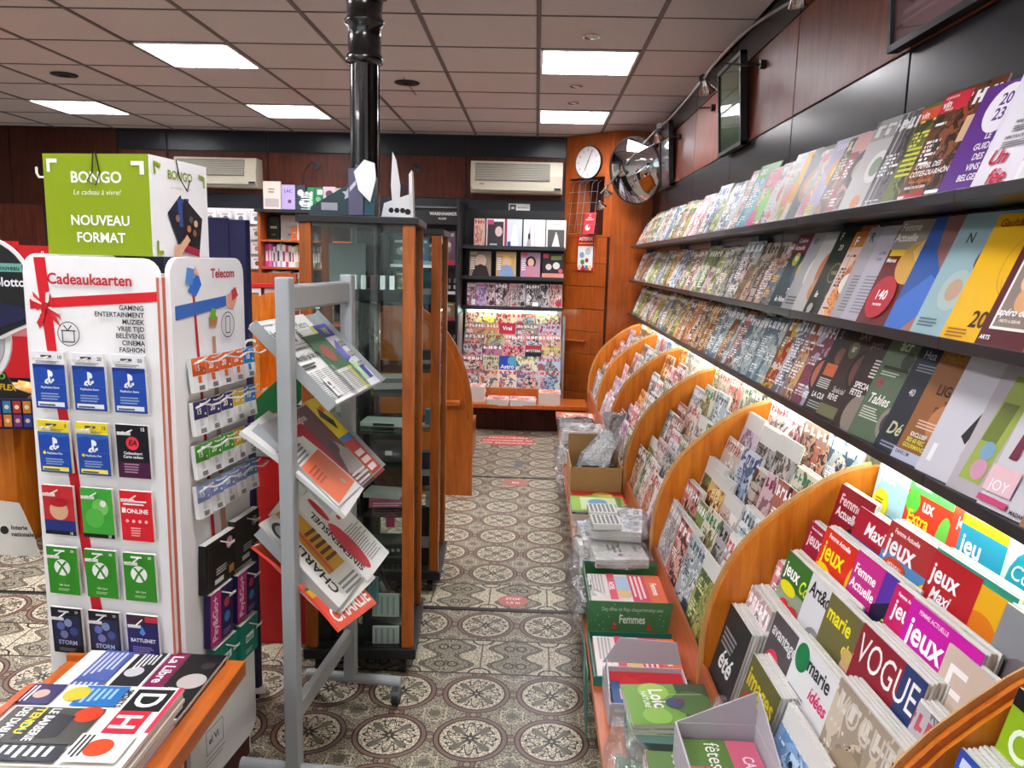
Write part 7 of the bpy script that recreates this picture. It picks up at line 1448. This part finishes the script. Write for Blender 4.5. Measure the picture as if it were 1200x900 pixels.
# ---------------------------------------------------------------- bookcase and card rack on the back wall
def build_bookcase():
    t = empty('bookcase', 'wooden bookcase with a black top board on the back wall', 'bookcase', (-2.2, 7.7, 0))
    MB().box(-2.67, 7.45, .1, -2.645, 7.84, 1.955).build('side_board', M['wood_pillar'], t, world=True)
    MB().box(-1.72, 7.45, .1, -1.70, 7.84, 1.955).build('side_board', M['wood_pillar'], t, world=True)
    MB().box(-2.69, 7.42, 1.955, -1.68, 7.84, 1.985).build('top_board', M['blackmat'], t, world=True)
    MB().box(-2.645, 7.82, .1, -1.72, 7.84, 1.955).build('back_board', M['wood_dark'], t, world=True)
    for z in (1.70, 1.44, 1.19, .9, .6): MB().box(-2.645, 7.47, z-.02, -1.72, 7.82, z).build('shelf_board', M['wood_pillar'], t, world=True)
build_bookcase()
SPC = ['c83c8c', 'd868a8', '9060b0', 'e8d8d0', '8870a8', 'e0e0e4', 'a8b0b8', 'e8e8e8', 'b84070', 'e8e4e0', 'f0f0f0', 'd8c8a8', 'c0b098', '8a7a60', 'e0d8c8', '506838']
SPN = ['magenta', 'pink', 'violet', 'cream', 'purple', 'white', 'grey', 'off white', 'raspberry', 'ivory', 'plain white', 'sand', 'beige', 'brown', 'pale', 'olive']
def spines(x, x1, z, hmin, hmax, cols, shelf, y=7.56):
    i = 0
    while x < x1-.015:
        w = rnd.choice((.018, .022, .028, .034)); h = rnd.uniform(hmin, hmax); q = cols[i % len(cols)]
        o = MB().box(-w/2+.0008, 0, 0, w/2-.0008, .13, h).build('book', M['solid'], M=Matrix.Translation((x+w/2, y, z)), label='%s spine, %s book from left on the %s of the bookcase' % (SPN[q], ORD[i], shelf), cat='book', group='books on the bookcase')
        colobj(o, SPC[q]); k = Ink(w, h, step=.0003); k.rect(.2, .25, .8, .7, 'f0ece8' if q not in (3, 5, 7, 9, 10) else ('606068', 'a03050', '404858')[i % 3]); k.build(o, 'spine_print', off=(-w/2, 0, 0))
        x += w; i += 1
spines(-2.64, -2.26, 1.441, .19, .23, [0, 1, 2, 3, 4, 5, 6, 7, 8, 9, 10, 11, 12, 13, 14, 15], 'third shelf')
spines(-2.62, -2.26, 1.191, .19, .22, [7, 6, 10, 9, 7, 5, 14, 7, 10, 8, 7, 3], 'fourth shelf')
spines(-2.60, -2.26, .901, .19, .22, [9, 7, 10, 6, 5], 'fifth shelf'); spines(-2.2, -1.75, 1.441, .19, .23, [7, 6, 15, 13, 5, 9], 'third shelf right part')
for i, (x, w, h, c, fn, wd) in enumerate(((-2.57, .17, .27, 'e0c8bc', lambda k: (k.rect(.1, .1, .9, .4, 'a8a0a0'), k.lines(.3, .6, .7, .8, 2, '907070')), 'pale pink picture'), (-2.41, .13, .24, 'a898c8', lambda k: (k.text('LAC', .5, .7, .12, '4a4890', al='C', maxw=.8), k.disc(.6, .35, .14, '603860')), 'lilac lettered'), (-2.29, .10, .24, '303a48', lambda k: (k.disc(.5, .7, .3, 'e8e8ec'), k.disc(.6, .3, .25, 'd8dce0')), 'dark blotched'),
     (-2.19, .07, .22, '1c7a48', lambda k: k.text('LAROUSSE', .7, .05, .5, 'f0f4f0', rot=math.pi/2, maxw=2.4), 'green lettered'), (-2.11, .08, .22, '1f6a44', lambda k: (k.disc(.4, .5, .3, '68a070'), k.rect(.3, .7, .9, .9, 'e0e8e0')), 'second green'), (-2.01, .12, .23, 'b8a0a8', lambda k: (k.disc(.5, .7, .3, '504048'), k.disc(.3, .3, .25, 'd8c8d0')), 'mottled pink'), (-1.9, .1, .22, 'a8a098', lambda k: (k.disc(.5, .6, .3, '383838'), k.disc(.6, .3, .3, 'e8e4e0')), 'mottled grey'), (-1.8, .1, .18, 'dcdcd0', lambda k: k.rect(.2, .4, .8, .5, 'a05050'), 'cream'), (-1.71, .05, .22, 'b88068', None, 'narrow tan'))):
    boxitem(GI, x, 7.6, 1.986, w, .03, h, c, 'book', '%s book standing on top of the bookcase' % wd, 'book', 0, fn, 'books on top of the bookcase')
for x, w, h, c, wd in ((-2.58, .11, .22, '1c2c24', 'dark green'), (-2.39, .24, .24, 'b8b4b0', 'large grey'), (-2.36, .06, .13, 'd8703c', 'small orange'), (-2.29, .08, .16, 'f0ece8', 'small white')):
    boxitem(GI, x, 7.6 if h < .2 else 7.66, 1.701, w, .03, h, c, 'book', '%s book facing out on the second shelf of the bookcase' % wd, 'book', 0, lambda k: (k.rect(.2, .5, .8, .6, 'a8a8a0'), k.rect(.3, .2, .7, .26, 'a0544a')), 'books facing out in the bookcase')
def build_card_rack():
    t = empty('card_rack', 'white greeting card rack left of the bookcase', 'rack', (-2.95, 7.7, 0))
    MB().box(-3.3, 7.72, 1.40, -2.68, 7.84, 2.0).build('backing', M['white'], t, world=True); MB().box(-3.3, 7.7, 1.22, -2.68, 7.84, 1.40).build('wood_panel', M['wood_pillar'], t, world=True)
    for r in range(4): MB().box(-3.3, 7.66, 1.405+.145*r, -2.68, 7.72, 1.41+.145*r).build('ledge', M['glassedge'], t, world=True)
build_card_rack()
for r in range(4):
    for c in range(4):
        x = -3.22+.152*c; col = rnd.choice(['e0dcdc', 'd8c0c0', 'e4e4e0', 'd0d4d8', 'd8b0b0'])
        boxitem(GI, x, 7.685, 1.412+.145*r, .12, .006, .125, col, 'greeting_card', 'pale greeting card, %s from left, %s row from the top' % (ORD[c], ORD[3-r]), 'card', 0, lambda k: (k.rect(.05, .05, .95, .95, 'eeeaea'), k.disc(.5, .45, .2, rnd.choice(['8a5060', '607080', '404048', 'b08080', '708868'])), k.lines(.2, .7, .8, .86, 2, 'a04050')), 'greeting cards')
# red and white rack below, seen in the gap
t = empty('red_rack', 'red and white card rack in the gap behind the navy stand', 'rack', (-2.5, 6.6, 0))
MB().box(-2.62, 6.62, .0, -2.05, 6.66, 1.4).build('back_board', M['wood_pillar'], t, world=True)
for r in range(8): MB().box(-2.6, 6.55, .3+.14*r, -2.1, 6.62, .33+.14*r).build('ledge', M['red'], t, world=True)
for r in range(7):
    for c in range(4): boxitem(GI, -2.52+.13*c, 6.575, .332+.14*r, .1, .006, .1, rnd.choice(['e8e4e4', 'd8c8c8', 'b8b0b0', 'e0e0e8']), 'greeting_card', 'white card in the red rack, %s from left, %s row from the floor' % (ORD[c], ORD[r]), 'card', 0, lambda k: k.rect(.2, .2, .8, .6, rnd.choice(['b83040', '606068', 'd8a0a0'])), 'cards in the red rack')

# ---------------------------------------------------------------- left edge: counter, lottery board, toys
def build_left():
    t = empty('wood_counter', 'orange wooden counter at the left edge of the picture', 'counter', (-3.0, 4.0, 0))
    MB().box(-3.6, 3.80, .0, -2.66, 4.6, .66).build('body', M['wood'], t, world=True, bevel=.003)
    MB().box(-3.62, 3.78, .66, -2.64, 4.62, .685).build('top', M['wood_h'], t, world=True)
    t = empty('black_machine', 'black box between the wooden counter and the gift card stand', 'machine', (-2.45, 4.1, 0))
    MB().box(-2.64, 4.0, .1, -2.40, 4.4, .80).build('body', M['blackmat'], t, world=True, bevel=.01); MB().box(-2.64, 3.95, .0, -2.3, 4.4, .1).build('foot', M['rubber'], t, world=True, bevel=.01)
    t = empty('red_machine', 'red topped dark machine behind the lottery board', 'machine', (-3.2, 5.0, 0))
    MB().box(-3.6, 5.02, 0, -3.05, 5.5, 1.40).build('body', M['blackmat'], t, world=True)
    MB().box(-3.37, 5.0, 1.38, -3.0, 5.06, 1.575).build('red_header', M['red'], t, world=True); MB().box(-3.75, 4.98, 1.42, -3.39, 5.04, 1.60).build('red_header', M['red'], t, world=True)
    MB().box(-3.6, 5.0, .70, -3.05, 5.03, 1.0).build('red_panel', M['red'], t, world=True); MB().box(-3.6, 4.99, .98, -3.05, 5.0, 1.09).build('pink_band', M['redpale'], t, world=True)
    k = Ink(1, 1, y=4.999); k.text('0', -3.22, 1.51, .03, 'f4e8e8'); k.rect(-3.16, 1.47, -3.1, 1.51, 'a8e0c8'); k.rect(-3.5, 1.55, -3.41, 1.565, 'f0e0e0'); k.build(t, 'lettering', off=(3.2, -5.0, 0))
M['redpale'] = plain('pale_red_band', 'c8787c', .4)
build_left()
def build_lotto():
    t = empty('lottery_board', 'black rounded lottery board with a white outline at the left edge', 'sign', (-2.4, 3.2, 0))
    P = [(-2.75, 1.20), (-2.75, 1.60)]+[(-2.33+.22*math.sin(a)*1.0, 1.40+.205*math.cos(a)) for a in [R(d) for d in range(-10, 95, 10)]]+[(-2.105, 1.36), (-2.125, 1.32), (-2.10, 1.28), (-2.12, 1.235), (-2.20, 1.20), (-2.26, 1.17)]
    MB().prism(P, 3.205, 3.212).build('white_border', M['white'], t, world=True)
    cx, cz = -2.42, 1.38
    P2 = [((x-cx)*.955+cx, (z-cz)*.94+cz) for x, z in P]
    MB().prism(P2, 3.2, 3.206).build('board', M['blackmat'], t, world=True)
    P3 = [(-2.75, 1.20), (-2.75, 1.315), (-2.25, 1.325), (-2.16, 1.31), (-2.13, 1.28), (-2.16, 1.25), (-2.25, 1.22)]
    MB().prism(P3, 3.196, 3.201).build('blue_sleeve', M['navy'], t, world=True)
    MB().box(-2.5, 3.212, 0, -2.4, 3.24, 1.25).build('support', M['blackmat'], t, world=True)
    k = Ink(1, 1, y=3.198); k.rect(-2.4, 1.455, -2.145+.0, 1.49, '6fb0a4'); k.text('nouveau', -2.155, 1.462, .02, '1c3030', al='R'); k.text('Bingolotto', -2.135, 1.395, .036, 'f4f4f4', al='R'); k.build(t, 'lettering', off=(2.4, -3.2, 0))
    t2_ = empty('round_sign', 'white ringed round sign below the black lottery board', 'sign', (-2.38, 3.25, 0))
    n = 28
    MB().prism([(-2.41+.165*math.cos(2*math.pi*i/n), 1.16+.19*math.sin(2*math.pi*i/n)) for i in range(n)], 3.24, 3.25).build('ring', M['white'], t2_, world=True)
    MB().prism([(-2.41+.14*math.cos(2*math.pi*i/n), 1.16+.165*math.sin(2*math.pi*i/n)) for i in range(n)], 3.234, 3.241).build('disc', M['greyboard'], t2_, world=True)
    MB().prism([(-2.41+.10*math.cos(2*math.pi*i/n), 1.16+.13*math.sin(2*math.pi*i/n)) for i in range(n)], 3.230, 3.235).build('inner_disc', M['greydk'], t2_, world=True)
    MB().box(-2.50, 3.25, 0, -2.46, 3.27, 1.0).build('support', M['blackmat'], t2_, world=True)
build_lotto()
def build_toy():
    t = empty('toy_box', 'open box of colourful blind bag toys on the wooden counter', 'toy box', (-2.5, 3.62, .66), R(8))
    MB().box(-.35, 0, .02, .08, .3, .17).build('carton', M['solidt'], t, bevel=.002)
    k = Ink(.43, .15, y=-.0008); k.rect(0, 0, 1, 1, '2c2440')
    for i in range(9):
        for j in range(2): k.rect(.02+.108*i, .1+.45*j, .105+.108*i, .5+.45*j, ('c83c30', '2c4aa0', 'd8882c', '3c88b8', '8a3a88')[(i*2+j) % 5]); k.disc(.062+.108*i, .3+.45*j, .025, ('e8c8a0', 'f0e8d0')[j])
    k.build(t, 'box_print', off=(-.35, 0, .02))
    MB().prism([(-.2, .17), (.03, .17), (.06, .19), (-.02, .22), (-.06, .30), (-.2, .32)], .02, .03).build('header_card', M['blackmat'], t)
    k = Ink(1, 1, y=.0195); k.text('DINO', -.16, .265, .028, '7ac030'); k.text('SUPER FLEX', -.19, .225, .028, 'e8c020', rot=-.1, maxw=.18); k.build(t, 'lettering')
    return t
ts_ = NT('purple_box_board'); ts_.set(lin('3a2c48'), .4); M['solidt'] = ts_.mat
TB = build_toy()
TBM = Matrix.Translation((-2.5, 3.62, .66)) @ Matrix.Rotation(R(8), 4, 'Z')
for i in range(7):
    c = ('d8602c', 'e8a030', 'c83c28', 'e07830', 'b8342c', 'd89038', 'e05828')[i]; w, h = .09, .075
    mb = MB(); P = []; 
    for a in range(5):
        for b in range(5):
            u, v = a/4, b/4; P.append(((u-.5)*w, -.022*math.sin(math.pi*u)*math.sin(math.pi*v)+rnd.uniform(-.004, .004), v*h))
    F = [(a*5+b, a*5+b+1, (a+1)*5+b+1, (a+1)*5+b) for a in range(4) for b in range(4)]
    mb.add(P, F); mb.add([(x, -y, z) for x, y, z in P], [f[::-1] for f in F])
    o = mb.build('toy_bag', M['foil'] if 'foil' in M else M['cover2'], M=TBM @ Matrix.Translation((-.28+.055*i, .05+.02*(i % 3), .172)) @ Matrix.Rotation(R(-35), 4, 'X') @ Matrix.Rotation(R(rnd.uniform(-25, 25)), 4, 'Z'), smooth=True, label='crumpled %s foil toy bag, %s from left in the toy box' % (('orange', 'amber', 'red', 'orange', 'dark red', 'ochre', 'bright orange')[i], ORD[i]), cat='toy bag', group='foil toy bags')
    colobj(o, c, 'f0d060', seed=i)
# lottery leaflet board on the floor
t = MB().prism([(-2.78, .0), (-2.49, .0), (-2.52, .12), (-2.58, .28), (-2.78, .30)], 3.69, 3.694).build('leaflet_board', M['whitepl'], label='curved white board with lottery lettering at the foot of the counter', cat='board')
k = Ink(1, 1, y=3.689); k.disc(-2.665, .135, .022, '2a2a2c'); k.text('loterie', -2.63, .14, .022, '2a2a2c'); k.text('nationale', -2.63, .105, .022, '2a2a2c'); k.build(t, 'lettering')

# ---------------------------------------------------------------- goods on the long bench
def crumple(w, d, h, seed, amp=.012, n=9):  # film wrap
    """closed lumpy shell"""
    r = random.Random(seed); mb = MB(); P = []; F = []
    m = n*2
    for j in range(n+1):
        v = j/n; a = math.pi*(v-.5)
        for i in range(m):
            t = 2*math.pi*i/m; ct, st = math.cos(t), math.sin(t)
            q = max(abs(ct), abs(st)); sx, sy = ct/q*.5+ct*.0, st/q*.5
            s = min(1, math.cos(a)*1.9) if 0 < j < n else .02
            z = h*(v if True else 0)
            P.append((sx*w*s+r.uniform(-amp, amp), sy*d*s+r.uniform(-amp, amp), max(.001, z+r.uniform(-amp, amp)*.6 if 0 < j < n else z)))
    for j in range(n):
        for i in range(m): F.append((j*m+i, j*m+(i+1) % m, (j+1)*m+(i+1) % m, (j+1)*m+i))
    F += [tuple(range(m-1, -1, -1)), tuple(range(n*m, n*m+m))]
    return mb.add(P, F)
def wrapped(x, y, z, w, d, h, rot, label, core='d8d4d4 303030 b8b4b4 505050', seed=1, fn=None, mat='film', amp=.012, cat='wrapped magazines'):
    t = empty('wrapped_bundle', label, cat, (x, y, z), R(rot), group='plastic wrapped bundles on the bench')
    o = MB(); cm = sheet_mesh('paper_block', d*.86, w*.86, h*.7, [M['cover'], M['pages'], M['white']], 0, 0, 2, 2)[0]
    o = bpy.data.objects.new('paper_block', cm); COL.objects.link(o); o.parent = t; o.matrix_basis = Matrix.Translation((-w*.43, 0, h*.78)) @ Matrix.Rotation(R(-90), 4, 'Z') @ Matrix.Rotation(R(-90), 4, 'X'); colobj(o, *core.split(), seed=seed*2.1)
    if fn: k = Ink(d*.86, w*.86); fn(k); k.build(o, off=(-d*.43, 0, 0))
    crumple(w, d, h, seed, amp).build('film_wrap', M[mat], t)
    return t
for i in range(5): mag(flatM(.22+.006*i, 6.15-.01*i, .301+.009*i, -90+rnd.uniform(-4, 4)), .21, .26, .008, rnd.choice(PALB), None, 'magazine at the far end of the long bench, %s from the top' % ORD[4-i], 'pile at the far end of the bench', name='magazine')
wrapped(.34, 5.68, .30, .27, .30, .10, 4, 'clear wrapped silvery bundle at the far end of the bench', seed=3, mat='filmd')
wrapped(.345, 5.28, .30, .28, .34, .13, -5, 'clear wrapped black and white bundle on the bench, second from far', core='38343a e8e8e8 a8a8a8 181818', seed=4)
wrapped(.33, 4.86, .30, .28, .36, .10, 6, 'clear wrapped white bundle on the bench behind the cardboard box', seed=5)
wrapped(.345, 5.0, .405, .27, .30, .10, -8, 'second layer wrapped bundle on the bench behind the cardboard box', core='504c50 e8e8e8 c8c8c8 282828', seed=6)
# hanging film scraps over the bench edge
for i, (y, z, s_) in enumerate(((4.9, .2, 1), (4.5, .2, 2), (4.62, .3, 3), (2.95, .27, 4), (2.62, .25, 5))):
    crumple(.05, .2, .12, 20+i, .012, 6).build('film_scrap', M['film'], M=Matrix.Translation((.185, y, z)), label='scrap of clear film spilling over the bench edge, %s from the back' % ORD[i], cat='plastic film', group='film scraps')
def carton(x0, x1, y0, y1, z0, h, mat, label, flaps=(), name='carton', th=.004, inner=None):
    t = empty(name, label, 'box', ((x0+x1)/2, (y0+y1)/2, z0)); w, d = (x1-x0)/2, (y1-y0)/2
    MB().box(-w, -d, 0, w, d, th).build('bottom', mat, t)
    MB().box(-w, -d, th, w, -d+th, h).build('front_wall', mat, t); MB().box(-w, d-th, th, w, d, h).build('back_wall', mat, t)
    MB().box(-w, -d+th, th, -w+th, d-th, h).build('side_wall', mat, t); MB().box(w-th, -d+th, th, w, d-th, h).build('side_wall', mat, t)
    return t
t = carton(.215, .485, 3.95, 4.36, .301, .19, M['cardboard'], 'brown cardboard box holding a clear plastic bag on the bench')
MB().prism([(-.205, .19), (-.2, .192), (-.16, .30), (-.165, .30)], -.133, .133, 'x')  # far flap built below
MB().box(-.133, .201, .19, .133, .204, .28).build('back_flap', M['cardboard'], t)
# bag rising from the box
def bag(x, y, z, pts, label, seed, mat='filmd', fill=None):
    r = random.Random(seed); mb = MB(); P = []; m = 16
    for (cx, cy, cz, rx, ry) in pts:
        for i in range(m):
            a = 2*math.pi*i/m; q = 1+r.uniform(-.16, .16); P.append((cx+rx*q*math.cos(a), cy+ry*q*math.sin(a), cz+r.uniform(-.006, .006)))
    n = len(pts); F = [(j*m+i, j*m+(i+1) % m, (j+1)*m+(i+1) % m, (j+1)*m+i) for j in range(n-1) for i in range(m)]+[tuple(range(m-1, -1, -1)), tuple(range((n-1)*m, n*m))]
    t = empty('plastic_bag', label, 'plastic bag', (x, y, z)); mb.add(P, F).build('film', M[mat], t)
    if fill: MB().box(*fill).build('contents', M['rubber'], t)
    return t
bag(.36, 4.15, .31, [(0, 0, 0, .10, .15), (0, 0, .12, .11, .16), (.03, .02, .2, .10, .12), (.07, .06, .27, .07, .07), (.09, .1, .33, .03, .03), (.10, .12, .37, .05, .04), (.11, .13, .41, .06, .05)], 'crackling grey plastic bag standing in the cardboard box', 3, fill=(-.08, -.12, .01, .09, .12, .17))
bag(.46, 4.2, .5, [(0, 0, 0, .05, .08), (.01, .02, .08, .045, .07), (.03, .06, .16, .02, .03), (.03, .08, .2, .03, .03)], 'smaller clear bag beside the cardboard box', 8, mat='film')
# children's magazines
for i in range(9):
    top = i >= 7; c = ('8a9a90 ffffff', 'a8b0a0 ffffff', 'c8ccc8 404040')[i % 3]
    fn = None
    if i == 7: fn = lambda k: (W1(k, 'c8382c'), k.disc(.4, .6, .22, 'e8d060'), k.disc(.6, .4, .2, '70b050'), k.disc(.75, .7, .12, 'e8a040'))
    if i == 8: fn = lambda k: (W1(k, '88b83c'), k.rect(.08, .18, .9, .85, 'c8d8a8'), k.disc(.4, .5, .2, '5890b8'), k.disc(.6, .6, .14, 'e0a858'), k.rect(.04, .86, .96, .96, '587820'))
    y = 3.86 if i == 7 else 3.72
    mag(flatM(.21+(.012 if i == 7 else 0), y+rnd.uniform(-.006, .006), .301+.0085*i, -90+(2 if i == 7 else rnd.uniform(-1.5, 1.5))), .24, .265, .008, c if not top else 'c83020 ffffff', ink(fn, .24, .265) if fn else None,
        ('red' if i == 7 else 'bright green')+' children magazine on top of the pile before the cardboard box' if top else 'magazine in the pile under the green one, %s from the top' % ORD[8-i], 'pile before the cardboard box', name='comic')  # children's magazines, built under the object name comic
# wrapped craft sets with punched white cards
def holes(k):
    W1(k, 'e8e8e4')
    for i in range(6):
        for j in range(5): k.rect(.08+.15*i, .1+.17*j, .17+.15*i, .2+.17*j, 'a8a8a0')
def logo(k): W1(k, 'dcdcd8'); k.text('ESPAC', .5, .8, .07, '2c2c2e', al='C'); k.disc(.2, .5, .05, 'c8d050'); k.disc(.8, .5, .05, 'b83040'); k.lines(.3, .3, .7, .6, 3, '7a8a58')
wrapped(.35, 3.30, .30, .27, .36, .09, 3, 'clear wrapped bundle with a blue corner on the bench', seed=11, core='d0d0d4 707078 e0e0e0 90a8c0')
wrapped(.34, 3.02, .301, .29, .30, .08, -4, 'clear wrapped white set with a line of black marks', seed=12, core='dcdcdc 202020 e8e8e8 888888', fn=lambda k: (W1(k, 'dedede'), *[k.disc(.1+.13*i, .1, .03, '3a3a3c') for i in range(7)]))
wrapped(.36, 2.96, .385, .24, .26, .05, 4, 'clear wrapped set with a small colourful logo', seed=13, fn=logo)
wrapped(.38, 3.18, .43, .24, .36, .06, -8, 'clear wrapped set under the punched white cards', seed=14, core='e0e0e0 909090 f0f0f0 a8b8c8')
for i, (x, y, z) in enumerate(((.32, 3.08, .5), (.32, 3.26, .49))):
    o = empty('punched_card', 'white block of small square holes, %s of the two on the wrapped sets' % ('nearer', 'farther')[i], 'craft set', (x, y, z), R(2), group='punched white blocks')
    MB().box(-.06, -.06, -.02, .06, .06, .006).build('block', M['whitepl'], o, bevel=.003)
    for a in range(6):
        for b in range(5): MB().box(-.052+.018*a, -.05+.021*b, .006, -.041+.018*a, -.037+.021*b, .0075).build('window', M['greydk'], o)
crumple(.07, .12, .1, 31, .012, 6).build('film_scrap', M['film'], M=Matrix.Translation((.22, 3.1, .32)), label='loose clear film at the left of the wrapped sets', cat='plastic film', group='film scraps')
o = boxitem(Matrix(), .235, 3.08, .36, .06, .1, .05, 'f0f0ec', 'white_label', 'small blank white card left of the punched blocks', 'card', 10)
for i in range(3): wrapped(.235, 2.72-.02*i, .301+.028*i, .10, .22, .026, 5*i-5, 'narrow wrapped paper pack left of the green box, %s layer' % ('lowest', 'middle', 'top')[i], seed=40+i)
# green box of women's weeklies
def femmes(k):
    W1(k, 'e8dcd8'); k.rect(0, .78, 1, 1, 'e0643a'); k.text('Femmes', .5, .84, .08, 'ffffff', al='C', maxw=.8); k.rect(0, .55, 1, .78, 'd83c58'); k.lines(.06, .58, .9, .76, 3, 'f8d8d8'); k.rect(.1, .36, .6, .55, 'a8c0d8'); k.disc(.7, .44, .12, 'e0b878')
    k.rect(0, .26, .9, .36, 'd8405c'); k.text('NOEL', .3, .27, .07, 'ffffff'); k.lines(.05, .05, .9, .22, 4, 'b0a8a8')
def box2(x0, x1, y0, y1, h, mname, label, txt=True):
    t = carton(x0, x1, y0, y1, .301, h, M[mname], label); d = (y1-y0)/2; w = x1-x0
    if txt:
        k = Ink(w, h, y=-d-.0005); k.text('Femmes', .5, .3, .27, 'e8f0e4', al='C', maxw=.3); k.text('Des offres de fêtes chaque semaine avec', .5, .7, .12, 'c8dcc4', al='C', bold=0, maxw=.7)
        k.poly([(.27, .1), (.33, .1), (.3, .4)], 'c83c30'); k.poly([(.67, .1), (.73, .1), (.7, .4)], 'c83c30')
        for i in range(26): k.disc(rnd.random()*.96+.02, rnd.random()*.9+.05, .005, 'e8f0e4', n=6)
        k.build(t, 'lettering', off=(-w/2, 0, 0))
    return t
box2(.215, .515, 2.50, 2.86, .11, 'green', 'green festive cardboard box full of weeklies on the bench')
for i in range(8): mag(flatM(.228+rnd.uniform(0, .006), 2.68+rnd.uniform(-.01, .01), .308+.0105*i, -90+rnd.uniform(-1, 1)), .25, .27, .010, 'd84058 ffffff f0a080 c83050', ink(femmes, .25, .27) if i == 7 else None, 'pink and orange weekly in the green box, %s from the top' % ORD[7-i], 'weeklies in the green box', name='weekly', cat='magazine')
carton(.21, .50, 2.15, 2.44, .301, .03, M['teal'], 'low teal tray box with more weeklies on the bench')
for i in range(3): mag(flatM(.222+rnd.uniform(0, .006), 2.29+rnd.uniform(-.008, .008), .306+.0105*i, -90+rnd.uniform(-1, 1)), .25, .265, .010, 'd84058 ffffff f0a080 c83050', ink(femmes, .25, .265) if i == 2 else None, 'pink and orange weekly in the teal tray, %s from the top' % ORD[2-i], 'weeklies in the teal tray', name='weekly', cat='magazine')
boxitem(Matrix(), .34, 2.23, .37, .02, .02, .008, 'e8e030', 'price_dot', 'tiny yellow sticker on the weeklies in the teal tray', 'sticker')
t = MB().prism([(2.46, .30), (2.22, .30), (2.17, .10), (2.30, .14), (2.42, .2)], .196, .199, 'x').build('teal_flap', M['teal'], label='dark teal cardboard flap hanging over the bench edge', cat='flap')
k = Ink(1, 1, y=0); k.disc(-2.33, .25, .035, '8fb8a8', ry=.05); k.text('Gagnez', -2.36, .16, .02, '8fb8a8'); k.build(t, 'lettering', M4=Matrix.Translation((.1955, 0, 0)) @ Matrix.Rotation(R(-90), 4, 'Z'))
# grey lined open box with blue and red magazines
t = carton(.235, .47, 1.95, 2.15, .302, .065, M['greyboard'], 'grey lined open cardboard box in front of the teal tray')
MB().prism([(-.1175, .07), (.1175, .07), (.10, .14), (-.07, .15)], .112, .115).build('back_flap', M['greyboard'], t)
MB().prism([(-.113, .07), (.06, .07), (.02, .13)], -.1175, -.1145, 'x').build('side_flap', M['greyboard'], t)
def bluered(k): W1(k, '2c5c98'); k.rect(0, 0, .3, 1, 'c83038'); k.text('FLAIR', .35, .6, .16, 'f0f0f4', maxw=.6); k.poly([(.1, .2), (.6, .7), (.8, .5), (.4, .1)], 'd83840'); k.lines(.5, .1, .9, .4, 4, 'e8c8c8')
for i in range(5): mag(flatM(.243+.002*i, 2.05, .308+.011*i, -90+rnd.uniform(-2, 2)), .2, .22, .010, '2c5c98 ffffff c83038 e8e8e8', ink(bluered, .2, .22) if i == 4 else None, 'blue and red magazine in the grey lined box, %s from the top' % ORD[4-i], 'magazines in the grey lined box')
def loic(k):
    W1(k, '6f9a3c'); k.rect(0, .62, 1, 1, '33452a'); k.disc(.5, .75, .3, '4a6a34'); k.disc(.2, .35, .22, '9ac050'); k.disc(.8, .3, .2, '8ab84c'); k.text('Loïc'.replace('ï', 'i'), .14, .3, .16, 'f4f6f0', maxw=.6); k.text('NATURE', .2, .2, .06, 'e8f0e0'); k.disc(.5, .55, .13, '3c4468'); k.disc(.45, .62, .06, '6a3048'); k.line(.3, .5, .3, .9, .01, 'c8d8a0'); k.disc(.85, .75, .08, '8a6a40')
for i in range(3): mag(flatM(.275, 1.90, .375+.012*i, -90+2*i), .19, .235, .011, '6f9a3c ffffff 33452a a8c868', ink(loic, .19, .235) if i == 2 else None, 'green leafy magazine with big white letters, %s in its small pile' % ('lowest', 'middle', 'topmost')[i], 'green leafy magazines')
boxitem(Matrix(), .385, 1.84, .301, .23, .14, .072, '5a7a70', 'flat_box', 'flat grey green box under the leafy magazines', 'box', -2)
# nearest goods: plastic bag with green board, box with pale flaps
t = carton(.345, .53, 1.40, 1.62, .44, .09, M['greyboard'], 'pale pink grey open box at the bottom edge of the picture')
MB().prism([(-.09, .09), (.09, .09), (.085, .17)], .107, .11).build('back_flap', M['greyboard'], t); MB().prism([(-.11, .09), (.11, .09), (.105, .17)], .0895, .0925, 'x').build('side_flap', M['greyboard'], t)
def fet(k): W1(k, 'c86078'); k.rect(0, 0, .5, .6, '5a7a3c'); k.text('fêtes', .06, .3, .2, 'f0f4e8', maxw=.8, bold=0); k.text('CADEAU', .3, .75, .14, 'f0d8e0', maxw=.6); k.lines(.5, .2, .9, .6, 5, 'a84860')
for i in range(4): mag(flatM(.29, 1.60, .384+.010*i, -90+rnd.uniform(-2, 2)), .16, .2, .009, 'c86078 ffffff 5a7a3c e8c0c8', ink(fet, .16, .2) if i == 3 else None, 'pink and green festive magazine at the bottom edge, %s from the top' % ORD[3-i], 'festive magazines at the bottom edge')
for i in range(4): mag(flatM(.355, 1.51, .446+.017*i, -90), .19, .165, .016, 'd87088 ffffff f0c0c8 a04058', ink(fet, .19, .165) if i == 3 else None, 'rose magazine inside the pale open box, %s from the top' % ORD[3-i], 'magazines in the pale open box')
MB().prism([(.225, 1.50), (.34, 1.50), (.30, 1.72), (.23, 1.76)], .345, .349, 'z').build('green_card', M['dkgreen'], label='green bordered card inside the clear bag at the bottom edge', cat='card')
bag(.27, 1.62, .31, [(0, 0, 0, .08, .14), (0, 0, .04, .085, .15), (-.01, .03, .08, .07, .12), (-.03, .08, .12, .03, .05), (-.04, .12, .14, .01, .015)], 'clear crumpled bag over a green card at the bottom edge', 17, mat='film')
bag(.50, 1.80, .30, [(0, 0, 0, .05, .1), (0, 0, .06, .05, .1), (.0, .02, .12, .04, .07), (.01, .04, .16, .01, .02)], 'bluish crackling bag against the bench lip by the leafy magazine', 19, mat='film')
